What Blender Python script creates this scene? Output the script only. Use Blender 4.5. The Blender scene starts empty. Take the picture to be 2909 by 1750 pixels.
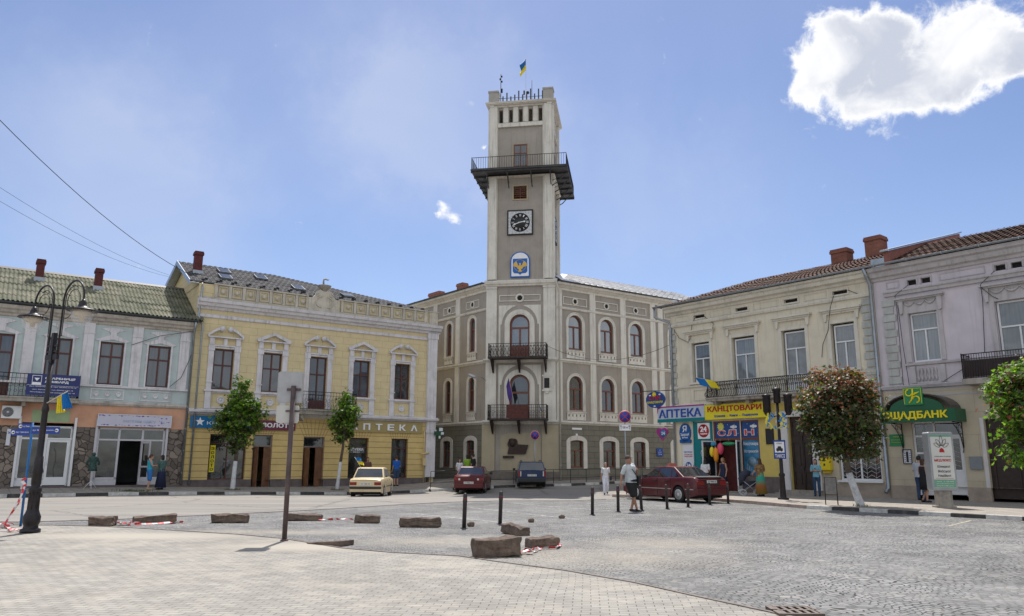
import bpy, bmesh, math, random
from mathutils import Matrix, Vector, noise
random.seed(7)
R = math.radians
PI = math.pi
sin, cos = math.sin, math.cos
scene = bpy.context.scene
COL = scene.collection
# ------------------------------------------------------------------ camera
FPX = 2154.0 / 2909.0
cam_data = bpy.data.cameras.new('camera')
cam_data.sensor_width = 36.0
cam_data.lens = 36.0 * FPX
cam_data.clip_start = 0.1
cam_data.clip_end = 3000
cam = bpy.data.objects.new('camera', cam_data)
COL.objects.link(cam)
cam.matrix_world = Matrix.Translation((0, 0, 1.6)) @ Matrix.Rotation(R(90 + 11.4), 4, 'X') @ Matrix.Rotation(R(0.26), 4, 'Z')
scene.camera = cam
# ------------------------------------------------------------------ light, sky, exposure
SUN_EL, SUN_AZ = 61.0, 0.0          # the sun stands high behind the buildings
world = bpy.data.worlds.new('World')
scene.world = world
world.use_nodes = True
sun_data = bpy.data.lights.new('sun', 'SUN')
sun_data.energy = 4.5
sun_data.angle = R(0.53)
sun_data.color = (1.0, 0.96, 0.905)
sun = bpy.data.objects.new('sun', sun_data)
COL.objects.link(sun)
sun.rotation_euler = (R(-(90 - SUN_EL)), 0, R(-SUN_AZ))
scene.view_settings.view_transform = 'Standard'
scene.view_settings.look = 'None'
scene.view_settings.gamma = 1
scene.view_settings.exposure = 0.4
scene.view_settings.use_curve_mapping = False
CLW = 6.6
def build_world():
 nt = world.node_tree
 nt.nodes.clear()
 N, L = nt.nodes, nt.links
 def n(t, **k):
  o = N.new(t)
  for a, b in k.items():
   setattr(o, a, b)
  return o
 def math_(op, a, b=None, c=None, clamp=False):
  o = n('ShaderNodeMath', operation=op, use_clamp=clamp)
  for i, v in enumerate((a, b, c)):
   if v is None:
    continue
   if isinstance(v, (int, float)):
    o.inputs[i].default_value = v
   else:
    L.new(v, o.inputs[i])
  return o.outputs[0]
 sky = n('ShaderNodeTexSky', sky_type='NISHITA', sun_disc=False)
 sky.sun_elevation = R(SUN_EL)
 sky.sun_rotation = R(SUN_AZ)
 sky.altitude = 280
 sky.air_density = 1.0
 sky.dust_density = 0.6
 sky.ozone_density = 2.2
 tc = n('ShaderNodeTexCoord')
 d = n('ShaderNodeVectorMath', operation='NORMALIZE')
 L.new(tc.outputs['Generated'], d.inputs[0])
 dirv = d.outputs[0]
 # thin high haze drifting over the blue
 nz = n('ShaderNodeTexNoise')
 nz.inputs['Scale'].default_value = 2.2
 nz.inputs['Detail'].default_value = 5
 nz.inputs['Roughness'].default_value = 0.5
 nz.inputs['Distortion'].default_value = 0.7
 L.new(dirv, nz.inputs['Vector'])
 thin = n('ShaderNodeMapRange')
 thin.inputs['From Min'].default_value = 0.42
 thin.inputs['From Max'].default_value = 0.75
 thin.inputs['To Max'].default_value = 0.12
 L.new(nz.outputs['Fac'], thin.inputs['Value'])
 # cumulus clouds: lumps at fixed directions of the sky, broken up with noise
 fine = n('ShaderNodeTexNoise')
 fine.inputs['Scale'].default_value = 13
 fine.inputs['Detail'].default_value = 9
 fine.inputs['Roughness'].default_value = 0.62
 L.new(dirv, fine.inputs['Vector'])
 blobs = [(0.3616, 0.7918, 0.4923, 0.0223), (0.393, 0.7818, 0.4841, 0.02), (0.4135, 0.776, 0.4762, 0.0238), (0.3846, 0.8062, 0.4496, 0.049), (0.3603, 0.8167, 0.4508, 0.034), (0.4024, 0.816, 0.4149, 0.0307), (0.4386, 0.7866, 0.4346, 0.0517), (0.4643, 0.766, 0.4446, 0.0467), (0.4829, 0.7699, 0.4172, 0.035), (0.5003, 0.7322, 0.4622, 0.0244), (0.4957, 0.7474, 0.4423, 0.0381), (0.5247, 0.7361, 0.4276, 0.0337), (0.3435, 0.8369, 0.4261, 0.0126), (0.5367, 0.726, 0.43, 0.0259), (0.4414, 0.7962, 0.4137, 0.032), (0.4733, 0.7833, 0.403, 0.0177), (0.56, 0.71, 0.42, 0.03)]
 small = [(-0.092, 0.9427, 0.3206, 0.0115), (-0.0762, 0.9483, 0.3081, 0.0138), (-0.0989, 0.946, 0.3087, 0.0083), (-0.0379, 0.9147, 0.4025, 0.0045)]
 def field(lst, amp):
  """sum of soft lumps, their outline torn by noise"""
  w = n('ShaderNodeVectorMath', operation='MULTIPLY_ADD')
  L.new(fine.outputs['Color'], w.inputs[0])
  w.inputs[1].default_value = (amp, amp, amp)
  w.inputs[2].default_value = (-amp / 2, -amp / 2, -amp / 2)
  ad = n('ShaderNodeVectorMath', operation='ADD')
  L.new(dirv, ad.inputs[0])
  L.new(w.outputs[0], ad.inputs[1])
  cur = None
  for (x, y, z, r) in lst:
   ds = n('ShaderNodeVectorMath', operation='DISTANCE')
   L.new(ad.outputs[0], ds.inputs[0])
   ds.inputs[1].default_value = (x, y, z)
   q = math_('DIVIDE', ds.outputs['Value'], r)
   q = math_('MULTIPLY', q, q)
   q = math_('POWER', 0.33, q)
   cur = q if cur is None else math_('ADD', cur, q)
  return cur
 f = math_('MAXIMUM', field(blobs, 0.05), math_('MULTIPLY', field(small, 0.045), 0.8))
 f = math_('MINIMUM', f, 1.6)
 nb = n('ShaderNodeTexNoise')
 nb.inputs['Scale'].default_value = 30
 nb.inputs['Detail'].default_value = 10
 nb.inputs['Roughness'].default_value = 0.62
 nb.inputs['Distortion'].default_value = 0.3
 L.new(dirv, nb.inputs['Vector'])
 fb = math_('MULTIPLY_ADD', nb.outputs['Fac'], 2.6, -1.36)
 fe = math_('ADD', f, fb)
 mask = n('ShaderNodeMapRange', interpolation_type='SMOOTHSTEP')
 mask.inputs['From Min'].default_value = 0.34
 mask.inputs['From Max'].default_value = 1.05
 L.new(fe, mask.inputs['Value'])
 # grey depth inside the big cloud
 core = n('ShaderNodeTexNoise')
 core.inputs['Scale'].default_value = 12
 core.inputs['Detail'].default_value = 7
 core.inputs['Roughness'].default_value = 0.5
 core.inputs['Distortion'].default_value = 0.5
 L.new(dirv, core.inputs['Vector'])
 inner = n('ShaderNodeMapRange', interpolation_type='SMOOTHSTEP')
 inner.inputs['From Min'].default_value = 0.75
 inner.inputs['From Max'].default_value = 1.6
 L.new(math_('MULTIPLY_ADD', fb, 0.8, f), inner.inputs['Value'])
 cr_ = math_('MULTIPLY_ADD', core.outputs['Fac'], 3.2, -1.05, clamp=True)
 cg = math_('MULTIPLY', inner.outputs[0], cr_)
 ramp = n('ShaderNodeValToRGB')
 ramp.color_ramp.elements[0].position = 0.0
 ramp.color_ramp.elements[0].color = (CLW, CLW, CLW, 1)
 ramp.color_ramp.elements[1].position = 1.0
 ramp.color_ramp.elements[1].color = (CLW * .56, CLW * .6, CLW * .7, 1)
 L.new(cg, ramp.inputs[0])
 veil = field([(-0.072, 0.893, 0.445, 0.11), (0.009, 0.913, 0.407, 0.09), (-0.158, 0.894, 0.419, 0.1), (-0.511, 0.79, 0.339, 0.14), (-0.42, 0.86, 0.27, 0.12), (0.186, 0.928, 0.325, 0.11)], 0.16)
 vn = math_('MULTIPLY', math_('MULTIPLY_ADD', nz.outputs['Fac'], 1.6, -0.35, clamp=True), math_('MINIMUM', veil, 1.0))
 vf = math_('MULTIPLY_ADD', vn, 0.7, thin.outputs[0], clamp=True)
 base = n('ShaderNodeMix', data_type='RGBA', blend_type='MIX')
 L.new(vf, base.inputs['Factor'])
 tint = n('ShaderNodeMix', data_type='RGBA', blend_type='MULTIPLY')
 tint.inputs['Factor'].default_value = 1
 L.new(sky.outputs[0], tint.inputs['A'])
 tint.inputs['B'].default_value = (0.73, 0.71, 0.78, 1)
 L.new(tint.outputs['Result'], base.inputs['A'])
 base.inputs['B'].default_value = (3.75, 4.2, 5.4, 1)
 fin = n('ShaderNodeMix', data_type='RGBA', blend_type='MIX')
 L.new(mask.outputs[0], fin.inputs['Factor'])
 L.new(base.outputs['Result'], fin.inputs['A'])
 L.new(ramp.outputs[0], fin.inputs['B'])
 # unseen bright cloud field added behind the viewer as fill light on the facades
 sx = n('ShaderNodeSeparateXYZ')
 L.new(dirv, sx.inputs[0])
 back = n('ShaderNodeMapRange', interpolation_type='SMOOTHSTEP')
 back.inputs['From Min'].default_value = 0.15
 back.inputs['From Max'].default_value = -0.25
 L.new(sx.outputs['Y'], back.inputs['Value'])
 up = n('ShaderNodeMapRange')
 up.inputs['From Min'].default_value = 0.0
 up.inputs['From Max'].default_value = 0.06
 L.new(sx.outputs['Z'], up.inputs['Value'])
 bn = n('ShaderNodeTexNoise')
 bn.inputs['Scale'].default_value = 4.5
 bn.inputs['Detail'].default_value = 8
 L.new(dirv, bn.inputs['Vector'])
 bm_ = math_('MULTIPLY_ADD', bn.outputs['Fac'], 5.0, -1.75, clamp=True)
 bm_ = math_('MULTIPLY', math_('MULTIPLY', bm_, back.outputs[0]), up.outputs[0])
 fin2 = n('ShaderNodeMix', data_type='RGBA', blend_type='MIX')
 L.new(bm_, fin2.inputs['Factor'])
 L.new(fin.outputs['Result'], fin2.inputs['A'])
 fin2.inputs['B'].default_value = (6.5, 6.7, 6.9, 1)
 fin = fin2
 bg = n('ShaderNodeBackground')
 bg.inputs['Strength'].default_value = 0.125
 out = n('ShaderNodeOutputWorld')
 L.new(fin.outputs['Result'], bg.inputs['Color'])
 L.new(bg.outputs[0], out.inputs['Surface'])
build_world()
# ------------------------------------------------------------------ materials
MATS = {}
def new_mat(name):
 m = bpy.data.materials.new(name)
 m.use_nodes = True
 MATS[name] = m
 nt = m.node_tree
 b = nt.nodes['Principled BSDF']
 return m, nt, b
def mat(name, col, rough=0.6, metal=0.0, var=0.12, scale=3.0, bump=0.0, bscale=40.0, spec=0.4, dirt=None, dirt_amt=0.0, coat=0.0, streak=0.0):
 """painted / plastered / metal surface: colour varied by noise, optional wear patches and rain streaks, fine relief"""
 if name in MATS:
  return MATS[name]
 m, nt, b = new_mat(name)
 N, L = nt.nodes, nt.links
 b.inputs['Roughness'].default_value = rough
 b.inputs['Metallic'].default_value = metal
 b.inputs['Specular IOR Level'].default_value = spec
 b.inputs['Coat Weight'].default_value = coat
 b.inputs['Coat Roughness'].default_value = 0.05
 tc = N.new('ShaderNodeTexCoord')
 nz = N.new('ShaderNodeTexNoise')
 nz.inputs['Scale'].default_value = scale
 nz.inputs['Detail'].default_value = 6
 nz.inputs['Roughness'].default_value = 0.6
 L.new(tc.outputs['Object'], nz.inputs['Vector'])
 mr = N.new('ShaderNodeMapRange')
 mr.inputs['From Min'].default_value = 0.3
 mr.inputs['From Max'].default_value = 0.7
 mr.inputs['To Min'].default_value = 1 - var
 mr.inputs['To Max'].default_value = 1 + var
 L.new(nz.outputs['Fac'], mr.inputs['Value'])
 mx = N.new('ShaderNodeMix')
 mx.data_type = 'RGBA'
 mx.blend_type = 'MULTIPLY'
 mx.inputs['Factor'].default_value = 1
 mx.inputs['A'].default_value = (*col, 1)
 L.new(mr.outputs[0], mx.inputs['B'])
 cur = mx.outputs['Result']
 if dirt is not None:
  for kind, amt in (('patch', dirt_amt), ('streak', streak)):
   if amt <= 0:
    continue
   n2 = N.new('ShaderNodeTexNoise')
   n2.inputs['Detail'].default_value = 8
   n2.inputs['Roughness'].default_value = 0.7
   mp = N.new('ShaderNodeMapping')
   L.new(tc.outputs['Object'], mp.inputs['Vector'])
   if kind == 'streak':
    mp.inputs['Scale'].default_value = (7, 7, 0.35)
    n2.inputs['Scale'].default_value = 1
   else:
    n2.inputs['Scale'].default_value = scale * 0.45
    mp.inputs['Location'].default_value = (3.3, 1.7, 9.1)
   L.new(mp.outputs[0], n2.inputs['Vector'])
   m2 = N.new('ShaderNodeMapRange')
   m2.inputs['From Min'].default_value = 0.52
   m2.inputs['From Max'].default_value = 0.72
   m2.inputs['To Max'].default_value = amt
   L.new(n2.outputs['Fac'], m2.inputs['Value'])
   m3 = N.new('ShaderNodeMix')
   m3.data_type = 'RGBA'
   L.new(m2.outputs[0], m3.inputs['Factor'])
   L.new(cur, m3.inputs['A'])
   m3.inputs['B'].default_value = (*dirt, 1)
   cur = m3.outputs['Result']
 L.new(cur, b.inputs['Base Color'])
 if bump > 0:
  n3 = N.new('ShaderNodeTexNoise')
  n3.inputs['Scale'].default_value = bscale
  n3.inputs['Detail'].default_value = 5
  L.new(tc.outputs['Object'], n3.inputs['Vector'])
  bp = N.new('ShaderNodeBump')
  bp.inputs['Strength'].default_value = bump
  bp.inputs['Distance'].default_value = 0.02
  L.new(n3.outputs['Fac'], bp.inputs['Height'])
  L.new(bp.outputs[0], b.inputs['Normal'])
 return m
def node_chain(nt):
 N, L = nt.nodes, nt.links
 def nd(t, ins=None, **k):
  o = N.new(t)
  for a, v in k.items():
   setattr(o, a, v)
  for a, v in (ins or {}).items():
   if hasattr(v, 'is_linked') or hasattr(v, 'links'):
    L.new(v, o.inputs[a])
   else:
    o.inputs[a].default_value = v
  return o
 return nd, L
def mixc(nd, fac, a, b, blend='MIX'):
 o = nd('ShaderNodeMix', {'Factor': fac, 'A': a, 'B': b}, data_type='RGBA', blend_type=blend) if False else nd('ShaderNodeMix', None, data_type='RGBA', blend_type=blend)
 for s, v in (('Factor', fac), ('A', a), ('B', b)):
  idx = {'Factor': 0, 'A': 6, 'B': 7}[s]
  if hasattr(v, 'links'):
   o.id_data.links.new(v, o.inputs[idx])
  else:
   if s != 'Factor' and len(v) == 3:
    v = (*v, 1)
   o.inputs[idx].default_value = v
 return o.outputs[2]
def glass_mat(name, base=(0.03, 0.035, 0.04), spec=0.5, rough=0.03, curtain=None, gloss=0.0, folds=9.0):
 """window pane seen from outside: dark room or curtain folds behind a reflecting surface"""
 if name in MATS:
  return MATS[name]
 m, nt, b = new_mat(name)
 nd, L = node_chain(nt)
 tc = nd('ShaderNodeTexCoord')
 mp = nd('ShaderNodeMapping', {'Vector': tc.outputs['Object']})
 mp.inputs['Scale'].default_value = (1, 0, 0.06)
 nz = nd('ShaderNodeTexNoise', {'Vector': mp.outputs[0], 'Scale': folds, 'Detail': 4.0})
 n2 = nd('ShaderNodeTexNoise', {'Vector': tc.outputs['Object'], 'Scale': 1.3, 'Detail': 5.0, 'Distortion': 1.0})
 r2 = nd('ShaderNodeMapRange', {'Value': n2.outputs['Fac'], 'From Min': 0.35, 'From Max': 0.65})
 oi = nd('ShaderNodeObjectInfo')
 c = mixc(nd, r2.outputs[0], tuple(x * 0.5 for x in base), tuple(x * 1.6 for x in base))
 if curtain:
  r1 = nd('ShaderNodeMapRange', {'Value': nz.outputs['Fac'], 'From Min': 0.35, 'From Max': 0.65})
  c2 = mixc(nd, r1.outputs[0], tuple(x * 0.6 for x in curtain), curtain)
  fr_ = nd('ShaderNodeMapRange', {'Value': oi.outputs['Random'], 'From Min': 0.1, 'From Max': 0.75, 'To Min': 0.15, 'To Max': 0.95})
  c = mixc(nd, fr_.outputs[0], c, c2)
 L.new(c, b.inputs['Base Color'])
 b.inputs['Roughness'].default_value = rough
 b.inputs['Specular IOR Level'].default_value = spec
 n3 = nd('ShaderNodeTexNoise', {'Vector': tc.outputs['Object'], 'Scale': 1.1, 'Detail': 1.0})
 bp = nd('ShaderNodeBump', {'Height': n3.outputs['Fac'], 'Strength': 0.12, 'Distance': 0.05})
 L.new(bp.outputs[0], b.inputs['Normal'])
 if gloss > 0:
  g = nd('ShaderNodeBsdfGlossy', {'Roughness': rough})
  g.inputs['Color'].default_value = (0.9, 0.95, 1, 1)
  L.new(bp.outputs[0], g.inputs['Normal'])
  mx = nd('ShaderNodeMixShader')
  mx.inputs[0].default_value = gloss
  L.new(b.outputs[0], mx.inputs[1])
  L.new(g.outputs[0], mx.inputs[2])
  L.new(mx.outputs[0], nt.nodes['Material Output'].inputs['Surface'])
 return m
def brick_mat(name, c1, c2, mortar, w, h, m_size=0.012, scale=1.0, rot=(PI / 2, 0, 0), rough=0.85, bump=0.5, noise_amt=0.3, dirt=None):
 """bricks, tiles, pavers, rusticated joints; rot turns the pattern into the plane of the surface"""
 if name in MATS:
  return MATS[name]
 m, nt, b = new_mat(name)
 nd, L = node_chain(nt)
 tc = nd('ShaderNodeTexCoord')
 mp = nd('ShaderNodeMapping', {'Vector': tc.outputs['Object']})
 mp.inputs['Rotation'].default_value = rot
 br = nd('ShaderNodeTexBrick', {'Vector': mp.outputs[0], 'Scale': scale, 'Mortar Size': m_size, 'Brick Width': w, 'Row Height': h, 'Mortar Smooth': 0.15, 'Bias': 0.0})
 br.inputs['Color1'].default_value = (*c1, 1)
 br.inputs['Color2'].default_value = (*c2, 1)
 br.inputs['Mortar'].default_value = (*mortar, 1)
 nz = nd('ShaderNodeTexNoise', {'Vector': tc.outputs['Object'], 'Scale': 1.6, 'Detail': 8.0, 'Roughness': 0.65})
 r = nd('ShaderNodeMapRange', {'Value': nz.outputs['Fac'], 'From Min': 0.3, 'From Max': 0.7, 'To Min': 1 - noise_amt, 'To Max': 1 + noise_amt})
 c = mixc(nd, 1.0, br.outputs['Color'], r.outputs[0], 'MULTIPLY')
 if dirt:
  n2 = nd('ShaderNodeTexNoise', {'Vector': tc.outputs['Object'], 'Scale': 0.6, 'Detail': 8.0, 'Roughness': 0.7})
  r2 = nd('ShaderNodeMapRange', {'Value': n2.outputs['Fac'], 'From Min': 0.5, 'From Max': 0.7, 'To Max': 0.75})
  c = mixc(nd, r2.outputs[0], c, dirt)
 L.new(c, b.inputs['Base Color'])
 b.inputs['Roughness'].default_value = rough
 b.inputs['Specular IOR Level'].default_value = 0.25
 inv = nd('ShaderNodeMath', {0: 1.0, 1: br.outputs['Fac']}, operation='SUBTRACT')
 bp = nd('ShaderNodeBump', {'Height': inv.outputs[0], 'Strength': bump, 'Distance': 0.02})
 L.new(bp.outputs[0], b.inputs['Normal'])
 return m
def rubble_mat(name, cols, scale=3.2, mortar=(0.05, 0.045, 0.04)):
 """irregular field stone cladding"""
 m, nt, b = new_mat(name)
 nd, L = node_chain(nt)
 tc = nd('ShaderNodeTexCoord')
 nz = nd('ShaderNodeTexNoise', {'Vector': tc.outputs['Object'], 'Scale': 2.5, 'Detail': 2.0})
 w = nd('ShaderNodeVectorMath', {0: nz.outputs['Color']}, operation='MULTIPLY')
 w.inputs[1].default_value = (0.25, 0, 0.25)
 ad = nd('ShaderNodeVectorMath', {0: tc.outputs['Object'], 1: w.outputs[0]}, operation='ADD')
 vo = nd('ShaderNodeTexVoronoi', {'Vector': ad.outputs[0], 'Scale': scale}, feature='DISTANCE_TO_EDGE')
 vc = nd('ShaderNodeTexVoronoi', {'Vector': ad.outputs[0], 'Scale': scale}, feature='F1')
 rp = nd('ShaderNodeValToRGB')
 rp.color_ramp.elements[0].color = (*cols[0], 1)
 rp.color_ramp.elements[1].color = (*cols[1], 1)
 e = rp.color_ramp.elements.new(0.5)
 e.color = (*cols[2], 1)
 sp = nd('ShaderNodeSeparateColor', {0: vc.outputs['Color']})
 L.new(sp.outputs[0], rp.inputs[0])
 e2 = nd('ShaderNodeMapRange', {'Value': vo.outputs['Distance'], 'From Min': 0.02, 'From Max': 0.06})
 c = mixc(nd, e2.outputs[0], mortar, rp.outputs[0])
 L.new(c, b.inputs['Base Color'])
 b.inputs['Roughness'].default_value = 0.9
 bp = nd('ShaderNodeBump', {'Height': e2.outputs[0], 'Strength': 0.8, 'Distance': 0.03})
 L.new(bp.outputs[0], b.inputs['Normal'])
 return m
# ------------------------------------------------------------------ mesh building
SPLIT = {'quoins', 'cornice', 'plinth', 'green_band', 'sill_panels', 'vents', 'round_vents', 'voussoir_joints', 'ground_floor_piers', 'door_pilasters', 'tower_cornice', 'corner_pier', 'opening_frames', 'mouldings', 'entablature', 'tower_trim', 'wing_trim', 'pilasters_and_arches', 'antenna', 'parapet', 'address_plate', 'slat_railing', 'sandy_plinth', 'ground_floor_wall', 'wall_capping', 'grille', 'gate', 'window_grille', 'loose_cable', 'bracket', 'scroll_bracket', 'shop_wall', 'snow_guards', 'white_outline_letters', 'red_letters', 'door_handle', 'side_trim'}
class MB:
 """collects faces; build() links them as one mesh object"""
 def __init__(s):
  s.v, s.f, s.smooth, s.mi = [], [], [], []
  s.cur = 0
 def add(s, vs, fs, smooth=False):
  o = len(s.v)
  s.v.extend(tuple(p) for p in vs)
  for f in fs:
   s.f.append([o + i for i in f])
   s.smooth.append(smooth)
   s.mi.append(s.cur)
  return s
 def box(s, x0, x1, y0, y1, z0, z1):
  return s.add([(x0, y0, z0), (x1, y0, z0), (x1, y1, z0), (x0, y1, z0), (x0, y0, z1), (x1, y0, z1), (x1, y1, z1), (x0, y1, z1)],
                     [(0, 3, 2, 1), (4, 5, 6, 7), (0, 1, 5, 4), (1, 2, 6, 5), (2, 3, 7, 6), (3, 0, 4, 7)])
 def hexa(s, p):
  return s.add(p, [(0, 3, 2, 1), (4, 5, 6, 7), (0, 1, 5, 4), (1, 2, 6, 5), (2, 3, 7, 6), (3, 0, 4, 7)])
 def prism(s, poly, y0, y1):
  """outline in the x-z plane, pulled from y0 to y1"""
  n = len(poly)
  vs = [(a, y0, b) for a, b in poly] + [(a, y1, b) for a, b in poly]
  fs = [tuple(range(n)), tuple(range(2 * n - 1, n - 1, -1))]
  fs += [(i, i + n, (i + 1) % n + n, (i + 1) % n) for i in range(n)]
  return s.add(vs, fs)
 def profile_run(s, prof, x0, x1):
  """moulding: profile (y, z) run along x"""
  n = len(prof)
  vs = [(x0, y, z) for y, z in prof] + [(x1, y, z) for y, z in prof]
  fs = [tuple(range(n)), tuple(range(2 * n - 1, n - 1, -1))]
  fs += [(i, (i + 1) % n, (i + 1) % n + n, i + n) for i in range(n)]
  return s.add(vs, fs)
 def zprism(s, poly, z0, z1):
  n = len(poly)
  vs = [(a, b, z0) for a, b in poly] + [(a, b, z1) for a, b in poly]
  fs = [tuple(range(n - 1, -1, -1)), tuple(range(n, 2 * n))]
  fs += [(i, (i + 1) % n, (i + 1) % n + n, i + n) for i in range(n)]
  return s.add(vs, fs)
 def tube(s, pts, r, n=8, cap=True, radii=None):
  pts = [Vector(p) for p in pts]
  vs, fs = [], []
  up = Vector((0, 0, 1))
  prev = None
  for i, p in enumerate(pts):
   t = (pts[min(i + 1, len(pts) - 1)] - pts[max(i - 1, 0)])
   if t.length < 1e-9:
    t = Vector((0, 0, 1))
   t.normalize()
   if prev is None:
    a = up.cross(t)
    if a.length < 0.1:
     a = Vector((1, 0, 0)).cross(t)
   else:
    a = prev - t * prev.dot(t)
   a.normalize()
   prev = a
   b = t.cross(a)
   rr = radii[i] if radii else r
   for k in range(n):
    q = 2 * PI * k / n
    vs.append(p + a * (rr * cos(q)) + b * (rr * sin(q)))
  for i in range(len(pts) - 1):
   for k in range(n):
    fs.append((i * n + k, i * n + (k + 1) % n, (i + 1) * n + (k + 1) % n, (i + 1) * n + k))
  if cap:
   fs.append(tuple(range(n - 1, -1, -1)))
   fs.append(tuple(range((len(pts) - 1) * n, len(pts) * n)))
  return s.add(vs, fs, True)
 def bar(s, a, b, r, n=6):
  return s.tube([a, b], r, n)
 def lathe(s, prof, c=(0, 0, 0), n=16, axis='z', smooth=True):
  vs, fs = [], []
  for r, z in prof:
   for k in range(n):
    q = 2 * PI * k / n
    if axis == 'z':
     vs.append((c[0] + r * cos(q), c[1] + r * sin(q), c[2] + z))
    elif axis == 'y':
     vs.append((c[0] + r * cos(q), c[1] + z, c[2] + r * sin(q)))
    else:
     vs.append((c[0] + z, c[1] + r * cos(q), c[2] + r * sin(q)))
  m = len(prof)
  for i in range(m - 1):
   for k in range(n):
    fs.append((i * n + k, i * n + (k + 1) % n, (i + 1) * n + (k + 1) % n, (i + 1) * n + k))
  fs.append(tuple(range(n - 1, -1, -1)))
  fs.append(tuple(range((m - 1) * n, m * n)))
  return s.add(vs, fs, smooth)
 def ball(s, c, r, n=10, sq=(1, 1, 1)):
  prof = [(max(r * sin(PI * i / n), 0.0005), -r * cos(PI * i / n)) for i in range(n + 1)]
  o = len(s.v)
  s.lathe(prof, (0, 0, 0), n + 4)
  for i in range(o, len(s.v)):
   x, y, z = s.v[i]
   s.v[i] = (c[0] + x * sq[0], c[1] + y * sq[1], c[2] + z * sq[2])
  return s
 def xf(s, M, start=0):
  for i in range(start, len(s.v)):
   s.v[i] = tuple(M @ Vector(s.v[i]))
  return s
 def split(s):
  """islands of touching pieces"""
  n = len(s.f)
  par = list(range(len(s.v)))
  def find(a):
   while par[a] != a:
    par[a] = par[par[a]]
    a = par[a]
   return a
  for f in s.f:
   r = find(f[0])
   for i in f[1:]:
    par[find(i)] = r
  isl = {}
  for k, f in enumerate(s.f):
   isl.setdefault(find(f[0]), []).append(k)
  bx = []
  for ks in isl.values():
   vs = [s.v[i] for k in ks for i in s.f[k]]
   bx.append([ks, [min(v[a] for v in vs) - .012 for a in range(3)], [max(v[a] for v in vs) + .012 for a in range(3)]])
  grp = list(range(len(bx)))
  def g(a):
   while grp[a] != a:
    a = grp[a]
   return a
  for i in range(len(bx)):
   for j in range(i):
    if g(i) != g(j) and all(bx[i][1][a] < bx[j][2][a] and bx[j][1][a] < bx[i][2][a] for a in range(3)):
     grp[g(i)] = g(j)
  out = {}
  for i in range(len(bx)):
   out.setdefault(g(i), []).extend(bx[i][0])
  res = []
  for ks in out.values():
   q = MB()
   mp = {}
   for k in sorted(ks):
    q.f.append([mp.setdefault(i, len(mp)) for i in s.f[k]])
    q.smooth.append(s.smooth[k])
    q.mi.append(s.mi[k])
   q.v = [None] * len(mp)
   for i, j in mp.items():
    q.v[j] = s.v[i]
   res.append(q)
  return res
 def build(s, name, m, parent=None, F=None, bevel=0.0, normals=True):
  if name in SPLIT and len(s.f):
   ps = s.split()
   if 1 < len(ps) < 90:
    os_ = [q._build(name, m, parent, F, bevel, normals) for q in ps]
    return os_[0]
  return s._build(name, m, parent, F, bevel, normals)
 def _build(s, name, m, parent=None, F=None, bevel=0.0, normals=True):
  me = bpy.data.meshes.new(name)
  me.from_pydata(s.v, [], s.f)
  ms = m if isinstance(m, (list, tuple)) else [m]
  for q in ms:
   me.materials.append(q)
  for i, p in enumerate(me.polygons):
   p.use_smooth = s.smooth[i]
   p.material_index = min(s.mi[i], len(ms) - 1)
  if normals:
   bm = bmesh.new()
   bm.from_mesh(me)
   bmesh.ops.recalc_face_normals(bm, faces=bm.faces)
   bm.to_mesh(me)
   bm.free()
  o = bpy.data.objects.new(name, me)
  COL.objects.link(o)
  if parent is not None:
   o.parent = parent
  if F is not None:
   o.matrix_local = F
  if bevel > 0:
   b = o.modifiers.new('bevel', 'BEVEL')
   b.width = bevel
   b.segments = 2
   b.limit_method = 'ANGLE'
  return o
def thing(name, label, cat, loc=(0, 0, 0), rotz=0.0, group=None):
 o = bpy.data.objects.new(name, None)
 o.empty_display_size = 0.3
 COL.objects.link(o)
 o.location = loc
 o.rotation_euler = (0, 0, rotz)
 return tag(o, label, cat, group)
def tag(o, label, cat, group=None):
 o['label'] = label
 o['category'] = cat
 if group:
  o['group'] = group
 return o
def struct(o):
 o['kind'] = 'structure'
 return o
def copy_tree(o, parent=None):
 c = o.copy()
 COL.objects.link(c)
 if parent is not None:
  c.parent = parent
 for ch in list(o.children):
  copy_tree(ch, c)
 return c
_txt_cache = {}
def text_faces(body, bold=0.0, ext=0.01):
 key = (body, bold, ext)
 if key in _txt_cache:
  return _txt_cache[key]
 cu = bpy.data.curves.new('lettering', 'FONT')
 cu.body = body
 cu.size = 1.0
 cu.offset = bold
 cu.extrude = 0.5
 cu.resolution_u = 3
 ob = bpy.data.objects.new('lettering', cu)
 COL.objects.link(ob)
 dg = bpy.context.evaluated_depsgraph_get()
 me = bpy.data.meshes.new_from_object(ob.evaluated_get(dg))
 vs = [tuple(v.co) for v in me.vertices]
 fs = [tuple(p.vertices) for p in me.polygons]
 bpy.data.objects.remove(ob)
 bpy.data.curves.remove(cu)
 bpy.data.meshes.remove(me)
 _txt_cache[key] = (vs, fs)
 return vs, fs
def put_text(mb, body, u0, u1, z0, z1, y, thick=0.02, bold=0.02, warp=None):
 """lettering fitted to the box u0..u1, z0..z1 in the facade plane, standing out from y by thick"""
 vs, fs = text_faces(body, bold)
 if not vs:
  return
 xa, xb = min(v[0] for v in vs), max(v[0] for v in vs)
 ya, yb = min(v[1] for v in vs), max(v[1] for v in vs)
 out = []
 for x, yy, zz in vs:
  a = (x - xa) / max(xb - xa, 1e-6)
  b = (yy - ya) / max(yb - ya, 1e-6)
  p = (u0 + a * (u1 - u0), y - (thick if zz > 0 else 0.0), z0 + b * (z1 - z0))
  if warp:
   p = warp(p)
  out.append(p)
 mb.add(out, fs)
def arc_pts(cx, cz, rx, rz, a0, a1, n):
 return [(cx + rx * cos(a0 + (a1 - a0) * i / n), cz + rz * sin(a0 + (a1 - a0) * i / n)) for i in range(n + 1)]
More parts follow.
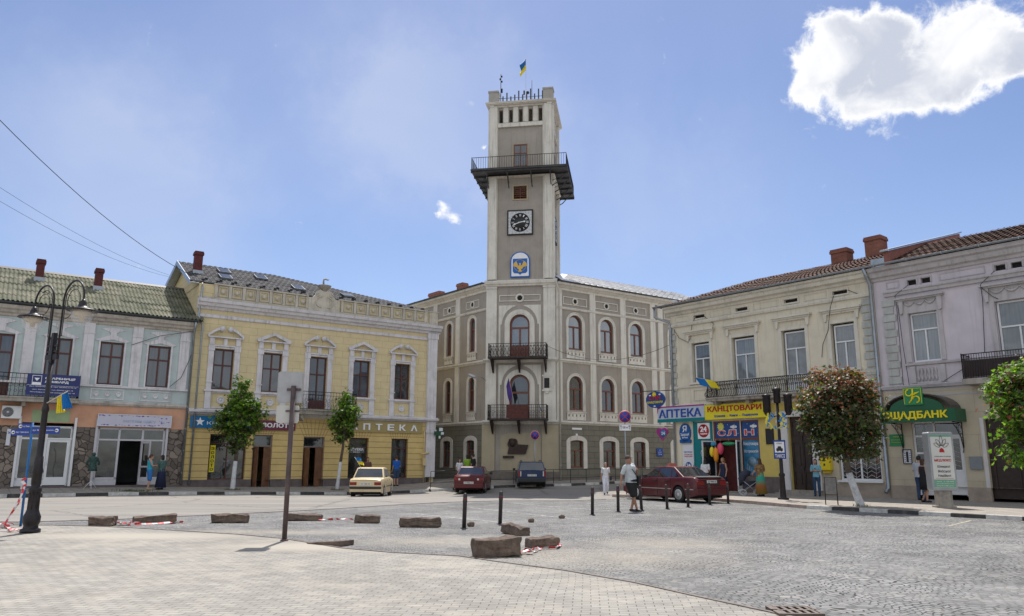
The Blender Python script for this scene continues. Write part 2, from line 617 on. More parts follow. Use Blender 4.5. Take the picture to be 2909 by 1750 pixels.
def top_arc(a, b, d, rise, n=14):
 """points along an arched head from right to left; springs at d-rise"""
 return arc_pts((a + b) / 2, d - rise, (b - a) / 2, rise, 0, PI, n)
def wall(mb, u0, u1, z0, z1, y, holes=(), depth=0.22):
 """front sheet with real openings and reveals; hole = (a, b, c, d, rise) - rise>0 gives an arched head"""
 us = sorted({u0, u1, *[h[0] for h in holes], *[h[1] for h in holes]})
 zs = sorted({z0, z1, *[h[2] for h in holes], *[h[3] for h in holes]})
 us = [q for q in us if u0 - 1e-6 <= q <= u1 + 1e-6]
 zs = [q for q in zs if z0 - 1e-6 <= q <= z1 + 1e-6]
 for i in range(len(us) - 1):
  for j in range(len(zs) - 1):
   cu, cz = (us[i] + us[i + 1]) / 2, (zs[j] + zs[j + 1]) / 2
   if any(h[0] < cu < h[1] and h[2] < cz < h[3] for h in holes):
    continue
   mb.add([(us[i], y, zs[j]), (us[i + 1], y, zs[j]), (us[i + 1], y, zs[j + 1]), (us[i], y, zs[j + 1])], [(0, 1, 2, 3)])
 for h in holes:
  a, b, c, d = h[:4]
  rise = h[4] if len(h) > 4 else 0
  if rise > 0:
   arc = top_arc(a, b, d, rise)
   k = len(arc) // 2
   mb.add([(p, y, q) for p, q in [(b, d)] + arc[:k + 1][::-1]], [tuple(range(k + 2))])
   mb.add([(p, y, q) for p, q in [(a, d)] + arc[k:][::-1]], [tuple(range(len(arc) - k + 1))])
   loop = [(a, c), (b, c)] + arc
  else:
   loop = [(a, c), (b, c), (b, d), (a, d)]
  n = len(loop)
  mb.add([(p, y, q) for p, q in loop] + [(p, y + depth, q) for p, q in loop], [(i, (i + 1) % n, (i + 1) % n + n, i + n) for i in range(n)])
 return mb
def ring(mb, a, b, c, d, rise, w, y0, y1, closed=False, foot=True):
 """band of width w round an opening (outside it), arched or square"""
 if rise > 0:
  inn = [(b, c)] + top_arc(a, b, d, rise) + [(a, c)]
  out = [(b + w, c)] + top_arc(a - w, b + w, d + w, rise + w) + [(a - w, c)]
  n = len(inn)
  for i in range(n - 1):
   p = [inn[i], out[i], out[i + 1], inn[i + 1]]
   mb.prism(p, y0, y1)
 else:
  mb.box(a - w, a, y0, y1, c, d + w)
  mb.box(b, b + w, y0, y1, c, d + w)
  mb.box(a, b, y0, y1, d, d + w)
 return mb
def window(parent, a, b, c, d, y, fm, gm, F=None, rise=0.0, fw=0.07, transom=0.68, mull=1, top_mull=0, name='window', sill=None, gy=0.05, low=None, pane_name='pane'):
 """frame with mullions; the panes hang under it"""
 mb = MB()
 ring(mb, a + fw, b - fw, c + fw, d - fw, max(rise - fw, 0) if rise > 0 else 0, fw, y, y + 0.07)
 mb.box(a, b, y, y + 0.07, c, c + fw)
 tz = c + (d - c) * transom if transom else d - fw
 zt = (d - 0.02) if rise > 0 else d - fw
 bw = fw * 0.9
 if transom:
  mb.box(a + fw, b - fw, y - 0.012, y + 0.062, tz - bw / 2, tz + bw / 2)
 for k in range(mull):
  cx = a + (b - a) * (k + 1) / (mull + 1)
  mb.box(cx - bw / 2, cx + bw / 2, y + 0.004, y + 0.06, c + fw, tz - bw / 2)
 for k in range(top_mull):
  cx = a + (b - a) * (k + 1) / (top_mull + 1)
  mb.box(cx - bw / 2, cx + bw / 2, y + 0.004, y + 0.06, tz + bw / 2, zt)
 if low:
  mb.box(a + fw, b - fw, y + 0.01, y + 0.055, c + fw, c + low)
 o = mb.build(name, fm, parent, F)
 g = MB()
 if rise > 0:
  loop = [(a + 0.01, c + 0.01), (b - 0.01, c + 0.01)] + top_arc(a + 0.01, b - 0.01, d - 0.01, rise)
 else:
  loop = [(a + 0.01, c + 0.01), (b - 0.01, c + 0.01), (b - 0.01, d - 0.01), (a + 0.01, d - 0.01)]
 g.prism(loop, y + gy, y + gy + 0.012)
 g.build(pane_name, gm, o)
 if sill:
  s = MB()
  s.box(a - 0.08, b + 0.08, sill[0], y, c - sill[1], c)
  s.build('sill', sill[2], o)
 return o
def shell(mb, u0, u1, D, z0, z1, y=0.0, floors=()):
 """side walls, rear wall, ceiling and floors behind a facade sheet"""
 t = 0.25
 mb.box(u0, u0 + t, y + 0.003, D, z0, z1)
 mb.box(u1 - t, u1, y + 0.003, D, z0, z1)
 mb.box(u0 + t, u1 - t, D - t, D, z0, z1)
 mb.box(u0 + t, u1 - t, y + 0.003, D - t, z1 - 0.2, z1)
 for f in floors:
  mb.box(u0 + t, u1 - t, y + 0.24, D - t, f, f + 0.15)
 return mb
def frame_at(o, az):
 return Matrix.Translation((o[0], o[1], 0)) @ Matrix.Rotation(R(90 - az), 4, 'Z')
# ------------------------------------------------------------------ ground heights
def smooth(a, b, x):
 t = min(max((x - a) / (b - a), 0), 1)
 return t * t * (3 - 2 * t)
def gz(x, y):
 h = -0.2 * math.exp(-(((x + 7) / 8.0) ** 2 + ((y - 41.5) / 5.5) ** 2))
 h += 0.3 * smooth(42, 50.5, y) * smooth(-7.5, -3.5, x)
 return h
# ------------------------------------------------------------------ ground
def ellipse_mask(nd, coord, lst):
 cur = None
 for cx, cy, rx, ry in lst:
  mp = nd('ShaderNodeMapping', {'Vector': coord})
  mp.inputs['Location'].default_value = (-cx / rx, -cy / ry, 0)
  mp.inputs['Scale'].default_value = (1 / rx, 1 / ry, 0)
  ln = nd('ShaderNodeVectorMath', {0: mp.outputs[0]}, operation='LENGTH')
  mr = nd('ShaderNodeMapRange', {'Value': ln.outputs['Value'], 'From Min': 1.25, 'From Max': 0.2}, interpolation_type='SMOOTHSTEP')
  cur = mr.outputs[0] if cur is None else nd('ShaderNodeMath', {0: cur, 1: mr.outputs[0]}, operation='MAXIMUM').outputs[0]
 return cur
def ground_mat(name, kind):
 m, nt, b = new_mat(name)
 nd, L = node_chain(nt)
 tc = nd('ShaderNodeTexCoord')
 P = tc.outputs['Object']
 big = nd('ShaderNodeTexNoise', {'Vector': P, 'Scale': 0.3, 'Detail': 9.0, 'Roughness': 0.68})
 fin = nd('ShaderNodeTexNoise', {'Vector': P, 'Scale': 60.0, 'Detail': 4.0, 'Roughness': 0.7})
 mid = nd('ShaderNodeTexNoise', {'Vector': P, 'Scale': 2.2, 'Detail': 8.0, 'Roughness': 0.7})
 height = fin.outputs['Fac']
 hs = 0.35
 if kind == 'asphalt':
  c = mixc(nd, big.outputs['Fac'], (0.21, 0.195, 0.178), (0.28, 0.26, 0.235))
  mp = nd('ShaderNodeMapping', {'Vector': P})
  mp.inputs['Rotation'].default_value = (0, 0, R(-35))
  mp.inputs['Scale'].default_value = (0.06, 1.3, 1)
  st = nd('ShaderNodeTexNoise', {'Vector': mp.outputs[0], 'Scale': 1.0, 'Detail': 5.0})
  r = nd('ShaderNodeMapRange', {'Value': st.outputs['Fac'], 'From Min': 0.35, 'From Max': 0.65, 'To Min': 0.86, 'To Max': 1.12})
  c = mixc(nd, 1.0, c, r.outputs[0], 'MULTIPLY')
  # cracks and a few patched spots
  w = nd('ShaderNodeVectorMath', {0: mid.outputs['Color']}, operation='MULTIPLY')
  w.inputs[1].default_value = (1.2, 1.2, 0)
  ad = nd('ShaderNodeVectorMath', {0: P, 1: w.outputs[0]}, operation='ADD')
  vo = nd('ShaderNodeTexVoronoi', {'Vector': ad.outputs[0], 'Scale': 0.17}, feature='DISTANCE_TO_EDGE')
  cr = nd('ShaderNodeMapRange', {'Value': vo.outputs['Distance'], 'From Min': 0.0, 'From Max': 0.012, 'To Min': 0.55, 'To Max': 1.0})
  c = mixc(nd, 1.0, c, cr.outputs[0], 'MULTIPLY')
 elif kind == 'paver':
  wob = nd('ShaderNodeTexNoise', {'Vector': P, 'Scale': 0.5, 'Detail': 2.0})
  wv = nd('ShaderNodeVectorMath', {0: wob.outputs['Color']}, operation='MULTIPLY')
  wv.inputs[1].default_value = (0.12, 0.12, 0)
  ad = nd('ShaderNodeVectorMath', {0: P, 1: wv.outputs[0]}, operation='ADD')
  mp = nd('ShaderNodeMapping', {'Vector': ad.outputs[0]})
  mp.inputs['Rotation'].default_value = (0, 0, R(6))
  br = nd('ShaderNodeTexBrick', {'Vector': mp.outputs[0], 'Scale': 1.0, 'Mortar Size': 0.006, 'Mortar Smooth': 0.3, 'Brick Width': 0.205, 'Row Height': 0.108, 'Bias': 0.0})
  br.inputs['Color1'].default_value = (0.33, 0.31, 0.275, 1)
  br.inputs['Color2'].default_value = (0.27, 0.254, 0.228, 1)
  br.inputs['Mortar'].default_value = (0.13, 0.12, 0.10, 1)
  r = nd('ShaderNodeMapRange', {'Value': mid.outputs['Fac'], 'From Min': 0.25, 'From Max': 0.75, 'To Min': 0.78, 'To Max': 1.2})
  c = mixc(nd, 1.0, br.outputs['Color'], r.outputs[0], 'MULTIPLY')
  r = nd('ShaderNodeMapRange', {'Value': big.outputs['Fac'], 'From Min': 0.35, 'From Max': 0.65, 'To Min': 0.85, 'To Max': 1.12})
  c = mixc(nd, 1.0, c, r.outputs[0], 'MULTIPLY')
  # sand rubbed into the joints
  sn = nd('ShaderNodeTexNoise', {'Vector': P, 'Scale': 0.55, 'Detail': 9.0, 'Roughness': 0.75})
  sm = nd('ShaderNodeMapRange', {'Value': sn.outputs['Fac'], 'From Min': 0.5, 'From Max': 0.66, 'To Max': 0.6})
  el = ellipse_mask(nd, P, [(-3.8, 14.7, 1.9, 0.9), (-7.9, 16.5, 2.6, 0.9)])
  mm = nd('ShaderNodeMath', {0: sm.outputs[0], 1: el}, operation='MAXIMUM')
  c = mixc(nd, mm.outputs[0], c, (0.38, 0.345, 0.29))
  inv = nd('ShaderNodeMath', {0: 1.0, 1: br.outputs['Fac']}, operation='SUBTRACT')
  height = nd('ShaderNodeMath', {0: inv.outputs[0], 1: 1.0, 2: fin.outputs['Fac']}, operation='MULTIPLY_ADD').outputs[0]
  hs = 0.5
 elif kind == 'cobble':
  # small stone setts laid in shallow fans
  wob = nd('ShaderNodeTexNoise', {'Vector': P, 'Scale': 0.8, 'Detail': 3.0})
  wv = nd('ShaderNodeVectorMath', {0: wob.outputs['Color']}, operation='MULTIPLY')
  wv.inputs[1].default_value = (0.8, 0.7, 0)
  ad = nd('ShaderNodeVectorMath', {0: P, 1: wv.outputs[0]}, operation='ADD')
  sp = nd('ShaderNodeSeparateXYZ', {0: ad.outputs[0]})
  a = nd('ShaderNodeMath', {0: sp.outputs[0], 1: 1.5}, operation='PINGPONG')
  a2 = nd('ShaderNodeMath', {0: a.outputs[0], 1: a.outputs[0]}, operation='MULTIPLY')
  yy = nd('ShaderNodeMath', {0: a2.outputs[0], 1: 0.26, 2: sp.outputs[1]}, operation='MULTIPLY_ADD')
  cb = nd('ShaderNodeCombineXYZ', {0: sp.outputs[0], 1: yy.outputs[0]})
  w2 = nd('ShaderNodeTexNoise', {'Vector': P, 'Scale': 5.0, 'Detail': 1.0})
  w2v = nd('ShaderNodeVectorMath', {0: w2.outputs['Color']}, operation='MULTIPLY')
  w2v.inputs[1].default_value = (0.08, 0.08, 0)
  ad2 = nd('ShaderNodeVectorMath', {0: cb.outputs[0], 1: w2v.outputs[0]}, operation='ADD')
  br = nd('ShaderNodeTexBrick', {'Vector': ad2.outputs[0], 'Scale': 1.0, 'Mortar Size': 0.011, 'Mortar Smooth': 0.5, 'Brick Width': 0.125, 'Row Height': 0.105, 'Bias': 0.0})
  br.inputs['Color1'].default_value = (0.25, 0.245, 0.235, 1)
  br.inputs['Color2'].default_value = (0.17, 0.17, 0.17, 1)
  br.inputs['Mortar'].default_value = (0.05, 0.047, 0.042, 1)
  # joints are open (dark) in places, filled with grit elsewhere
  jm = nd('ShaderNodeTexNoise', {'Vector': P, 'Scale': 0.7, 'Detail': 6.0, 'Roughness': 0.65})
  jr = nd('ShaderNodeMapRange', {'Value': jm.outputs['Fac'], 'From Min': 0.4, 'From Max': 0.56})
  jc = mixc(nd, jr.outputs[0], (0.2, 0.19, 0.172), br.outputs['Color'])
  c = mixc(nd, br.outputs['Fac'], br.outputs['Color'], jc)
  r = nd('ShaderNodeMapRange', {'Value': mid.outputs['Fac'], 'From Min': 0.25, 'From Max': 0.75, 'To Min': 0.75, 'To Max': 1.2})
  c = mixc(nd, 1.0, c, r.outputs[0], 'MULTIPLY')
  r = nd('ShaderNodeMapRange', {'Value': big.outputs['Fac'], 'From Min': 0.35, 'From Max': 0.65, 'To Min': 0.78, 'To Max': 1.2})
  c = mixc(nd, 1.0, c, r.outputs[0], 'MULTIPLY')
  sn = nd('ShaderNodeTexNoise', {'Vector': P, 'Scale': 1.1, 'Detail': 9.0, 'Roughness': 0.75})
  sm = nd('ShaderNodeMapRange', {'Value': sn.outputs['Fac'], 'From Min': 0.56, 'From Max': 0.72, 'To Max': 0.4})
  el = ellipse_mask(nd, P, [(1.4, 13.4, 2.6, 1.9), (-1.2, 15.8, 2.4, 1.3), (3.0, 15.5, 1.8, 1.6), (-5.5, 17.6, 3.2, 0.8)])
  em = nd('ShaderNodeMath', {0: el, 1: sn.outputs['Fac']}, operation='MULTIPLY')
  e2 = nd('ShaderNodeMath', {0: em.outputs[0], 1: 1.0}, operation='MULTIPLY')
  mm = nd('ShaderNodeMath', {0: sm.outputs[0], 1: e2.outputs[0]}, operation='MAXIMUM')
  c = mixc(nd, mm.outputs[0], c, (0.36, 0.325, 0.27))
  inv = nd('ShaderNodeMath', {0: 1.0, 1: br.outputs['Fac']}, operation='SUBTRACT')
  height = nd('ShaderNodeMath', {0: inv.outputs[0], 1: 1.0, 2: mid.outputs['Fac']}, operation='MULTIPLY_ADD').outputs[0]
  hs = 0.9
 else:
  mp = nd('ShaderNodeMapping', {'Vector': P})
  mp.inputs['Rotation'].default_value = (0, 0, R(-35))
  br = nd('ShaderNodeTexBrick', {'Vector': mp.outputs[0], 'Scale': 1.0, 'Mortar Size': 0.01, 'Brick Width': 0.4, 'Row Height': 0.4}, offset=0.0)
  br.inputs['Color1'].default_value = (0.33, 0.295, 0.255, 1)
  br.inputs['Color2'].default_value = (0.29, 0.265, 0.235, 1)
  br.inputs['Mortar'].default_value = (0.15, 0.14, 0.125, 1)
  r = nd('ShaderNodeMapRange', {'Value': mid.outputs['Fac'], 'From Min': 0.25, 'From Max': 0.75, 'To Min': 0.75, 'To Max': 1.2})
  c = mixc(nd, 1.0, br.outputs['Color'], r.outputs[0], 'MULTIPLY')
 L.new(c, b.inputs['Base Color'])
 b.inputs['Roughness'].default_value = 0.9
 b.inputs['Specular IOR Level'].default_value = 0.2
 bp = nd('ShaderNodeBump', {'Height': height, 'Strength': hs, 'Distance': 0.012})
 L.new(bp.outputs[0], b.inputs['Normal'])
 return m
M_ASPH = ground_mat('asphalt', 'asphalt')
M_PAVE = ground_mat('block_paving', 'paver')
M_COBB = ground_mat('stone_setts', 'cobble')
M_WALK = ground_mat('pavement_slabs', 'walk')
def inside(poly, x, y):
 c = False
 n = len(poly)
 for i in range(n):
  x1, y1 = poly[i]
  x2, y2 = poly[(i + 1) % n]
  if (y1 > y) != (y2 > y) and x < (x2 - x1) * (y - y1) / (y2 - y1) + x1:
   c = not c
 return c
def sheet(name, poly, m, hf, step=1.0):
 x0, x1 = math.floor(min(p[0] for p in poly)), math.ceil(max(p[0] for p in poly))
 y0, y1 = math.floor(min(p[1] for p in poly)), math.ceil(max(p[1] for p in poly))
 bm = bmesh.new()
 nx, ny = int((x1 - x0) / step), int((y1 - y0) / step)
 g = [[bm.verts.new((x0 + i * step, y0 + j * step, 0)) for j in range(ny + 1)] for i in range(nx + 1)]
 for i in range(nx):
  for j in range(ny):
   bm.faces.new((g[i][j], g[i + 1][j], g[i + 1][j + 1], g[i][j + 1]))
 for i in range(len(poly)):
  a, c = Vector((*poly[i], 0)), Vector((*poly[(i + 1) % len(poly)], 0))
  d = (c - a)
  nrm = Vector((-d.y, d.x, 0)).normalized()
  lo = Vector((min(a.x, c.x) - step, min(a.y, c.y) - step, 0))
  hi = Vector((max(a.x, c.x) + step, max(a.y, c.y) + step, 0))
  fs = [f for f in bm.faces if lo.x - step < f.calc_center_median().x < hi.x + step and lo.y - step < f.calc_center_median().y < hi.y + step]
  geom = set(fs)
  for f in fs:
   geom.update(f.edges)
   geom.update(f.verts)
  bmesh.ops.bisect_plane(bm, geom=list(geom), plane_co=a, plane_no=nrm, dist=1e-5)
 dead = [f for f in bm.faces if not inside(poly, f.calc_center_median().x, f.calc_center_median().y)]
 bmesh.ops.delete(bm, geom=dead, context='FACES')
 for v in bm.verts:
  v.co.z = hf(v.co.x, v.co.y)
 me = bpy.data.meshes.new(name)
 bm.to_mesh(me)
 bm.free()
 me.materials.append(m)
 o = bpy.data.objects.new(name, me)
 COL.objects.link(o)
 return struct(o)
xs = [-900, -300, -100] + list(range(-60, 61)) + [100, 300, 900]
ys = [-300, -80] + list(range(-30, 101)) + [200, 500, 1200]
g = MB()
g.v = [(x, y, gz(x, y)) for x in xs for y in ys]
for i in range(len(xs) - 1):
 for j in range(len(ys) - 1):
  k = i * len(ys) + j
  g.f.append([k, k + len(ys), k + len(ys) + 1, k + 1])
  g.smooth.append(True)
  g.mi.append(0)
struct(g.build('ground', mat('earth', (0.2, 0.19, 0.17), 0.95, var=0.2, scale=0.5), normals=False))
def K(u, p=4.0):
 """point of the left street, u along the facades, p in front of them"""
 return (-17.06 + 0.8202 * u + 0.572 * p, 40 + 0.572 * u - 0.8202 * p)
FAR_KERB = [(-4.5, 43.75), (-3.3, 44.3), (-1.0, 45.3), (1.5, 46.0), (3.6, 46.4), (5.4, 47.4), (10.5, 50.9), (21, 58)]
R_KERB = [(7.6, 40.4), (4.7, 36.4), (4.6, 35.7), (5.2, 35.25), (7.0, 34.7), (8.3, 32.3), (9.6, 28.95), (10.25, 27.2), (14.3, 21.95), (22, 12.2), (34, -3)]
FAR_EDGE = [(-40, 19.9), (-16, 20.0), (-12.5, 20.0), (-10.6, 20.9), (-8.96, 22.6), (-7.03, 24.5), (-5.7, 26.1), (-4.06, 28.5), (-2.4, 30.4), (-0.64, 31.5), (2.6, 31.9), (4.0, 33.2)]
PAVE_EDGE = [(-40, 19.2), (-12.2, 18.95), (-11.05, 19.0), (-9.88, 18.74), (-8.6, 18.27), (-5.9, 16.96), (-4.58, 16.05), (-3.1, 14.45), (-2.08, 13.79), (-0.87, 13.35), (-0.22, 12.65), (0.8, 11.68), (1.64, 10.58), (2.25, 9.49), (2.79, 8.58), (4.5, 5.0), (7, -1), (7, -18)]
sheet('road', [(-40, 19)] + [K(u) for u in (-27, -20, -10, 0, 12.4)] + FAR_KERB + [(30, 50), (12.5, 44.4), (7.7, 40.4), (4.75, 36.4), (4.7, 35.6), (5.0, 33), (-0.64, 31.3), (-4, 28), (-8.8, 22), (-12, 19.5)], M_ASPH, lambda x, y: gz(x, y) + 0.008)
sheet('cobbled_square', FAR_EDGE + [(5.3, 35.4), (7.1, 34.8), (8.4, 32.4), (9.75, 29.0), (10.4, 27.3), (14.4, 22.0), (22.1, 12.3), (34, -3), (34, -18), (6, -18), (6, -1), (3.5, 5.0), (2.0, 8.5), (1, 9.4), (-1, 12), (-4, 14), (-9, 17.5), (-12, 18.5), (-40, 18.8)], M_COBB, lambda x, y: gz(x, y) + 0.016)
sheet('paved_plaza', PAVE_EDGE + [(-40, -18)], M_PAVE, lambda x, y: gz(x, y) + 0.024)
def hwalk(x, y):
 d = min(max((x + 14.77) * -0.572 + (y - 36.7) * 0.8202, 0), 4.0)
 return gz(x, y) + 0.14 + 0.03 * d * (1 - smooth(-8, -4, x))
def off(poly, d):
 out = []
 for i, p in enumerate(poly):
  a = Vector(poly[max(i - 1, 0)])
  b = Vector(poly[min(i + 1, len(poly) - 1)])
  t = (b - a).normalized()
  out.append((p[0] - t.y * d, p[1] + t.x * d))
 return out
L_KERB = [K(u) for u in (-27, -20, -10, -5, 0, 5, 10, 12.4)] + FAR_KERB
sheet('pavement', off(L_KERB, 0.17) + [(40, 90), (-55, 90), (-55, 30)], M_WALK, hwalk)
sheet('pavement', off(R_KERB, 0.17) + [(50, -3), (50, 60), (26, 53)], M_WALK, lambda x, y: gz(x, y) + 0.13)
mk_white = mat('kerb_whitewash', (0.5, 0.49, 0.46), 0.85, var=0.25, scale=6, dirt=(0.2, 0.19, 0.17), dirt_amt=0.7, bump=0.4)
mk_black = mat('kerb_black_paint', (0.05, 0.048, 0.046), 0.8, var=0.3, scale=6, dirt=(0.2, 0.18, 0.16), dirt_amt=0.6, bump=0.4)
mk_stone = mat('kerb_pink_stone', (0.33, 0.26, 0.22), 0.85, var=0.25, scale=5, bump=0.4)
def kerb(name, line, block, mats, pattern, hf, h=0.146, w=0.18):
 """row of kerb stones along a line, each with its own slightly worn edge"""
 mb = MB()
 pts = [Vector(p) for p in line]
 seg = []
 for a, b in zip(pts, pts[1:]):
  n = max(1, round((b - a).length / block))
  for k in range(n):
   seg.append((a + (b - a) * (k / n), a + (b - a) * ((k + 1) / n)))
 for i, (a, b) in enumerate(seg):
  mb.cur = pattern(i, a)
  t = (b - a).normalized()
  nn = Vector((-t.y, t.x))
  a2, b2 = a + t * 0.008, b - t * 0.008
  dh = random.uniform(-0.008, 0.006)
  ca, cb = [], []
  for p, q in ((a2, 0), (b2, 0)):
   zb = hf(p.x, p.y)
   ca.append((p.x, p.y, zb - 0.08))
   cb.append((p.x + nn.x * 0.025, p.y + nn.y * 0.025, zb + h + dh))
  for p in (b2, a2):
   zb = hf(p.x, p.y)
   ca.append((p.x + nn.x * w, p.y + nn.y * w, zb - 0.08))
   cb.append((p.x + nn.x * w, p.y + nn.y * w, zb + h + dh))
  mb.hexa(ca + cb)
 return struct(mb.build(name, mats, bevel=0.012))
kerb('kerb', L_KERB, 1.15, [mk_white, mk_black, mk_stone], lambda i, p: (i % 2) if p.x < 9 else 2, gz, h=0.148)
kerb('kerb', R_KERB, 1.02, [mk_white, mk_black, mk_stone], lambda i, p: 2 if p.y > 27.3 else (i % 2), gz, h=0.136, w=0.2)
# iron edging strip between block paving and setts, kerb line between asphalt and setts
for nm, ln, zo, m, w in (('paving_edge', PAVE_EDGE[1:], 0.036, mat('edging', (0.16, 0.13, 0.11), 0.7, var=0.3, scale=4), 0.05),
                         ('setts_edge', FAR_EDGE[1:], 0.03, mat('edging_stone', (0.17, 0.14, 0.13), 0.85, var=0.3, scale=3), 0.1)):
 e = MB()
 pts = [Vector(p) for p in ln]
 for a, b in zip(pts, pts[1:]):
  t = (b - a).normalized()
  q = Vector((-t.y, t.x)) * w / 2
  zs = [gz(p.x, p.y) for p in (a, b)]
  e.hexa([(a.x - q.x, a.y - q.y, zs[0] - 0.05), (b.x - q.x, b.y - q.y, zs[1] - 0.05), (b.x + q.x, b.y + q.y, zs[1] - 0.05), (a.x + q.x, a.y + q.y, zs[0] - 0.05),
    (a.x - q.x, a.y - q.y, zs[0] + zo), (b.x - q.x, b.y - q.y, zs[1] + zo), (b.x + q.x, b.y + q.y, zs[1] + zo), (a.x + q.x, a.y + q.y, zs[0] + zo)])
 struct(e.build(nm, m))
# worn parking lines
mline = mat('worn_white_paint', (0.42, 0.41, 0.39), 0.85, var=0.25, scale=5, dirt=(0.23, 0.22, 0.21), dirt_amt=0.9)
myel = mat('worn_yellow_paint', (0.42, 0.38, 0.28), 0.85, var=0.25, scale=5, dirt=(0.23, 0.22, 0.21), dirt_amt=0.95)
for (x1, y1, x2, y2, m) in [(-1.41, 26.9, 1.9, 21.7, mline), (0.14, 29.7, 3.3, 25.3, mline), (2.89, 29.94, 6.1, 25.8, mline), (-2.89, 23.7, -0.1, 20.4, mline), (9.6, 24.6, 10.3, 25.4, myel), (11.2, 20.1, 12.9, 22.0, myel)]:
 d = Vector((x2 - x1, y2 - y1)).normalized()
 q = Vector((-d.y, d.x)) * 0.045
 z = 0.021
 mb = MB()
 n = 16
 for i in range(n):
  a = Vector((x1, y1)).lerp(Vector((x2, y2)), i / n)
  b = Vector((x1, y1)).lerp(Vector((x2, y2)), (i + random.uniform(0.8, 0.99)) / n)
  w1, w2 = random.uniform(.6, 1), random.uniform(.6, 1)
  mb.add([(a.x - q.x * w1, a.y - q.y * w1, z + gz(*a)), (b.x - q.x * w2, b.y - q.y * w2, z + gz(*b)), (b.x + q.x * w2, b.y + q.y * w2, z + gz(*b)), (a.x + q.x * w1, a.y + q.y * w1, z + gz(*a))], [(0, 1, 2, 3)])
 struct(mb.build('parking_line', m))
# drain grate set into the setts at the plaza's edge
dg = MB()
for i in range(5):
 x = 2.86 + i * 0.085
 dg.box(x, x + 0.04, 8.42, 8.58, 0.02, 0.05)
 dg.box(x, x + 0.04, 8.62, 8.78, 0.02, 0.05)
for y in (8.38, 8.58, 8.78):
 dg.box(2.80, 3.28, y, y + 0.04, 0.018, 0.052)
dg.box(2.80, 2.86, 8.42, 8.78, 0.018, 0.052)
dg.box(3.25, 3.28, 8.42, 8.78, 0.018, 0.052)
dr = thing('drain_grate', 'rusty iron drain grate let into the setts beside the paving edge', 'drain grate', (0, 0, 0))
dg.build('grate', mat('cast_iron', (0.16, 0.13, 0.11), 0.6, metal=0.6, var=0.3, scale=9), dr)
wl = MB()
wl.box(2.82, 3.26, 8.40, 8.80, 0.0175, 0.0195)
wl.build('gully', mat('dark_gully', (0.015, 0.014, 0.013), 0.9), dr)
# ------------------------------------------------------------------ shared building materials
DIRT = (0.12, 0.11, 0.095)
m_lilac = mat('lilac_white_trim', (0.62, 0.60, 0.62), 0.8, var=0.1, scale=2, bump=0.2, dirt=DIRT, dirt_amt=0.3, streak=0.55)
m_white = mat('white_trim', (0.62, 0.6, 0.59), 0.75, var=0.07, scale=2, bump=0.12, dirt=DIRT, dirt_amt=0.2, streak=0.35)
m_dirty = mat('stained_cornice', (0.46, 0.42, 0.37), 0.85, var=0.2, scale=3, bump=0.3, dirt=(0.07, 0.065, 0.05), dirt_amt=0.6, streak=0.6)
m_teal = mat('faded_teal_plaster', (0.42, 0.49, 0.49), 0.85, var=0.12, scale=2, bump=0.15, dirt=(0.42, 0.4, 0.4), dirt_amt=0.5, streak=0.45)
m_salmon = mat('salmon_plaster', (0.55, 0.3, 0.19), 0.85, var=0.15, scale=1.5, bump=0.15, dirt=(0.42, 0.33, 0.3), dirt_amt=0.6, streak=0.5)
m_rubble = rubble_mat('field_stone', [(0.11, 0.09, 0.075), (0.27, 0.22, 0.18), (0.17, 0.14, 0.12)], 3.4)
m_plinth = mat('dark_plinth', (0.14, 0.115, 0.11), 0.85, var=0.25, scale=3, bump=0.4, dirt=(0.05, 0.05, 0.04), dirt_amt=0.5)
m_yellow = brick_mat('yellow_plaster_blocks', (0.62, 0.52, 0.31), (0.6, 0.5, 0.3), (0.42, 0.33, 0.18), 0.85, 0.42, 0.009, bump=0.25, noise_amt=0.1)
m_yrust = brick_mat('yellow_rustication', (0.64, 0.48, 0.2), (0.62, 0.465, 0.2), (0.34, 0.24, 0.1), 60, 0.335, 0.016, bump=0.7, noise_amt=0.1)
m_yplain = mat('yellow_plaster', (0.62, 0.48, 0.24), 0.85, var=0.08, bump=0.15, dirt=DIRT, dirt_amt=0.2, streak=0.4)
m_brownframe = mat('brown_window_paint', (0.085, 0.028, 0.022), 0.45, var=0.25, scale=6)
m_whiteframe = mat('white_pvc', (0.68, 0.69, 0.7), 0.35, var=0.04)
m_greypvc = mat('pale_grey_frame', (0.5, 0.49, 0.52), 0.4, var=0.06)
m_redbrown = mat('red_brown_frame', (0.16, 0.055, 0.035), 0.4, var=0.2, scale=5)
m_glass = glass_mat('window_glass', (0.05, 0.06, 0.075), curtain=(0.07, 0.085, 0.11), gloss=0.04)
m_glassdark = glass_mat('dark_window_glass', (0.022, 0.025, 0.033), curtain=None, gloss=0.06)
m_shopglass = glass_mat('shop_glass', (0.03, 0.032, 0.03), spec=0.35, gloss=0.07, rough=0.02)
m_curt = glass_mat('curtained_glass', (0.08, 0.09, 0.1), curtain=(0.19, 0.22, 0.25), gloss=0.05, folds=14)
m_iron = mat('black_ironwork', (0.018, 0.017, 0.02), 0.5, metal=0.3, var=0.3, scale=8)
m_zinc = mat('zinc', (0.3, 0.33, 0.36), 0.35, metal=0.75, var=0.15, scale=4)
m_darkgutter = mat('dark_gutter', (0.07, 0.08, 0.09), 0.3, metal=0.5, var=0.2)
m_brick_red = brick_mat('red_chimney_brick', (0.24, 0.085, 0.055), (0.19, 0.065, 0.045), (0.16, 0.12, 0.1), 0.25, 0.075, 0.01, rot=(PI / 2, 0, 0), noise_amt=0.3)
m_tileroof = brick_mat('clay_roof_tiles', (0.2, 0.105, 0.08), (0.15, 0.09, 0.07), (0.07, 0.04, 0.03), 0.22, 0.3, 0.02, rot=(0, 0, 0), noise_amt=0.45, dirt=(0.2, 0.17, 0.12))
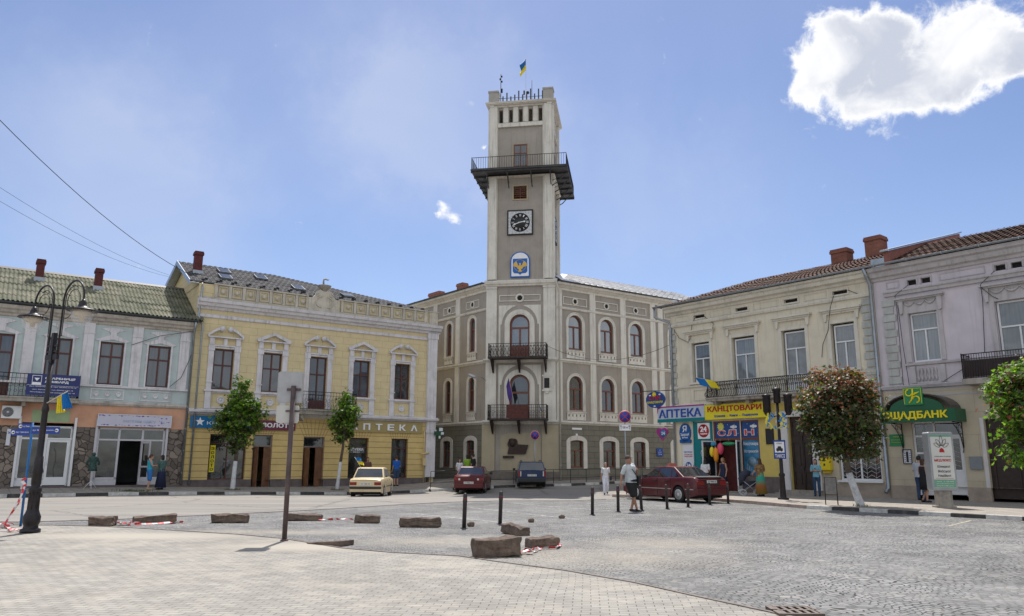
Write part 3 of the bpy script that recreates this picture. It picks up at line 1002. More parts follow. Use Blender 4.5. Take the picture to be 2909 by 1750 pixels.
m_chimdark = mat('dark_red_paint_chimney', (0.1, 0.025, 0.025), 0.8, var=0.3, scale=6, bump=0.4)
m_board_blue = mat('sign_blue', (0.012, 0.14, 0.33), 0.35, var=0.06)
m_navy = mat('banner_navy', (0.02, 0.03, 0.13), 0.5, var=0.08)
m_letter = mat('white_lettering', (0.78, 0.78, 0.8), 0.45, var=0.03)
m_maroonboard = mat('sign_maroon', (0.13, 0.015, 0.04), 0.4, var=0.1)
m_wood = mat('brown_wood_door', (0.16, 0.075, 0.04), 0.45, var=0.3, scale=4)
m_void = mat('unlit_interior', (0.02, 0.018, 0.017), 0.9)
m_concrete = mat('stained_concrete', (0.34, 0.31, 0.27), 0.9, var=0.2, scale=4, bump=0.4, dirt=(0.06, 0.055, 0.05), dirt_amt=0.7, streak=0.7)
def gutter(parent, x0, x1, y, z, m=m_zinc, r=0.075, F=None, dz=0.0):
 g = MB()
 n = 8
 prof = [(y - r * cos(a), z - r * sin(a)) for a in [PI * i / n for i in range(n + 1)]] + [(y + r * 0.8, z), (y - r * 0.8, z)]
 prof = [(y - r * cos(PI * i / n), z - r * sin(PI * i / n)) for i in range(n + 1)]
 inner = [(y + r * 0.82 * cos(PI * i / n), z - r * 0.82 * sin(PI * i / n)) for i in range(n + 1)]
 o = len(g.v)
 g.profile_run(prof + inner, x0, x1)
 k = int((x1 - x0) / 1.4)
 for i in range(k + 1):
  x = x0 + 0.3 + i * 1.4
  if x < x1:
   g.box(x, x + 0.03, y - r - 0.012, y + r, z - r - 0.012, z + 0.015)
 return g.build('gutter', m, parent, F)
def downpipe(parent, pts, r=0.055, m=m_zinc, F=None, bands=6):
 g = MB()
 g.tube(pts, r, 10)
 a, b = Vector(pts[-2]), Vector(pts[-1])
 for i in range(bands):
  p = a.lerp(b, (i + 0.5) / bands)
  g.lathe([(r + 0.012, -0.02), (r + 0.012, 0.02)], p, 10)
 return g.build('downpipe', m, parent, F)
def chimney(parent, x, y, w, d, z0, z1, m=m_brick_red, F=None, cap=True):
 g = MB()
 g.box(x, x + w, y, y + d, z0, z1 - 0.22)
 g.box(x - 0.045, x + w + 0.045, y - 0.045, y + d + 0.045, z1 - 0.22, z1 - 0.08)
 g.box(x - 0.02, x + w + 0.02, y - 0.02, y + d + 0.02, z1 - 0.08, z1)
 c = g.build('chimney', m, parent, F)
 h = MB()
 h.box(x - 0.07, x + w + 0.07, y - 0.07, y + d + 0.07, z0 - 0.25, z0 + 0.12)
 h.build('flashing', m_zinc, c)
 return c
def railing(mb, pts, z0, z1, gap=0.13, r=0.009, belly=0.0, circles=False, mid=True):
 """iron railing along a path of (x, y); belly>0 lets the bars swell outwards low down"""
 P = [Vector((a, b, 0)) for a, b in pts]
 h = z1 - z0
 for a, b in zip(P, P[1:]):
  d = b - a
  n = max(2, int(d.length / gap))
  t = d.normalized()
  o = Vector((t.y, -t.x, 0))
  for i in range(n + 1):
   p = a + d * (i / n)
   if belly:
    pr = []
    for k in range(9):
     s = k / 8
     bulge = belly * math.exp(-((s - 0.22) / 0.22) ** 2) - 0.02
     pr.append(p + o * bulge + t * (0.03 * sin(s * 9)) + Vector((0, 0, z0 + s * h)))
    mb.tube(pr, r, 5)
   else:
    mb.bar(p + Vector((0, 0, z0)), p + Vector((0, 0, z1)), r, 5)
  for z, rr in ((z0 + 0.03, 0.014), (z1, 0.02)) + (((z0 + h * 0.8, 0.01),) if mid else ()):
   mb.bar(a + Vector((0, 0, z)), b + Vector((0, 0, z)), rr, 6)
  if circles:
   m = max(1, int(d.length / 0.22))
   for i in range(m):
    c = a + d * ((i + 0.5) / m)
    for zc, rc in ((z0 + h * 0.5, 0.085), (z0 + h * 0.25, 0.06)):
     q = [c + o * (belly * 0.4) + t * (rc * cos(2 * PI * k / 10)) + Vector((0, 0, zc + rc * sin(2 * PI * k / 10))) for k in range(11)]
     mb.tube(q, r * 0.9, 4, cap=False)
  for p in (a, b):
   mb.bar(p + Vector((0, 0, z0)), p + Vector((0, 0, z1 + 0.04)), 0.02, 6)
 return mb
LF = (-17.06, 40.0)
# ================================================================== teal house
teal = thing('teal_house', 'teal and lilac two-storey house with mossy corrugated roof and stone-clad shops', 'house', (LF[0], LF[1], 0), R(34.9), 'two-storey shop houses round the square')
U0 = -17.0
wins = [-16.9 + 2.25, -12.65, -10.55, -8.42, -6.03, -3.74, -1.53]
up = MB()
holes = [(c - 0.54, c + 0.54, 4.42 if abs(c + 8.42) < .1 else 5.23, 7.38) for c in wins]
wall(up, U0, 0.1, 4.19, 8.9, 0.0, holes, 0.2)
shell(up, U0, 0.1, 8.6, -0.3, 8.9, floors=(4.05,))
up.build('wall', m_teal, teal)
sal = MB()
wall(sal, U0, 0.1, 3.12, 4.19, -0.01, [(-7.15, -5.02, 3.1, 3.28)], 0.2)
sal.build('shop_band', m_salmon, teal)
st = MB()
wall(st, U0, 0.1, -0.3, 3.12, -0.03, [(-7.2, -5.0, 0.33, 3.2), (-4.0, -0.86, 0.33, 3.13), (-12.0, -9.5, 0.33, 3.13)], 0.25)
st.build('stone_cladding', m_rubble, teal)
tr = MB()
for a in (-16.3, -14.1, -11.85, -9.7, -7.53, -5.06, -2.86, -0.58):
 tr.box(a, a + 0.47, -0.07, 0, 5.19, 7.72)
 tr.box(a - 0.03, a + 0.5, -0.1, 0, 7.72, 7.78)
 tr.box(a, a + 0.47, -0.08, 0, 7.78, 8.25)
tr.box(U0, 0.1, -0.1, 0, 5.1, 5.19)
for c in wins:
 # flat window arch with keystone and a rayed panel above
 tr.prism([(c - 0.62, 7.4), (c - 0.54, 7.4), (c, 7.5), (c + 0.54, 7.4), (c + 0.62, 7.4), (c + 0.8, 7.45), (c, 7.78), (c - 0.8, 7.45)], -0.045, 0)
 tr.box(c - 0.13, c + 0.13, -0.075, 0, 7.5, 7.86)
 tr.box(c - 0.2, c + 0.2, -0.06, 0, 7.86, 8.1)
 tr.prism([(c - 0.55, 8.02), (c - 0.2, 7.9), (c - 0.2, 8.12)], -0.03, 0)
 tr.prism([(c + 0.55, 8.02), (c + 0.2, 7.9), (c + 0.2, 8.12)], -0.03, 0)
 tr.box(c - 0.62, c - 0.54, -0.05, 0, 5.19, 7.4)
 tr.box(c + 0.54, c + 0.62, -0.05, 0, 5.19, 7.4)
tr.build('pilasters_and_arches', m_lilac, teal)
pn = MB()
for c in (-3.74, -1.53, -10.55, -12.65):
 for (a, b, p, q) in ((-.75, .75, 4.98, 5.03), (-.75, .75, 4.5, 4.55), (-.75, -.7, 4.55, 4.98), (.7, .75, 4.55, 4.98)):
  pn.box(c + a, c + b, -0.035, 0, p, q)
 for k in (-0.5, 0, 0.5):
  pn.lathe([(0.12, 0.036), (0.12, 0), (0.085, 0), (0.075, 0.024)], (c + k, -0.036, 4.765), 14, 'y')
pn.build('sill_panels', m_lilac, teal)
co = MB()
co.profile_run([(0, 8.2), (-0.06, 8.25), (-0.08, 8.34), (-0.2, 8.4), (-0.24, 8.5), (-0.36, 8.56), (-0.42, 8.68), (-0.42, 8.72), (0, 8.72)], U0, 0.12)
co.profile_run([(0, 4.17), (-0.08, 4.2), (-0.13, 4.3), (-0.05, 4.4), (0, 4.42)], -5.0, 0.1)
co.build('cornice', m_dirty, teal)
gutter(teal, U0, 0.2, -0.5, 8.84, m_darkgutter, 0.085)
downpipe(teal, [(0.02, -0.5, 8.75), (0.02, -0.42, 8.45), (0.05, -0.12, 8.2), (0.05, -0.12, 0.35)], 0.06, bands=7)
for i, c in enumerate(wins):
 if abs(c + 8.42) < .1:
  window(teal, c - .54, c + .54, 4.42, 7.38, 0.12, m_brownframe, m_glass, transom=0.71, fw=0.085, low=0.8, top_mull=1)
 else:
  window(teal, c - .54, c + .54, 5.23, 7.38, 0.12, m_brownframe, m_glass, transom=0.66, fw=0.085, top_mull=1, sill=(-0.12, 0.05, m_lilac))
# corrugated roof, six courses of sheets lapping over each other
rf = MB()
pitch_y, pitch_z = 4.0 + 0.5, 11.35 - 8.86
per = 0.19
nc = int((0.45 - U0) / per * 6)
for row in range(6):
 a0, a1 = row / 6 - 0.004, (row + 1) / 6 + 0.012
 lift0, lift1 = 0.035, 0.0
 vs, fs = [], []
 for i in range(nc + 1):
  x = U0 + (0.45 - U0) * i / nc
  w = 0.036 * cos(2 * PI * x / per)
  dz = 0.012 * sin(row * 2.1 + int(x / 1.15) * 1.7)
  for a, lf in ((a0, lift0 + dz), (a1, lift1)):
   vs.append((x, -0.5 + pitch_y * a, 8.88 + pitch_z * a + w + lf))
 for i in range(nc):
  fs.append((2 * i, 2 * i + 2, 2 * i + 3, 2 * i + 1))
 # thickness at the lower edge
 o = len(vs)
 for i in range(nc + 1):
  x, y, z = vs[2 * i]
  vs.append((x, y, z - 0.02))
 for i in range(nc):
  fs.append((o + i, o + i + 1, 2 * i + 2, 2 * i))
 rf.add(vs, fs)
rf.add([(U0, 4.0, 11.3), (0.45, 4.0, 11.3), (0.45, 8.9, 8.7), (U0, 8.9, 8.7)], [(0, 1, 2, 3)])
rf.add([(U0, -0.45, 8.8), (0.42, -0.45, 8.8), (0.42, 4.0, 11.2), (U0, 4.0, 11.2)], [(0, 1, 2, 3)])
def moss_roof():
 m, nt, b = new_mat('mossy_asbestos_sheets')
 nd, L = node_chain(nt)
 tc = nd('ShaderNodeTexCoord')
 nz = nd('ShaderNodeTexNoise', {'Vector': tc.outputs['Object'], 'Scale': 1.3, 'Detail': 9.0, 'Roughness': 0.72})
 rp = nd('ShaderNodeValToRGB', {0: nz.outputs['Fac']})
 rp.color_ramp.elements[0].position = 0.32
 rp.color_ramp.elements[0].color = (0.055, 0.065, 0.035, 1)
 rp.color_ramp.elements[1].position = 0.68
 rp.color_ramp.elements[1].color = (0.22, 0.205, 0.165, 1)
 e = rp.color_ramp.elements.new(0.5)
 e.color = (0.12, 0.122, 0.08, 1)
 br = nd('ShaderNodeTexBrick', {'Vector': tc.outputs['Object'], 'Scale': 1.0, 'Mortar Size': 0.01, 'Brick Width': 1.14, 'Row Height': 0.75}, offset=0.0)
 br.inputs['Color1'].default_value = (1.25, 1.2, 1.15, 1)
 br.inputs['Color2'].default_value = (0.8, 0.85, 0.75, 1)
 br.inputs['Mortar'].default_value = (0.5, 0.5, 0.5, 1)
 c = mixc(nd, 0.8, rp.outputs[0], br.outputs[0], 'MULTIPLY')
 L.new(c, b.inputs['Base Color'])
 b.inputs['Roughness'].default_value = 0.9
 return m
roofo = rf.build('roof', moss_roof(), teal)
cp = MB()
cp.profile_run([(3.82, 11.3), (4.0, 11.44), (4.18, 11.3), (4.0, 11.36)], U0, 0.45)
cp.build('ridge_cap', mat('ridge_metal', (0.13, 0.12, 0.11), 0.6, metal=0.3), roofo)
for x, y, z1 in ((-7.3, 2.6, 11.75), (-4.62, 2.3, 11.6), (-13.1, 2.6, 11.8)):
 chimney(roofo, x, y, 0.36, 0.5, 8.9 + (y + .5) * .553 + .05, z1, m_chimdark)
# balcony on the upper floor
bal = MB()
bal.box(-12.9, -5.02, -0.85, 0, 4.2, 4.36)
bal.box(-12.9, -5.02, -0.9, -0.02, 4.36, 4.42)
for x in (-12.5, -10.8, -9, -7.3, -5.4):
 bal.prism([(x, 4.2), (x + 0.16, 4.2), (x + 0.16, 4.0), (x, 4.0)], -0.6, 0)
balo = bal.build('balcony', m_concrete, teal)
rl = MB()
railing(rl, [(-12.85, -0.82), (-5.06, -0.82), (-5.06, -0.02)], 4.42, 5.48, gap=0.16, circles=True)
rl.build('railing', m_iron, balo)
# shopfronts
for (a, b, d0, d1, m, opn) in ((-7.2, -5.0, -6.05, -5.1, m_whiteframe, False), (-4.0, -0.86, -2.95, -1.98, m_greypvc, True), (-12.0, -9.5, -10.6, -9.6, m_whiteframe, False)):
 fr = MB()
 ft = 3.13
 for x in (a + .02, b - 0.12):
  fr.box(x, x + 0.1, 0.02, 0.12, 0.35, ft)
 for x in (d0 - 0.1, d1):
  fr.box(x, x + 0.1, 0.02, 0.12, 0.35, ft)
 fr.box(a, b, 0.02, 0.12, ft - 0.09, ft)
 fr.box(a, b, 0.015, 0.115, 2.5, 2.58)
 fr.box(a, d0, 0.02, 0.12, 0.62, 0.72)
 fr.box(a, d0, 0.03, 0.11, 0.35, 0.62)
 fr.box(d1 + .1, b, 0.02, 0.12, 0.62, 0.72)
 fr.box(d1 + .1, b, 0.03, 0.11, 0.35, 0.62)
 for x in (a - 0.09, b - 0.01):
  fr.box(x, x + 0.1, -0.12, 0.0, 0.33, 3.55)
 s = fr.build('shopfront', m, teal)
 g = MB()
 for (p, q, z0, z1) in ((a + .12, d0 - .1, .72, 2.5), (d1 + .1, b - .12, .72, 2.5), (a + .12, b - .12, 2.58, ft - .09)):
  if q - p > 0.1:
   g.box(p, q, 0.06, 0.07, z0, z1)
 if not opn:
  g.box(d0 + .12, d1 - .12, 0.06, 0.07, 0.75, 2.42)
 g.build('pane', m_shopglass, s)
 if not opn:
  dl = MB()
  ring(dl, d0 + .12, d1 - .12, 0.75, 2.42, 2.42, 0, .01, .03, .1)
  dl = MB()
  ring(dl, d0 + .12, d1 - .12, 0.75, 2.38, 0, 0.11, 0.03, 0.1)
  dl.box(d0, d1, 0.03, 0.1, 0.38, 0.75)
  dl.bar((d0 + .07, -.02, 1.3), (d0 + .07, -.02, 1.6), 0.012)
  dl.build('door', m, s)
 else:
  dl = MB()   # open leaf swung outwards
  dl.box(0, 0.9, 0, 0.05, 0.36, 0.5)
  dl.box(0, 0.9, 0, 0.05, 2.38, 2.48)
  dl.box(0, 0.08, 0, 0.05, 0.5, 2.38)
  dl.box(0.82, 0.9, 0, 0.05, 0.5, 2.38)
  dl.box(0.08, .82, 0, 0.05, 1.2, 1.28)
  dl.xf(Matrix.Translation((d1, 0.0, 0)) @ Matrix.Rotation(R(-72), 4, 'Z'))
  dl.build('door', m, s)
pt = MB()
pt.box(-6.8, -5.24, -0.02, -0.012, 3.32, 3.88)
pt.build('green_paint_patch', mat('faded_green_paint', (0.32, 0.42, 0.24), 0.85, var=0.1), teal)
pt = MB()
pt.box(U0, 0.12, -0.06, -0.02, -0.3, 0.34)
pt.build('plinth', m_plinth, teal)
# ================================================================== yellow house
yel = thing('yellow_house', 'ochre yellow two-storey house with white window pediments and a stone urn on its parapet', 'house', (LF[0], LF[1], 0), R(34.9), 'two-storey shop houses round the square')
W5 = [(1.18, 2.24), (3.82, 4.9), (6.53, 7.58), (9.23, 10.3), (11.96, 13.02)]
up = MB()
wall(up, 0.13, 14.85, 4.0, 11.0, 0.0, [(a, b, 4.5 if i == 2 else 5.3, 7.5) for i, (a, b) in enumerate(W5)], 0.22)
shell(up, 0.13, 14.85, 8.4, -0.3, 11.0, floors=(3.95,))
# gable wall towards the lower neighbour
up.add([(0.13, 0, 10.9), (0.13, 8.4, 10.9), (0.13, 8.1, 11.6), (0.13, 4.0, 12.85), (0.13, 0.2, 11.0)], [(0, 1, 2, 3, 4)])
up.build('wall', m_yellow, yel)
gf = MB()
wall(gf, 0.13, 14.3, 0.52, 4.0, -0.03, [(1.33, 3.25, .52, 2.93), (3.6, 4.65, .52, 2.95), (6.42, 7.66, .52, 2.9), (9.16, 10.4, .55, 2.9), (11.9, 13.03, .52, 2.9)], 0.28)
gf.build('ground_floor_wall', m_yrust, yel)
pl = MB()
wall(pl, 0.1, 14.3, -0.4, 0.52, -0.09, [(3.6, 4.65, .14, .52), (6.42, 7.66, .12, .52)], 0.3)
for (a, b) in ((0.1, 3.6), (4.65, 6.42), (7.66, 14.3)):
 pl.box(a, b, -0.1, -0.03, 0.5, 0.56)
pl.build('plinth', m_plinth, yel)
# voussoir grooves above the openings
vg = MB()
for (a, b, d) in ((3.6, 4.65, 2.95), (6.42, 7.66, 2.9), (9.16, 10.4, 2.9), (11.9, 13.03, 2.9), (1.33, 3.25, 2.93)):
 c = (a + b) / 2
 for k in range(-4, 5):
  x0 = c + k * (b - a) / 8
  x1 = c + k * (b - a) / 8 * 1.75
  vg.prism([(x0 - .012, d + .02), (x0 + .012, d + .02), (x1 + .012, d + .95), (x1 - .012, d + .95)], -0.036, -0.03)
vg.build('voussoir_joints', mat('ochre_joint', (0.3, 0.2, 0.09), 0.9), yel)
t = MB()
# corner piers, entablature
t.box(14.2, 14.86, -0.16, 0.4, 0.6, 9.5)
t.box(14.15, 14.91, -0.2, 0.42, 3.3, 3.5)
t.box(14.15, 14.91, -0.2, 0.42, 9.25, 9.6)
t.profile_run([(0, 9.14), (-0.08, 9.16), (-0.1, 9.3), (0, 9.36)], 0.13, 14.2)
t.profile_run([(0, 9.58), (-0.1, 9.6), (-0.16, 9.72), (-0.3, 9.76), (-0.36, 9.9), (-0.46, 9.94), (-0.5, 10.1), (0, 10.16)], 0.1, 15.05)
t.profile_run([(0, 3.92), (-0.1, 3.94), (-0.2, 4.02), (-0.34, 4.06), (-0.36, 4.16), (-0.1, 4.24), (0, 4.26)], 0.1, 15.0)
t.box(14.15, 14.95, 0.0, 0.6, 9.6, 10.05)
t.build('entablature', m_lilac, yel)
def surround(a, b, z0, z1, scroll, door=False):
 s = MB()
 for x0 in (a - 0.3, b + 0.02):
  s.box(x0, x0 + 0.28, -0.07, 0, z0 - 0.02, z1 + 0.1)
  s.box(x0 - 0.03, x0 + 0.31, -0.1, 0, z1 - 0.12, z1 + 0.12)
  s.box(x0 - 0.03, x0 + 0.31, -0.1, 0, z0 + 0.35, z0 + 0.42)
  s.box(x0 + 0.02, x0 + 0.26, -0.12, 0, z1 + 0.2, z1 + 0.58)
  if not door:
   s.box(x0 - 0.02, x0 + 0.3, -0.09, 0, 4.26, z0 - 0.12)
 s.box(a - 0.02, b + 0.02, -0.05, 0, z1 + 0.02, z1 + 0.1)
 s.box(a - 0.34, b + 0.34, -0.09, 0, z1 + 0.12, z1 + 0.2)
 c = (a + b) / 2
 s.box(c - 0.1, c + 0.1, -0.1, 0, z1 + 0.2, z1 + 0.56)
 zc = z1 + 0.58
 s.box(a - 0.4, b + 0.4, -0.2, 0, zc, zc + 0.07)
 if not door:
  s.box(a - 0.4, b + 0.4, -0.14, 0, z0 - 0.12, z0 - 0.02)
  s.box(a - 0.02, b + 0.02, -0.05, 0, 4.3, 4.36)
  s.box(a - 0.02, b + 0.02, -0.05, 0, z0 - 0.2, z0 - 0.12)
  s.lathe([(0.2, 0.05), (0.2, 0), (0.14, 0), (0.12, 0.035), (0.07, 0.035), (0.05, 0)], (c, -0.05, (4.36 + z0 - .2) / 2), 18, 'y')
 hw = (b - a) / 2 + 0.42
 if scroll:
  for sg in (-1, 1):
   out = []
   inn = []
   for k in range(9):
    q = k / 8
    x = c + sg * (hw - (hw - 0.2) * q)
    z = zc + 0.07 + 0.42 * sin(q * PI * 0.5) ** 1.1
    out.append((x, z + 0.1))
    inn.append((x, z - 0.03 - 0.02 * q))
   for k in range(8):
    s.prism([inn[k], inn[k + 1], out[k + 1], out[k]], -0.2, 0)
   s.lathe([(0.14, 0), (0.14, 0.22), (0.09, 0.22), (0.08, 0.18), (0.05, 0.18), (0.04, 0.22)], (c + sg * 0.22, -0.22, zc + 0.5), 14, 'y')
   o = len(s.v)
 else:
  for sg in (-1, 1):
   s.prism([(c + sg * hw, zc + 0.07), (c + sg * (hw - .25), zc + 0.07), (c, zc + 0.4), (c, zc + 0.56), (c + sg * hw, zc + 0.16)], -0.2, 0)
 return s.build('window_surround', m_lilac, yel)
for i, (a, b) in enumerate(W5):
 z0 = 4.5 if i == 2 else 5.3
 surround(a, b, z0, 7.5, i % 2 == 0, door=(i == 2))
 window(yel, a, b, z0, 7.5, 0.12, m_brownframe, m_glass if i in (0, 3) else m_glassdark, transom=0.6 if i != 2 else 0.66, fw=0.08, top_mull=1, low=0.5 if i == 2 else None)
# parapet of panelled bays with the central scrolled gable
pb = MB()
bays = [0.95 + k * 0.75 for k in range(7)] + [8.25 + k * 0.82 for k in range(7)]
pb.box(0.13, 14.85, -0.06, 0.2, 10.16, 10.3)
for k, x in enumerate(bays):
 w = 0.72 if k < 7 else 0.78
 pb.box(x - 0.02, x + 0.14, -0.09, 0.1, 10.3, 11.0)
 # frame and boss
 x0, x1 = x + 0.18, x + w - 0.02
 for q in ((x0, x1, 10.36, 10.42), (x0, x1, 10.88, 10.94), (x0, x0 + 0.06, 10.42, 10.88), (x1 - .06, x1, 10.42, 10.88)):
  pb.box(q[0], q[1], -0.06, 0.0, q[2], q[3])
 pb.lathe([(0.13, 0), (0.13, 0.05), (0.08, 0.08)], ((x0 + x1) / 2, -0.0801, 10.65), 14, 'y')
pb.box(6.05, 6.2, -0.09, 0.1, 10.3, 11.0)
pb.box(13.9, 14.1, -0.09, 0.1, 10.3, 11.0)
pb.box(0.9, 6.2, -0.12, 0.16, 11.0, 11.07)
pb.box(8.1, 14.1, -0.12, 0.16, 11.0, 11.07)
pb.box(14.25, 14.85, -0.12, 0.45, 10.16, 11.0)
pb.box(14.2, 14.9, -0.17, 0.5, 11.0, 11.06)
gab = [(6.2, 10.16), (8.1, 10.16), (8.1, 10.95), (7.85, 11.0), (7.7, 11.15), (7.6, 11.4), (7.4, 11.5), (7.25, 11.42), (7.05, 11.42), (6.9, 11.5), (6.7, 11.4), (6.6, 11.15), (6.45, 11.0), (6.2, 10.95)]
pb.prism(gab, -0.14, 0.12)
for sg in (-1, 1):
 q = [(7.15 + sg * (0.18 + 0.34 * sin(t_)), -0.16, 10.75 + 0.32 * cos(t_)) for t_ in [PI * k / 10 for k in range(11)]]
 pb.tube(q, 0.035, 6)
 q = [(7.15 + sg * (0.42 + 0.1 * cos(t_)), -0.15, 11.2 + 0.1 * sin(t_)) for t_ in [2 * PI * k / 10 for k in range(10)]]
 pb.tube(q, 0.03, 6)
pb.build('parapet', mat('weathered_parapet', (0.5, 0.46, 0.38), 0.85, var=0.14, bump=0.3, dirt=DIRT, dirt_amt=0.55, streak=0.45), yel)
ur = MB()
ur.lathe([(0.12, 11.45), (0.1, 11.5), (0.16, 11.53), (0.34, 11.66), (0.4, 11.74), (0.42, 11.78), (0.36, 11.8), (0.2, 11.84), (0.06, 11.86)], (7.15, 0, 0), 18)
ur.tube([(7.1, 0, 11.84), (7.08, 0, 12.02), (7.1, 0, 12.16), (7.2, 0, 12.2), (7.34, 0, 12.17), (7.42, 0, 12.2)], 0.05, 8, radii=[.06, .055, .05, .05, .045, .03])
ur.build('stone_urn', m_concrete, yel)
# roof of pressed metal tiles
rf = MB()
NX, NY = 150, 42
def rz(u, v):
 """ridge drops from u=5.5 towards the far end"""
 ridge = 12.98 - max(0, (u - 5.3)) * 0.085
 return 11.1 + (ridge - 11.1) * v
vs, fs = [], []
for i in range(NX + 1):
 u = -0.35 + 15.2 * i / NX
 for j in range(NY + 1):
  v = j / NY
  st_ = (j % 3) / 3 * 0.05
  vs.append((u, 0.18 + 3.85 * v, rz(u, v) + 0.02 * cos(2 * PI * u / 0.3) + 0.03 - st_ * 0.8))
for i in range(NX):
 for j in range(NY):
  k = i * (NY + 1) + j
  fs.append((k, k + NY + 1, k + NY + 2, k + 1))
rf.add(vs, fs)
rf.add([(-0.35, 4.03, 12.98), (5.3, 4.03, 12.98), (14.85, 4.03, 12.17), (14.85, 8.5, 11.0), (-0.35, 8.5, 11.6)], [(0, 1, 2, 3, 4)])
m_mtile = brick_mat('grey_metal_tiles', (0.045, 0.043, 0.045), (0.035, 0.034, 0.036), (0.14, 0.135, 0.135), 0.3, 0.32, 0.03, rot=(0, 0, 0), rough=1.0, noise_amt=0.2)
ro = rf.build('roof', m_mtile, yel)
ve = MB()
for (y0, z0, y1, z1) in ((0.12, 11.1, 4.03, 12.99), (4.03, 12.99, 8.5, 11.6)):
 ve.hexa([(-0.38, y0, z0 - 0.22), (-0.34, y0, z0 - 0.22), (-0.34, y1, z1 - 0.22), (-0.38, y1, z1 - 0.22), (-0.38, y0, z0 + 0.06), (-0.34, y0, z0 + 0.06), (-0.34, y1, z1 + 0.06), (-0.38, y1, z1 + 0.06)])
 ve.hexa([(-0.34, y0, z0 - 0.1), (0.12, y0, z0 - 0.1), (0.12, y1, z1 - 0.1), (-0.34, y1, z1 - 0.1), (-0.34, y0, z0 - 0.06), (0.12, y0, z0 - 0.06), (0.12, y1, z1 - 0.06), (-0.34, y1, z1 - 0.06)])
ve.build('verge_board', m_zinc, ro)
eg = MB()
eg.box(0.5, 14.85, 0.12, 0.24, 11.075, 11.13)
eg.build('eaves_gutter', m_darkgutter, ro)
sk = MB()
sp = [(1.7, 0.62), (1.5, 0.28), (3.8, 0.55), (5.7, 0.22), (8.9, 0.25)]
for u, v in sp:
 for du in (0, 0.62):
  pass
 y0, y1 = 0.18 + 3.85 * v, 0.18 + 3.85 * (v + 0.2)
 za, zb = rz(u, v) + 0.05, rz(u, v + 0.2) + 0.05
 sk.hexa([(u, y0, za), (u + .7, y0, za), (u + .7, y1, zb), (u, y1, zb), (u, y0, za + .1), (u + .7, y0, za + .1), (u + .7, y1, zb + .1), (u, y1, zb + .1)])
 g = MB()
 g.hexa([(u + .07, y0 + .06, za + .13), (u + .63, y0 + .06, za + .13), (u + .63, y1 - .06, zb + .075), (u + .07, y1 - .06, zb + .075)] + [(a_, b_, c_ + .012) for a_, b_, c_ in [(u + .07, y0 + .06, za + .13), (u + .63, y0 + .06, za + .13), (u + .63, y1 - .06, zb + .075), (u + .07, y1 - .06, zb + .075)]])
 s2 = sk.build('skylight', m_darkgutter, ro)
 g.build('pane', m_shopglass, s2)
 sk = MB()
sg_ = MB()
for k in range(36):
 u = 0.3 + (k // 2) * 0.8 + (k % 2) * 0.22
 v = 0.07 + 0.06 * (k % 2)
 y = 0.18 + 3.85 * v
 sg_.box(u, u + 0.16, y, y + 0.03, rz(u, v), rz(u, v) + 0.13)
sg_.build('snow_guards', m_iron, ro)
chimney(ro, 0.18, 1.9, 0.42, 0.42, 12.0, 13.25, m_chimdark)
downpipe(yel, [(0.28, 0.1, 11.0), (0.28, -0.1, 10.7), (0.2, -0.12, 9.2), (0.32, -0.22, 8.85), (0.42, -0.22, 8.6), (0.42, -0.2, 0.35)], 0.05, bands=8)
# first floor balcony
bb = MB()
bb.box(5.75, 9.2, -0.85, 0, 4.12, 4.32)
bb.box(5.7, 9.25, -0.92, 0, 4.32, 4.4)
for x in (5.95, 8.8):
 bb.prism([(x, 4.12), (x + 0.2, 4.12), (x + 0.2, 3.75), (x, 3.95)], -0.6, 0)
bbo = bb.build('balcony', m_concrete, yel)
rl = MB()
railing(rl, [(5.8, -0.05), (5.8, -0.8), (9.15, -0.8), (9.15, -0.05)], 4.4, 5.4, gap=0.17, belly=0.12, circles=True)
rl.build('railing', mat('blue_black_iron', (0.02, 0.025, 0.05), 0.5, metal=0.3), bbo)
# ground floor openings
window(yel, 1.35, 3.23, 0.56, 2.9, 0.14, m_brownframe, m_shopglass, transom=0.8, fw=0.06, mull=1, name='shop_window')
for (a, b, z1) in ((3.6, 4.65, 2.95), (6.42, 7.66, 2.9)):
 d = MB()
 ring(d, a + 0.07, b - 0.07, 0.14, z1 - 0.07, 0, 0.07, 0.1, 0.2)
 d.box(a + .07, b - .07, 0.1, 0.2, 2.3, 2.38)
 do = d.build('doorway', mat('grey_brown_frame', (0.23, 0.18, 0.17), 0.6, var=0.2), yel)
 for sgn, x0 in ((1, a + .08), (-1, b - .08)):
  lf = MB()
  w = (b - a) * 0.44
  lf.box(0, w, 0, 0.045, 0.15, 2.28)
  for zz0, zz1 in ((0.3, 1.0), (1.12, 2.15)):
   lf.box(0.08, w - 0.08, -0.012, 0.0, zz0, zz1)
  M = Matrix.Translation((x0, 0.1, 0)) @ Matrix.Rotation(R(-78 if sgn > 0 else 180 + 25), 4, 'Z')
  lf.xf(M)
  lf.build('door_leaf', m_wood, do)
 tp = MB()
 tp.box(a + .07, b - .07, 0.15, 0.16, 2.38, z1 - .07)
 tp.build('pane', m_glassdark, do)
window(yel, 9.18, 10.38, 0.58, 2.88, 0.14, m_brownframe, m_shopglass, transom=0.76, fw=0.06, mull=0, name='shop_window')
window(yel, 11.92, 13.01, 0.56, 2.88, 0.14, m_brownframe, m_shopglass, transom=0.76, fw=0.06, mull=0, name='shop_window')
FL = frame_at(LF, 55.1)
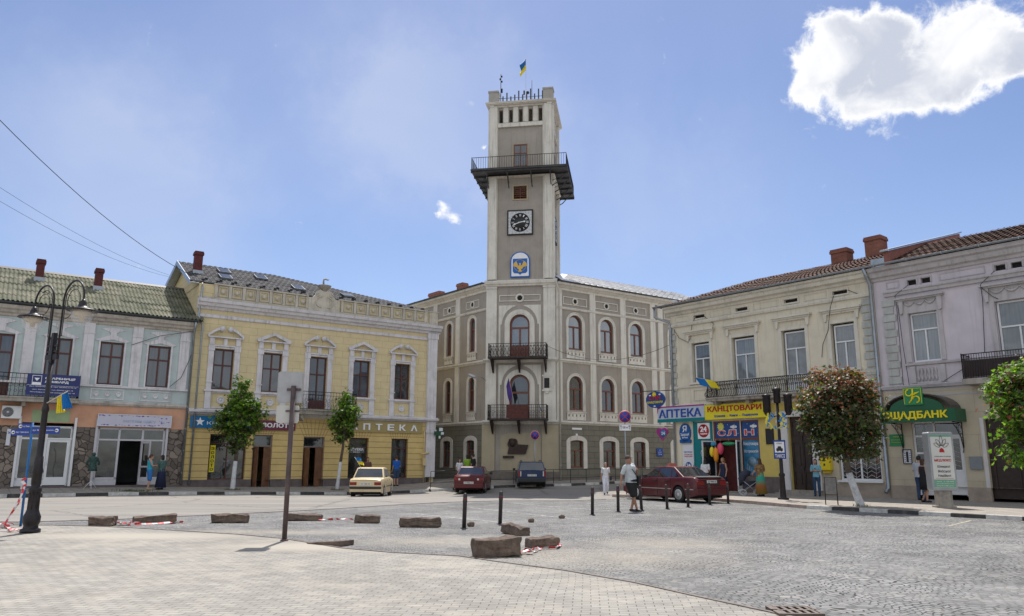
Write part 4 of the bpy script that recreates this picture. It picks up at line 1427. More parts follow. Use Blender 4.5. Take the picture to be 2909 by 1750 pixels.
# ================================================================== town hall with clock tower
m_taupe = mat('taupe_plaster', (0.34, 0.305, 0.265), 0.88, var=0.09, scale=1.2, bump=0.15, dirt=(0.19, 0.17, 0.15), dirt_amt=0.35, streak=0.5)
m_cream = mat('cream_trim', (0.66, 0.63, 0.565), 0.85, var=0.08, scale=1.5, bump=0.15, dirt=(0.2, 0.18, 0.16), dirt_amt=0.3, streak=0.6)
m_grust = brick_mat('grey_green_rustication', (0.2, 0.19, 0.15), (0.185, 0.175, 0.14), (0.11, 0.1, 0.085), 0.9, 0.36, 0.014, bump=0.6, noise_amt=0.12)
m_ochrey = mat('ochre_grey_plaster', (0.4, 0.345, 0.24), 0.88, var=0.08, scale=1.2, bump=0.15, dirt=(0.2, 0.18, 0.15), dirt_amt=0.2, streak=0.3)
m_hallroof = brick_mat('zinc_roof_sheets', (0.68, 0.68, 0.68), (0.6, 0.6, 0.6), (0.35, 0.35, 0.36), 0.9, 0.45, 0.02, rot=(0, 0, 0), noise_amt=0.2, rough=0.5)
m_hallglass = glass_mat('hall_glass', (0.04, 0.05, 0.06), curtain=(0.13, 0.16, 0.2), gloss=0.14)
T0 = (-1.572, 49.408)
hall = thing('town_hall', 'taupe and cream three-storey town hall with tall clock tower, arched windows and iron balconies', 'town hall', (T0[0], T0[1], 0), R(-9))
TW = Matrix.Identity(4)
WLm = Matrix.Translation((0.02, 0.12, 0)) @ Matrix.Rotation(R(-51 + 9), 4, 'Z')
WRm = Matrix.Translation((4.42, 0.1, 0)) @ Matrix.Rotation(R(34 + 9), 4, 'Z')
D = 4.5
# --- lower tower front (three storeys)
w = MB()
wall(w, 0.0, 4.4, 4.0, 13.05, 0.1, [(1.43, 2.76, 4.2, 7.11, 0.66), (1.43, 2.76, 8.3, 11.09, 0.66)], 0.3)
wall(w, 0.0, 4.4, -0.3, 4.0, 0.12, [], 0.3)
w.build('tower_wall', m_taupe, hall, TW)
t = MB()
for a, b in ((-0.14, 0.56), (3.68, 4.46)):
 t.box(a, b, 0.0, 0.35, 4.0, 8.02)
 t.box(a, b, 0.0, 0.35, 8.02, 13.0)
 t.box(a - 0.03, b + 0.03, -0.05, 0.35, 12.85, 12.97)
for z in (4.0, 8.0):
 t.profile_run([(0.1, z - 0.12), (0.0, z - 0.1), (-0.06, z - .02), (-0.14, z + .04), (-0.14, z + 0.12), (0.0, z + 0.17), (0.1, z + 0.17)], -0.3, 4.6)
t.profile_run([(0.1, 13.0), (-0.04, 13.0), (-0.08, 13.1), (-0.16, 13.15), (-0.2, 13.3), (-0.2, 13.36), (0.1, 13.46)], -0.25, 4.6)
for z0, z1 in ((4.2, 7.11), (8.3, 11.09)):
 ring(t, 1.43, 2.76, z0, z1, 0.66, 0.33, 0.02, 0.12)
 ring(t, 1.34, 2.85, z0, z1 + .09, 0.75, 0.06, 0.0, 0.11)
 # spandrel panels left and right of the outer arch
 zt = z1 + 0.62
 for sg in (-1, 1):
  c = 2.095
  arcp = [(c + sg * 1.18 * cos(q), z1 - 0.66 + 1.25 * sin(q)) for q in [PI / 2 * k / 8 for k in range(8)]]
  pl_ = [(c + sg * 1.4, z1 - 0.66)] + arcp + [(c + sg * 0.35, zt), (c + sg * 1.4, zt)]
  t.prism(pl_, 0.06, 0.11)
  t.box(min(c + sg * 1.4, c + sg * 1.28), max(c + sg * 1.4, c + sg * 1.28), 0.06, 0.11, z0, z1 - 0.66)
for q in ((0.72, 3.48, 11.98, 12.03), (0.72, 3.48, 12.36, 12.41), (.72, .77, 12.03, 12.36), (3.43, 3.48, 12.03, 12.36)):
 t.box(q[0], q[1], 0.05, 0.1, q[2], q[3])
t.lathe([(0.3, 0.06), (0.3, 0), (0.18, 0), (0.18, 0.05)], (2.1, 0.04, 12.19), 20, 'y')
t.build('tower_trim', m_cream, hall, TW)
t = MB()
for a, b in ((-0.34, 0.5), (3.55, 4.62)):
 t.box(a, b, 0.0, 0.35, 0.95, 3.88)
nz_ = [(0.86, 0.8), (3.48, 0.8), (3.48, 3.12)] + [(2.17 + 1.31 * cos(q), 3.12 + 0.27 * sin(q)) for q in [PI * k / 10 for k in range(1, 10)]] + [(0.86, 3.12)]
t.prism(nz_, 0.09, 0.14)
t.build('ground_floor_piers', m_ochrey, hall, TW)
t = MB()
t.box(-0.45, 4.72, -0.08, 0.3, -0.3, 0.95)
t.build('plinth', mat('granite_plinth', (0.17, 0.15, 0.13), 0.85, var=0.2, bump=0.3, dirt=(0.08, 0.07, 0.06), dirt_amt=0.4), hall, TW)
oc = MB()
oc.lathe([(0.165, 0), (0.165, 0.02)], (2.1, 0.07, 12.19), 20, 'y')
oc.build('round_vent', m_void, hall, TW)
window(hall, 1.43, 2.76, 8.3, 11.09, 0.22, m_redbrown, m_hallglass, TW, rise=0.66, fw=0.13, transom=0.68, name='balcony_door', low=0.75)
window(hall, 1.43, 2.76, 4.2, 7.11, 0.22, m_redbrown, m_glassdark, TW, rise=0.66, fw=0.14, transom=0.6, mull=0, name='balcony_door', low=0.95)
# --- upper tower: four faces
def tower_face(F, front):
 w = MB()
 holes = [(0.62 + k * 0.695, 0.87 + k * 0.695, 24.72, 25.68) for k in range(5)]
 wall(w, 0.0, 4.3, 21.0, 26.0, 0.08, holes, 0.35)
 wall(w, 0.0, 4.3, 13.4, 21.0, 0.08, [(1.66, 2.56, 19.08, 20.02)], 0.3)
 if front is None:
  pass
 w.build('tower_wall', m_taupe, hall, F)
 t = MB()
 for a, b in ((-0.13, 0.55), (3.67, 4.43)):
  t.box(a, b, 0.0, 0.5, 13.46, 20.7)
  t.box(a, b, 0.0, 0.5, 21.0, 25.92)
  t.box(a + 0.02, b - 0.02, -0.012, 0.0, 23.6, 23.62)
 for k in range(4):
  a = 0.87 + k * 0.695
  t.box(a + 0.05, a + 0.395, 0.04, 0.08, 24.72, 25.9)
 t.box(0.55, 3.67, -0.01, 0.08, 24.42, 24.66)
 t.box(0.55, 3.67, -0.04, 0.08, 24.36, 24.42)
 t.box(-0.16, 4.46, -0.04, 0.3, 25.86, 25.98)
 t.build('tower_trim', m_cream, hall, F)
 # slots darken because the loft behind is unlit
 s = MB()
 ring(s, 1.66, 2.56, 19.08, 20.02, 0, 0.09, 0.03, 0.09)
 s.box(1.57, 2.65, 0.03, 0.09, 19.0, 19.08)
 ring(s, 1.66, 2.6, 21.0, 23.05, 0.12, 0.09, 0.03, 0.09)
 for x in (0.62, 2.66):
  s.box(x, x + 0.02, 0.072, 0.08, 19.08, 20.9)
 s.build('opening_frames', m_ochrey, hall, F)
 lv = MB()
 for k in range(6):
  z = 19.1 + k * 0.155
  lv.hexa([(1.66, 0.12, z), (2.56, 0.12, z), (2.56, 0.22, z + 0.1), (1.66, 0.22, z + 0.1), (1.66, 0.12, z + .02), (2.56, 0.12, z + .02), (2.56, 0.22, z + 0.12), (1.66, 0.22, z + .12)])
 lv.box(2.09, 2.13, 0.1, 0.2, 19.08, 20.02)
 lv.build('louvre', m_redbrown, hall, F)
 dn = MB()
 ring(dn, 1.72, 2.54, 21.02, 22.98, 0, 0.07, 0.02, 0.1)
 dn.box(2.09, 2.15, 0.03, 0.1, 21.02, 22.98)
 dn.box(1.72, 2.54, 0.04, 0.1, 21.02, 21.5)
 dn.box(1.72, 2.54, 0.035, 0.1, 22.35, 22.42)
 d_ = dn.build('tower_door', m_redbrown, hall, F)
 g = MB()
 g.box(1.72, 2.54, 0.06, 0.075, 21.5, 22.98)
 g.build('pane', m_glassdark, d_)
SIDES = [TW, Matrix.Translation((4.3, 0, 0)) @ Matrix.Rotation(R(90), 4, 'Z'), Matrix.Translation((4.3, 4.3, 0)) @ Matrix.Rotation(R(180), 4, 'Z'), Matrix.Translation((0, 4.3, 0)) @ Matrix.Rotation(R(270), 4, 'Z')]
for i, F in enumerate(SIDES):
 tower_face(F, i == 0)
cr = MB()
for (z0, z1, e) in ((25.98, 26.04, 0.2), (26.04, 26.12, 0.28), (26.12, 26.16, 0.32)):
 cr.box(-e, 4.3 + e, -e, 4.3 + e, z0, z1)
cr.box(-0.2, 4.5, -0.2, 4.5, 20.62, 20.7)
cr.box(0.4, 3.9, 0.5, 3.9, 24.0, 24.1)
cr.build('tower_cornice', m_cream, hall, TW)
mr = MB()
for x in (-0.12, 3.72):
 for y in (-0.1, 3.7):
  mr.box(x, x + 0.68, y, y + 0.68, 26.16, 26.98)
  mr.box(x - 0.04, x + 0.72, y - 0.04, y + 0.72, 26.98, 27.1)
mr.build('corner_pier', mat('grey_pier', (0.36, 0.34, 0.31), 0.85, var=0.1, bump=0.2, dirt=DIRT, dirt_amt=0.3), hall, TW)
sl = MB()
for k in range(11):
 x = 0.82 + k * 0.28
 h = [0.55, .8, .5, .62, .9, .6, .62, 1.0, .6, .95, .8][k]
 for y in (0.1, 4.1):
  sl.box(x, x + 0.09, y, y + 0.03, 26.16, 26.2 + h)
  sl.box(y, y + .03, x, x + 0.09, 26.16, 26.2 + h)
for y in (0.13, 4.13):
 sl.bar((0.5, y, 26.6), (3.8, y, 26.6), 0.02)
 sl.bar((y, .5, 26.6), (y, 3.8, 26.6), 0.02)
sl.build('slat_railing', mat('dark_slats', (0.07, 0.075, 0.08), 0.6, metal=0.4, var=0.2), hall, TW)
an = MB()
an.bar((0.55, 1.0, 26.1), (0.55, 1.0, 28.95), 0.025)
for z, dx in ((28.3, .1), (28.5, -.1), (28.7, .09)):
 an.box(0.55 + min(dx, 0), 0.55 + max(dx, 0) + .02, .97, 1.03, z, z + 0.12)
an.box(0.58, 0.68, .95, 1.05, 27.5, 27.8)
an.bar((2.8, 1, 26.1), (2.8, 1, 28.3), 0.018)
an.lathe([(0.1, 0), (0.12, .1)], (2.5, 0.9, 27.35), 10, 'y')
an.box(2.2, 2.3, .9, 1.0, 27.2, 27.5)
an.build('antenna', m_iron, hall, TW)
# viewing platform on brackets
pf = MB()
e = 1.12
pf.box(-e, 4.3 + e, -e, 4.3 + e, 20.84, 20.95)
for k in range(7):
 q = -e + 0.1 + k * 1.04
 pf.box(-e, 4.3 + e, q, q + 0.09, 20.72, 20.84)
for x in (-0.05, 1.35, 2.95, 4.25):
 for (F_) in SIDES:
  M = F_
  o = len(pf.v)
  pf.tube([(x, 0.0, 19.9), (x, -0.35, 20.1), (x, -0.7, 20.5), (x, -1.02, 20.78)], 0.035, 6)
  pf.tube([(x, 0.0, 20.25), (x, -0.3, 20.4), (x, -0.4, 20.65), (x, -0.2, 20.75)], 0.02, 5)
  pf.xf(M, o)
pfo = pf.build('viewing_platform', mat('dark_platform', (0.06, 0.06, 0.062), 0.7, metal=0.2, var=0.3, scale=3), hall, TW)
rl = MB()
a_, b_ = -e + 0.06, 4.3 + e - 0.06
railing(rl, [(a_, a_), (b_, a_), (b_, b_), (a_, b_), (a_, a_)], 20.95, 21.78, gap=0.16, r=0.012, mid=False)
rl.build('railing', m_iron, pfo)
# --- clocks (front and right side)
def clock(F, c=(2.12, 17.4)):
 s = MB()
 ring(s, c[0] - 0.8, c[0] + 0.8, c[1] - 0.8, c[1] + 0.8, 0, 0.08, -0.04, 0.08)
 s.box(c[0] - 0.88, c[0] + 0.88, -0.04, 0.08, c[1] - 0.88, c[1] - 0.8)
 cl = s.build('clock', m_iron, hall, F)
 s = MB()
 s.box(c[0] - 0.8, c[0] + 0.8, -0.01, 0.07, c[1] - 0.8, c[1] + 0.8)
 s.build('clock_surround', mat('mottled_white_stone', (0.5, 0.52, 0.53), 0.5, var=0.45, scale=9), cl)
 s = MB()
 s.lathe([(0.66, 0), (0.66, 0.03)], (c[0], -0.035, c[1]), 40, 'y')
 s.build('clock_face', mat('clock_black', (0.015, 0.016, 0.02), 0.4), cl)
 s = MB()
 for k, txt in enumerate(['XII', 'I', 'II', 'III', 'IIII', 'V', 'VI', 'VII', 'VIII', 'IX', 'X', 'XI']):
  a = -k * PI / 6
  wd = 0.05 + 0.028 * len(txt)
  o = len(s.v)
  put_text(s, txt, -wd / 2, wd / 2, 0.42, 0.58, -0.036, 0.006, 0.01)
  M = Matrix.Translation((c[0], 0, c[1])) @ Matrix.Rotation(-a, 4, 'Y')
  s.xf(M, o)
 s.build('numerals', m_letter, cl)
 for nm, ln, ang, wd in (('hour_hand', 0.4, 81, 0.07), ('minute_hand', 0.52, 251, 0.06)):
  s = MB()
  s.prism([(-wd / 2, -0.12), (wd / 2, -0.12), (wd * 0.35, ln * 0.6), (wd * 0.9, ln * 0.68), (0, ln), (-wd * 0.9, ln * 0.68), (-wd * 0.35, ln * 0.6)], -0.055, -0.045)
  s.xf(Matrix.Translation((c[0], 0, c[1])) @ Matrix.Rotation(R(ang), 4, 'Y'))
  s.build(nm, m_letter, cl)
clock(TW)
clock(SIDES[1])
# --- coat of arms panel
m_blue = mat('heraldic_blue', (0.01, 0.12, 0.42), 0.4)
m_gold = mat('heraldic_gold', (0.65, 0.42, 0.08), 0.4)
s = MB()
arc = lambda r: [(2.13 + r * cos(q), 14.72 + r * 0.95 * sin(q)) for q in [PI * k / 14 for k in range(15)]]
s.prism([(2.13 - 0.66, 13.58), (2.13 + 0.66, 13.58)] + arc(0.66), -0.03, 0.08)
em = s.build('coat_of_arms', m_blue, hall, TW)
s = MB()
s.prism([(2.13 - 0.58, 13.66), (2.13 + 0.58, 13.66)] + arc(0.58), -0.04, -0.03)
s.build('panel', m_letter, em)
s = MB()
s.prism([(1.64, 14.86), (2.62, 14.86), (2.62, 13.98), (2.52, 13.86), (2.25, 13.84), (2.13, 13.74), (2.01, 13.84), (1.74, 13.86), (1.64, 13.98)], -0.055, -0.04)
s.build('shield', m_blue, em)
s = MB()
q = [(2.13 + 0.4 * cos(2 * PI * k / 24), -0.06, 14.38 + 0.4 * sin(2 * PI * k / 24)) for k in range(25)]
s.tube(q, 0.012, 4, cap=False)
for sg in (-1, 1):
 for k in range(5):
  a = 0.16 + k * 0.2
  x0, z0 = 2.13 + sg * 0.07, 14.2 + k * 0.03
  L_ = 0.52 - 0.045 * k
  ang = R(72 - k * 13)
  x1, z1 = x0 + sg * L_ * cos(ang) + sg * 0.03, z0 + L_ * sin(ang)
  s.prism([(x0, z0 - 0.05), (x0 + sg * 0.08, z0 - 0.06), (x1 + sg * 0.05, z1 - 0.1), (x1, z1), (x0, z0 + 0.05)], -0.075 + .001 * k, -0.056)
s.prism([(2.05, 14.1), (2.13, 13.98), (2.21, 14.1), (2.22, 14.3), (2.17, 14.42), (2.2, 14.5), (2.13, 14.56), (2.06, 14.5), (2.09, 14.42), (2.04, 14.3)], -0.085, -0.056)
s.prism([(2.0, 13.94), (2.26, 13.94), (2.19, 14.1), (2.07, 14.1)], -0.08, -0.056)
s.build('golden_bird', m_gold, em)
# --- balconies on the tower
m_balc = mat('balcony_brown_iron', (0.035, 0.022, 0.022), 0.55, metal=0.2, var=0.3)
for z in (4.13, 8.05):
 b = MB()
 b.box(0.18, 3.98, -1.0, 0.1, z, z + 0.09)
 for x in (0.32, 2.06, 3.78):
  b.prism([(x, z), (x + 0.12, z), (x + 0.1, z - 0.85), (x + 0.02, z - 0.85)], -0.1, 0.0)
  b.hexa([(x, -0.85, z - .12), (x + .1, -0.85, z - .12), (x + .1, -0.05, z - 0.8), (x, -0.05, z - 0.8), (x, -0.85, z), (x + .1, -0.85, z), (x + .1, -0.05, z), (x, -0.05, z)])
 bo = b.build('balcony', m_balc, hall, TW)
 rl = MB()
 railing(rl, [(0.22, 0.0), (0.22, -0.95), (3.94, -0.95), (3.94, 0.0)], z + 0.09, z + 0.95, gap=0.16 if z > 5 else 0.13, r=0.011, circles=True)
 if z > 5:
  for k in range(17):
   c = 0.33 + k * 0.22
   for sg in (-1, 1):
    rl.tube([(c + sg * 0.1, -0.95, z + 0.12), (c + sg * 0.02, -0.95, z + 0.35), (c + sg * 0.1, -0.95, z + 0.6), (c, -0.95, z + 0.85)], 0.014, 5)
 rl.build('railing', m_balc, bo)
s = MB()
s.box(1.42, 2.78, -0.98, -0.96, 4.24, 5.08)
s.build('balcony_panel', mat('maroon_cloth', (0.09, 0.03, 0.025), 0.8, var=0.3, scale=6), bo)
# --- bronze memorial relief
mb_ = mat('bronze_relief', (0.05, 0.032, 0.028), 0.5, metal=0.5, var=0.3, scale=7, bump=0.4)
s = MB()
s.prism([(1.34, 2.03), (2.5, 2.03), (2.68, 2.6), (1.98, 2.64), (1.97, 2.84), (1.9, 2.96), (1.78, 3.0), (1.62, 2.97), (1.46, 2.9), (1.36, 2.78), (1.33, 2.6), (1.42, 2.45)], -0.02, 0.09)
s.ball((1.67, -0.02, 2.72), 0.2, 10, (1, 0.5, 1.3))
s.ball((1.62, -0.02, 2.9), 0.16, 8, (1.3, 0.5, 0.7))
for k in range(5):
 s.box(1.95, 2.55, -0.028, -0.02, 2.1 + k * 0.09, 2.125 + k * 0.09)
me_ = s.build('memorial_relief', mb_, hall, TW)
s = MB()
s.box(1.05, 1.75, -0.03, 0.09, 1.78, 1.92)
s.build('memorial_shelf', mb_, hall, TW)
# --- framed plaque
s = MB()
s.box(3.66, 4.12, -0.06, 0, 6.1, 6.95)
s.box(3.58, 4.2, -0.09, 0, 6.95, 7.05)
s.box(3.58, 4.2, -0.09, 0, 6.0, 6.1)
s.prism([(3.68, 7.05), (4.1, 7.05), (3.98, 7.3), (3.89, 7.42), (3.8, 7.3)], -0.07, 0)
s.prism([(3.74, 6.0), (4.04, 6.0), (3.95, 5.86), (3.83, 5.86)], -0.06, 0)
po = s.build('plaque', m_cream, hall, TW)
s = MB()
s.box(3.72, 4.06, -0.07, -0.06, 6.2, 6.85)
s.build('plaque_tablet', m_iron, po)
# --- wings
def wing(F, us, cs, pil, uend, left):
 """us: range; cs: window centres; pil: pilaster starts"""
 a, b = us
 w = MB()
 hw2, hw1, hwl = 0.6, 0.58, 0.55
 if left:
  hw2, hw1, hwl = 0.33, 0.34, 0.45
 h2 = [(c - hw2, c + hw2, 8.84, 11.15, min(hw2, .6)) for c in cs]
 h1 = [(c - hw1, c + hw1, 4.86, 7.08, min(hw1, .58)) for c in cs]
 wall(w, a, b, 4.05, 13.0, 0.0, h2 + h1, 0.25)
 D_ = 9.0
 x0, x1 = (a, b - 0.5) if left else (a + .5, b)
 w.box(x0, x1, D_ - .2, D_, -0.3, 13.0)
 w.box(x0, x1, 0.26, D_ - .2, 12.8, 13.0)
 if left:
  w.box(a, a + .25, 0.003, D_ - .2, -0.3, 12.8)
 else:
  w.box(b - .25, b, 0.003, D_ - .2, -0.3, 12.8)
 w.build('wing_wall', m_taupe, hall, F)
 w = MB()
 hl = [(c - hwl, c + hwl, 1.19, 2.93, 0.12) for c in cs]
 wall(w, a, b, 0.6, 4.05, -0.03, hl, 0.25)
 w.build('wing_ground_floor', m_grust, hall, F)
 w = MB()
 w.box(a, b, -0.1, 0.2, -0.3, 0.62)
 w.build('wing_plinth', MATS['granite_plinth'], hall, F)
 t = MB()
 for p in pil:
  t.box(p, p + 0.48, -0.08, 0, 4.15, 7.98)
  t.box(p, p + 0.48, -0.08, 0, 8.15, 11.45)
  t.box(p, p + 0.48, -0.09, 0, 11.62, 12.75)
 for z in (4.0, 8.0):
  t.profile_run([(0.0, z - 0.1), (-0.06, z - .08), (-0.1, z - .02), (-0.17, z + .03), (-0.17, z + 0.1), (-0.05, z + 0.15), (0, z + .15)], a, b)
 t.profile_run([(0, 11.45), (-0.08, 11.47), (-0.12, 11.56), (-0.12, 11.6), (0, 11.63)], a, b)
 t.profile_run([(0, 12.72), (-0.08, 12.74), (-0.1, 12.86), (-0.2, 12.92), (-0.3, 13.0), (-0.42, 13.05), (-0.45, 13.18), (0, 13.2)], a, b)
 for c in cs:
  for (hw_, z0, z1) in ((hw2, 8.84, 11.15), (hw1, 4.86, 7.08)):
   ring(t, c - hw_, c + hw_, z0 - .08, z1, min(hw_, .6), 0.14, -0.05, 0.02)
   ring(t, c - hw_ - .14, c + hw_ + .14, z0 - .08, z1 + .14, min(hw_, .6) + .14, 0.05, -0.08, 0.02)
  ring(t, c - hwl, c + hwl, 1.12, 2.93, 0.12, 0.3, -0.07, 0.02)
  # pierced apron under each window
  for z0 in (8.28, 4.26):
   hh = hw2 + 0.18
   n = 5
   s_ = 2 * hh / n
   wall(t, c - hh, c + hh, z0, z0 + 0.42, -0.06, [(c - hh + s_ * (k + .5) - .055, c - hh + s_ * (k + .5) + .055, z0 + .17, z0 + .33, .05) for k in range(n)], 0.05)
   t.box(c - hh - 0.03, c + hh + 0.03, -0.1, 0, z0 + 0.42, z0 + 0.48)
   t.box(c - hh, c + hh, -0.06, 0, z0 - 0.05, z0)
  hh = min(hw2 + .42, 1.05)
  for q in ((c - hh, c + hh, 11.8, 11.85), (c - hh, c + hh, 12.3, 12.35), (c - hh, c - hh + .05, 11.85, 12.3), (c + hh - .05, c + hh, 11.85, 12.3)):
   t.box(q[0], q[1], -0.05, 0, q[2], q[3])
  t.lathe([(0.25, 0.07), (0.25, 0), (0.16, 0), (0.16, 0.05)], (c, -0.07, 12.08), 18, 'y')
 t.build('wing_trim', m_cream, hall, F)
 v = MB()
 for c in cs:
  v.lathe([(0.15, 0), (0.15, 0.02)], (c, -0.035, 12.08), 16, 'y')
 v.build('round_vents', m_void, hall, F)
 for c in cs:
  window(hall, c - hw2, c + hw2, 8.84, 11.15, 0.12, m_redbrown, m_hallglass, F, rise=min(hw2, .6), fw=0.1, transom=0.66)
  window(hall, c - hw1, c + hw1, 4.86, 7.08, 0.12, m_redbrown, m_glassdark, F, rise=min(hw1, .58), fw=0.1, transom=0.62)
  window(hall, c - hwl, c + hwl, 1.19, 2.93, 0.1, m_redbrown, m_shopglass, F, rise=0.12, fw=0.09, transom=0.62)
 gutter(hall, a, b, -0.52, 13.26, m_darkgutter, 0.07, F)
wing(WLm, (-13.0, 0.0), [-11.4, -8.2, -4.6, -1.82], [-13.0, -9.9, -6.6, -3.75], 0, True)
wing(WRm, (0.0, 16.0), [1.68, 4.44, 7.17, 11.0, 14.0], [0.06, 2.92, 5.68, 8.55, 9.3, 12.4], 16, False)
rf = MB()
rf.add([(0.2, -0.55, 13.27), (16.2, -0.55, 13.27), (16.2, 4.2, 15.25), (3.9, 4.2, 15.2), (1.2, 1.5, 14.1)], [(0, 1, 2, 3, 4)])
rf.add([(16.2, 4.2, 15.25), (3.9, 4.2, 15.2), (3.9, 9.2, 13.0), (16.2, 9.2, 13.0)], [(0, 1, 2, 3)])
for k in range(28):
 x = 1.6 + k * 0.52
 y1 = min(4.2, (x - .2) * 1.1 - .55)
 rf.hexa([(x, -0.55, 13.27), (x + .03, -0.55, 13.27), (x + .03, y1, 13.27 + (y1 + .55) * .417), (x, y1, 13.27 + (y1 + .55) * .417), (x, -0.55, 13.32), (x + .03, -0.55, 13.32), (x + .03, y1, 13.32 + (y1 + .55) * .417), (x, y1, 13.32 + (y1 + .55) * .417)])
ro = rf.build('roof', m_hallroof, hall, WRm)
rf = MB()
rf.add([(-13.2, -0.55, 13.27), (-0.1, -0.55, 13.27), (-1.5, 1.6, 13.75), (-5, 4.2, 14.2), (-13.2, 4.2, 14.2)], [(0, 1, 2, 3, 4)])
rf.add([(-5, 4.2, 14.2), (-13.2, 4.2, 14.2), (-13.2, 9.2, 13.0), (-5, 9.2, 13.0)], [(0, 1, 2, 3)])
ro2 = rf.build('roof', m_hallroof, hall, WLm)
for (x, w_, z1) in ((-10.6, 1.5, 14.62), (-6.7, 0.75, 14.72)):
 chimney(ro2, x, 2.0, w_, 0.5, 13.2, z1)
downpipe(hall, [(4.55, -0.3, 13.2), (4.7, -0.15, 12.6), (4.72, -0.08, 12.3), (4.74, -0.08, 0.35)], 0.06, mat('cream_pipe', (0.45, 0.42, 0.36), 0.6, var=0.1), TW)
# small street plates and a lamp arm on the wings
s = MB()
s.box(1.3, 2.1, -0.06, -0.04, 3.6, 3.72)
s.box(1.6, 1.75, -0.06, -0.04, 3.2, 3.35)
s.build('address_plate', m_letter, hall, WRm)
s = MB()
s.tube([(-0.1, 0.05, 6.7), (-0.3, -0.3, 6.9), (-0.6, -0.6, 7.0)], 0.02, 6)
s.build('lamp_arm', m_zinc, hall, TW)
s = MB()
s.lathe([(0.03, -0.35), (0.1, -0.2), (0.11, 0.1), (0.05, 0.25)], (0, 0, 0), 10, 'x')
s.xf(Matrix.Translation((-0.85, -0.7, 6.95)) @ Matrix.Rotation(R(25), 4, 'Y'))
s.build('floodlight', mat('grey_lamp', (0.4, 0.4, 0.42), 0.4, metal=0.4), hall, TW)
# small arch of the far pavilion seen past the cream house
# ================================================================== right-hand row
RO = (8.9, 41.9)
FR = frame_at(RO, 140.5)
m_creamwall = mat('pale_cream_plaster', (0.66, 0.6, 0.47), 0.88, var=0.08, scale=1.2, bump=0.15, dirt=(0.3, 0.26, 0.2), dirt_amt=0.3, streak=0.5)
m_creamtrim = mat('cream_mouldings', (0.64, 0.6, 0.51), 0.88, var=0.08, scale=1.5, bump=0.2, dirt=(0.2, 0.19, 0.16), dirt_amt=0.35, streak=0.5)
m_greyq = mat('grey_quoins', (0.42, 0.43, 0.4), 0.88, var=0.12, scale=2, bump=0.2, dirt=(0.2, 0.19, 0.17), dirt_amt=0.4, streak=0.4)
m_pinkwall = mat('dusty_pink_plaster', (0.57, 0.515, 0.55), 0.88, var=0.08, scale=1.2, bump=0.15, dirt=(0.3, 0.28, 0.29), dirt_amt=0.3, streak=0.45)
m_pinktrim = mat('grey_pink_mouldings', (0.47, 0.44, 0.44), 0.88, var=0.1, scale=1.5, bump=0.2, dirt=(0.17, 0.16, 0.14), dirt_amt=0.4, streak=0.5)
m_shopyellow = mat('shop_yellow_paint', (0.6, 0.47, 0.13), 0.8, var=0.08, bump=0.1, dirt=(0.4, 0.36, 0.26), dirt_amt=0.3, streak=0.3)
m_beige = brick_mat('beige_ground_floor', (0.5, 0.44, 0.33), (0.49, 0.43, 0.32), (0.36, 0.31, 0.23), 3.0, 0.9, 0.008, bump=0.3, noise_amt=0.1)
m_bplinth = mat('sandy_plinth', (0.36, 0.3, 0.24), 0.88, var=0.12, bump=0.3, dirt=(0.15, 0.13, 0.11), dirt_amt=0.5)
m_darkdoor = mat('black_brown_door', (0.035, 0.022, 0.018), 0.5, var=0.35, scale=6)
cre = thing('cream_house', 'pale cream two-storey house with long bowed iron balcony above yellow and teal shopfronts', 'house', (RO[0], RO[1], 0), R(-50.5), 'two-storey shop houses round the square')
WN = [(1.4, 2.55, 5.76), (3.94, 5.28, 4.86), (6.78, 8.02, 4.86), (9.3, 10.43, 5.76)]
w = MB()
wall(w, 0.0, 11.4, 4.45, 10.0, 0.0, [(a, b, c, 7.9) for a, b, c in WN] + [(u, u + .72, 9.23, 9.41) for u in (1.62, 4.28, 7.05, 9.53)], 0.24)
shell(w, 0.0, 11.4, 8.6, -0.3, 10.1, floors=(4.35,))
w.build('wall', m_creamwall, cre)
w = MB()
wall(w, 0.0, 5.25, 0.0, 4.45, -0.02, [(1.35, 2.5, .15, 3.66), (2.55, 4.15, .15, 3.66), (4.2, 5.22, .9, 3.66)], 0.3)
w.build('shop_wall', m_creamwall, cre)
w = MB()
wall(w, 5.25, 8.35, 0.85, 4.45, -0.04, [(6.85, 8.0, .33, 3.71)], 0.35)
w.build('yellow_wall', m_shopyellow, cre)
w = MB()
wall(w, 8.35, 11.4, 0.66, 4.45, -0.03, [(9.2, 11.1, 0.8, 3.15)], 0.25)
w.build('beige_wall', m_beige, cre)
w = MB()
w.box(4.2, 6.3, -0.12, 0.1, -0.3, 0.9)
w.build('plinth', m_plinth, cre)
w = MB()
w.box(8.35, 11.4, -0.06, 0.1, -0.3, 0.66)
w.build('sandy_plinth', m_bplinth, cre)
t = MB()
t.profile_run([(0, 9.58), (-0.08, 9.6), (-0.12, 9.7), (-0.3, 9.76), (-0.34, 9.92), (-0.44, 9.96), (-0.46, 10.06), (0, 10.08)], -0.2, 11.4)
t.profile_run([(0, 8.9), (-0.1, 8.92), (-0.14, 9.02), (-0.08, 9.1), (0, 9.12)], -0.05, 11.4)
t.profile_run([(0, 5.5), (-0.08, 5.52), (-0.1, 5.6), (0, 5.64)], 0, 11.4)
t.profile_run([(0, 4.4), (-0.1, 4.42), (-0.16, 4.55), (-0.1, 4.62), (0, 4.64)], 0, 11.4)
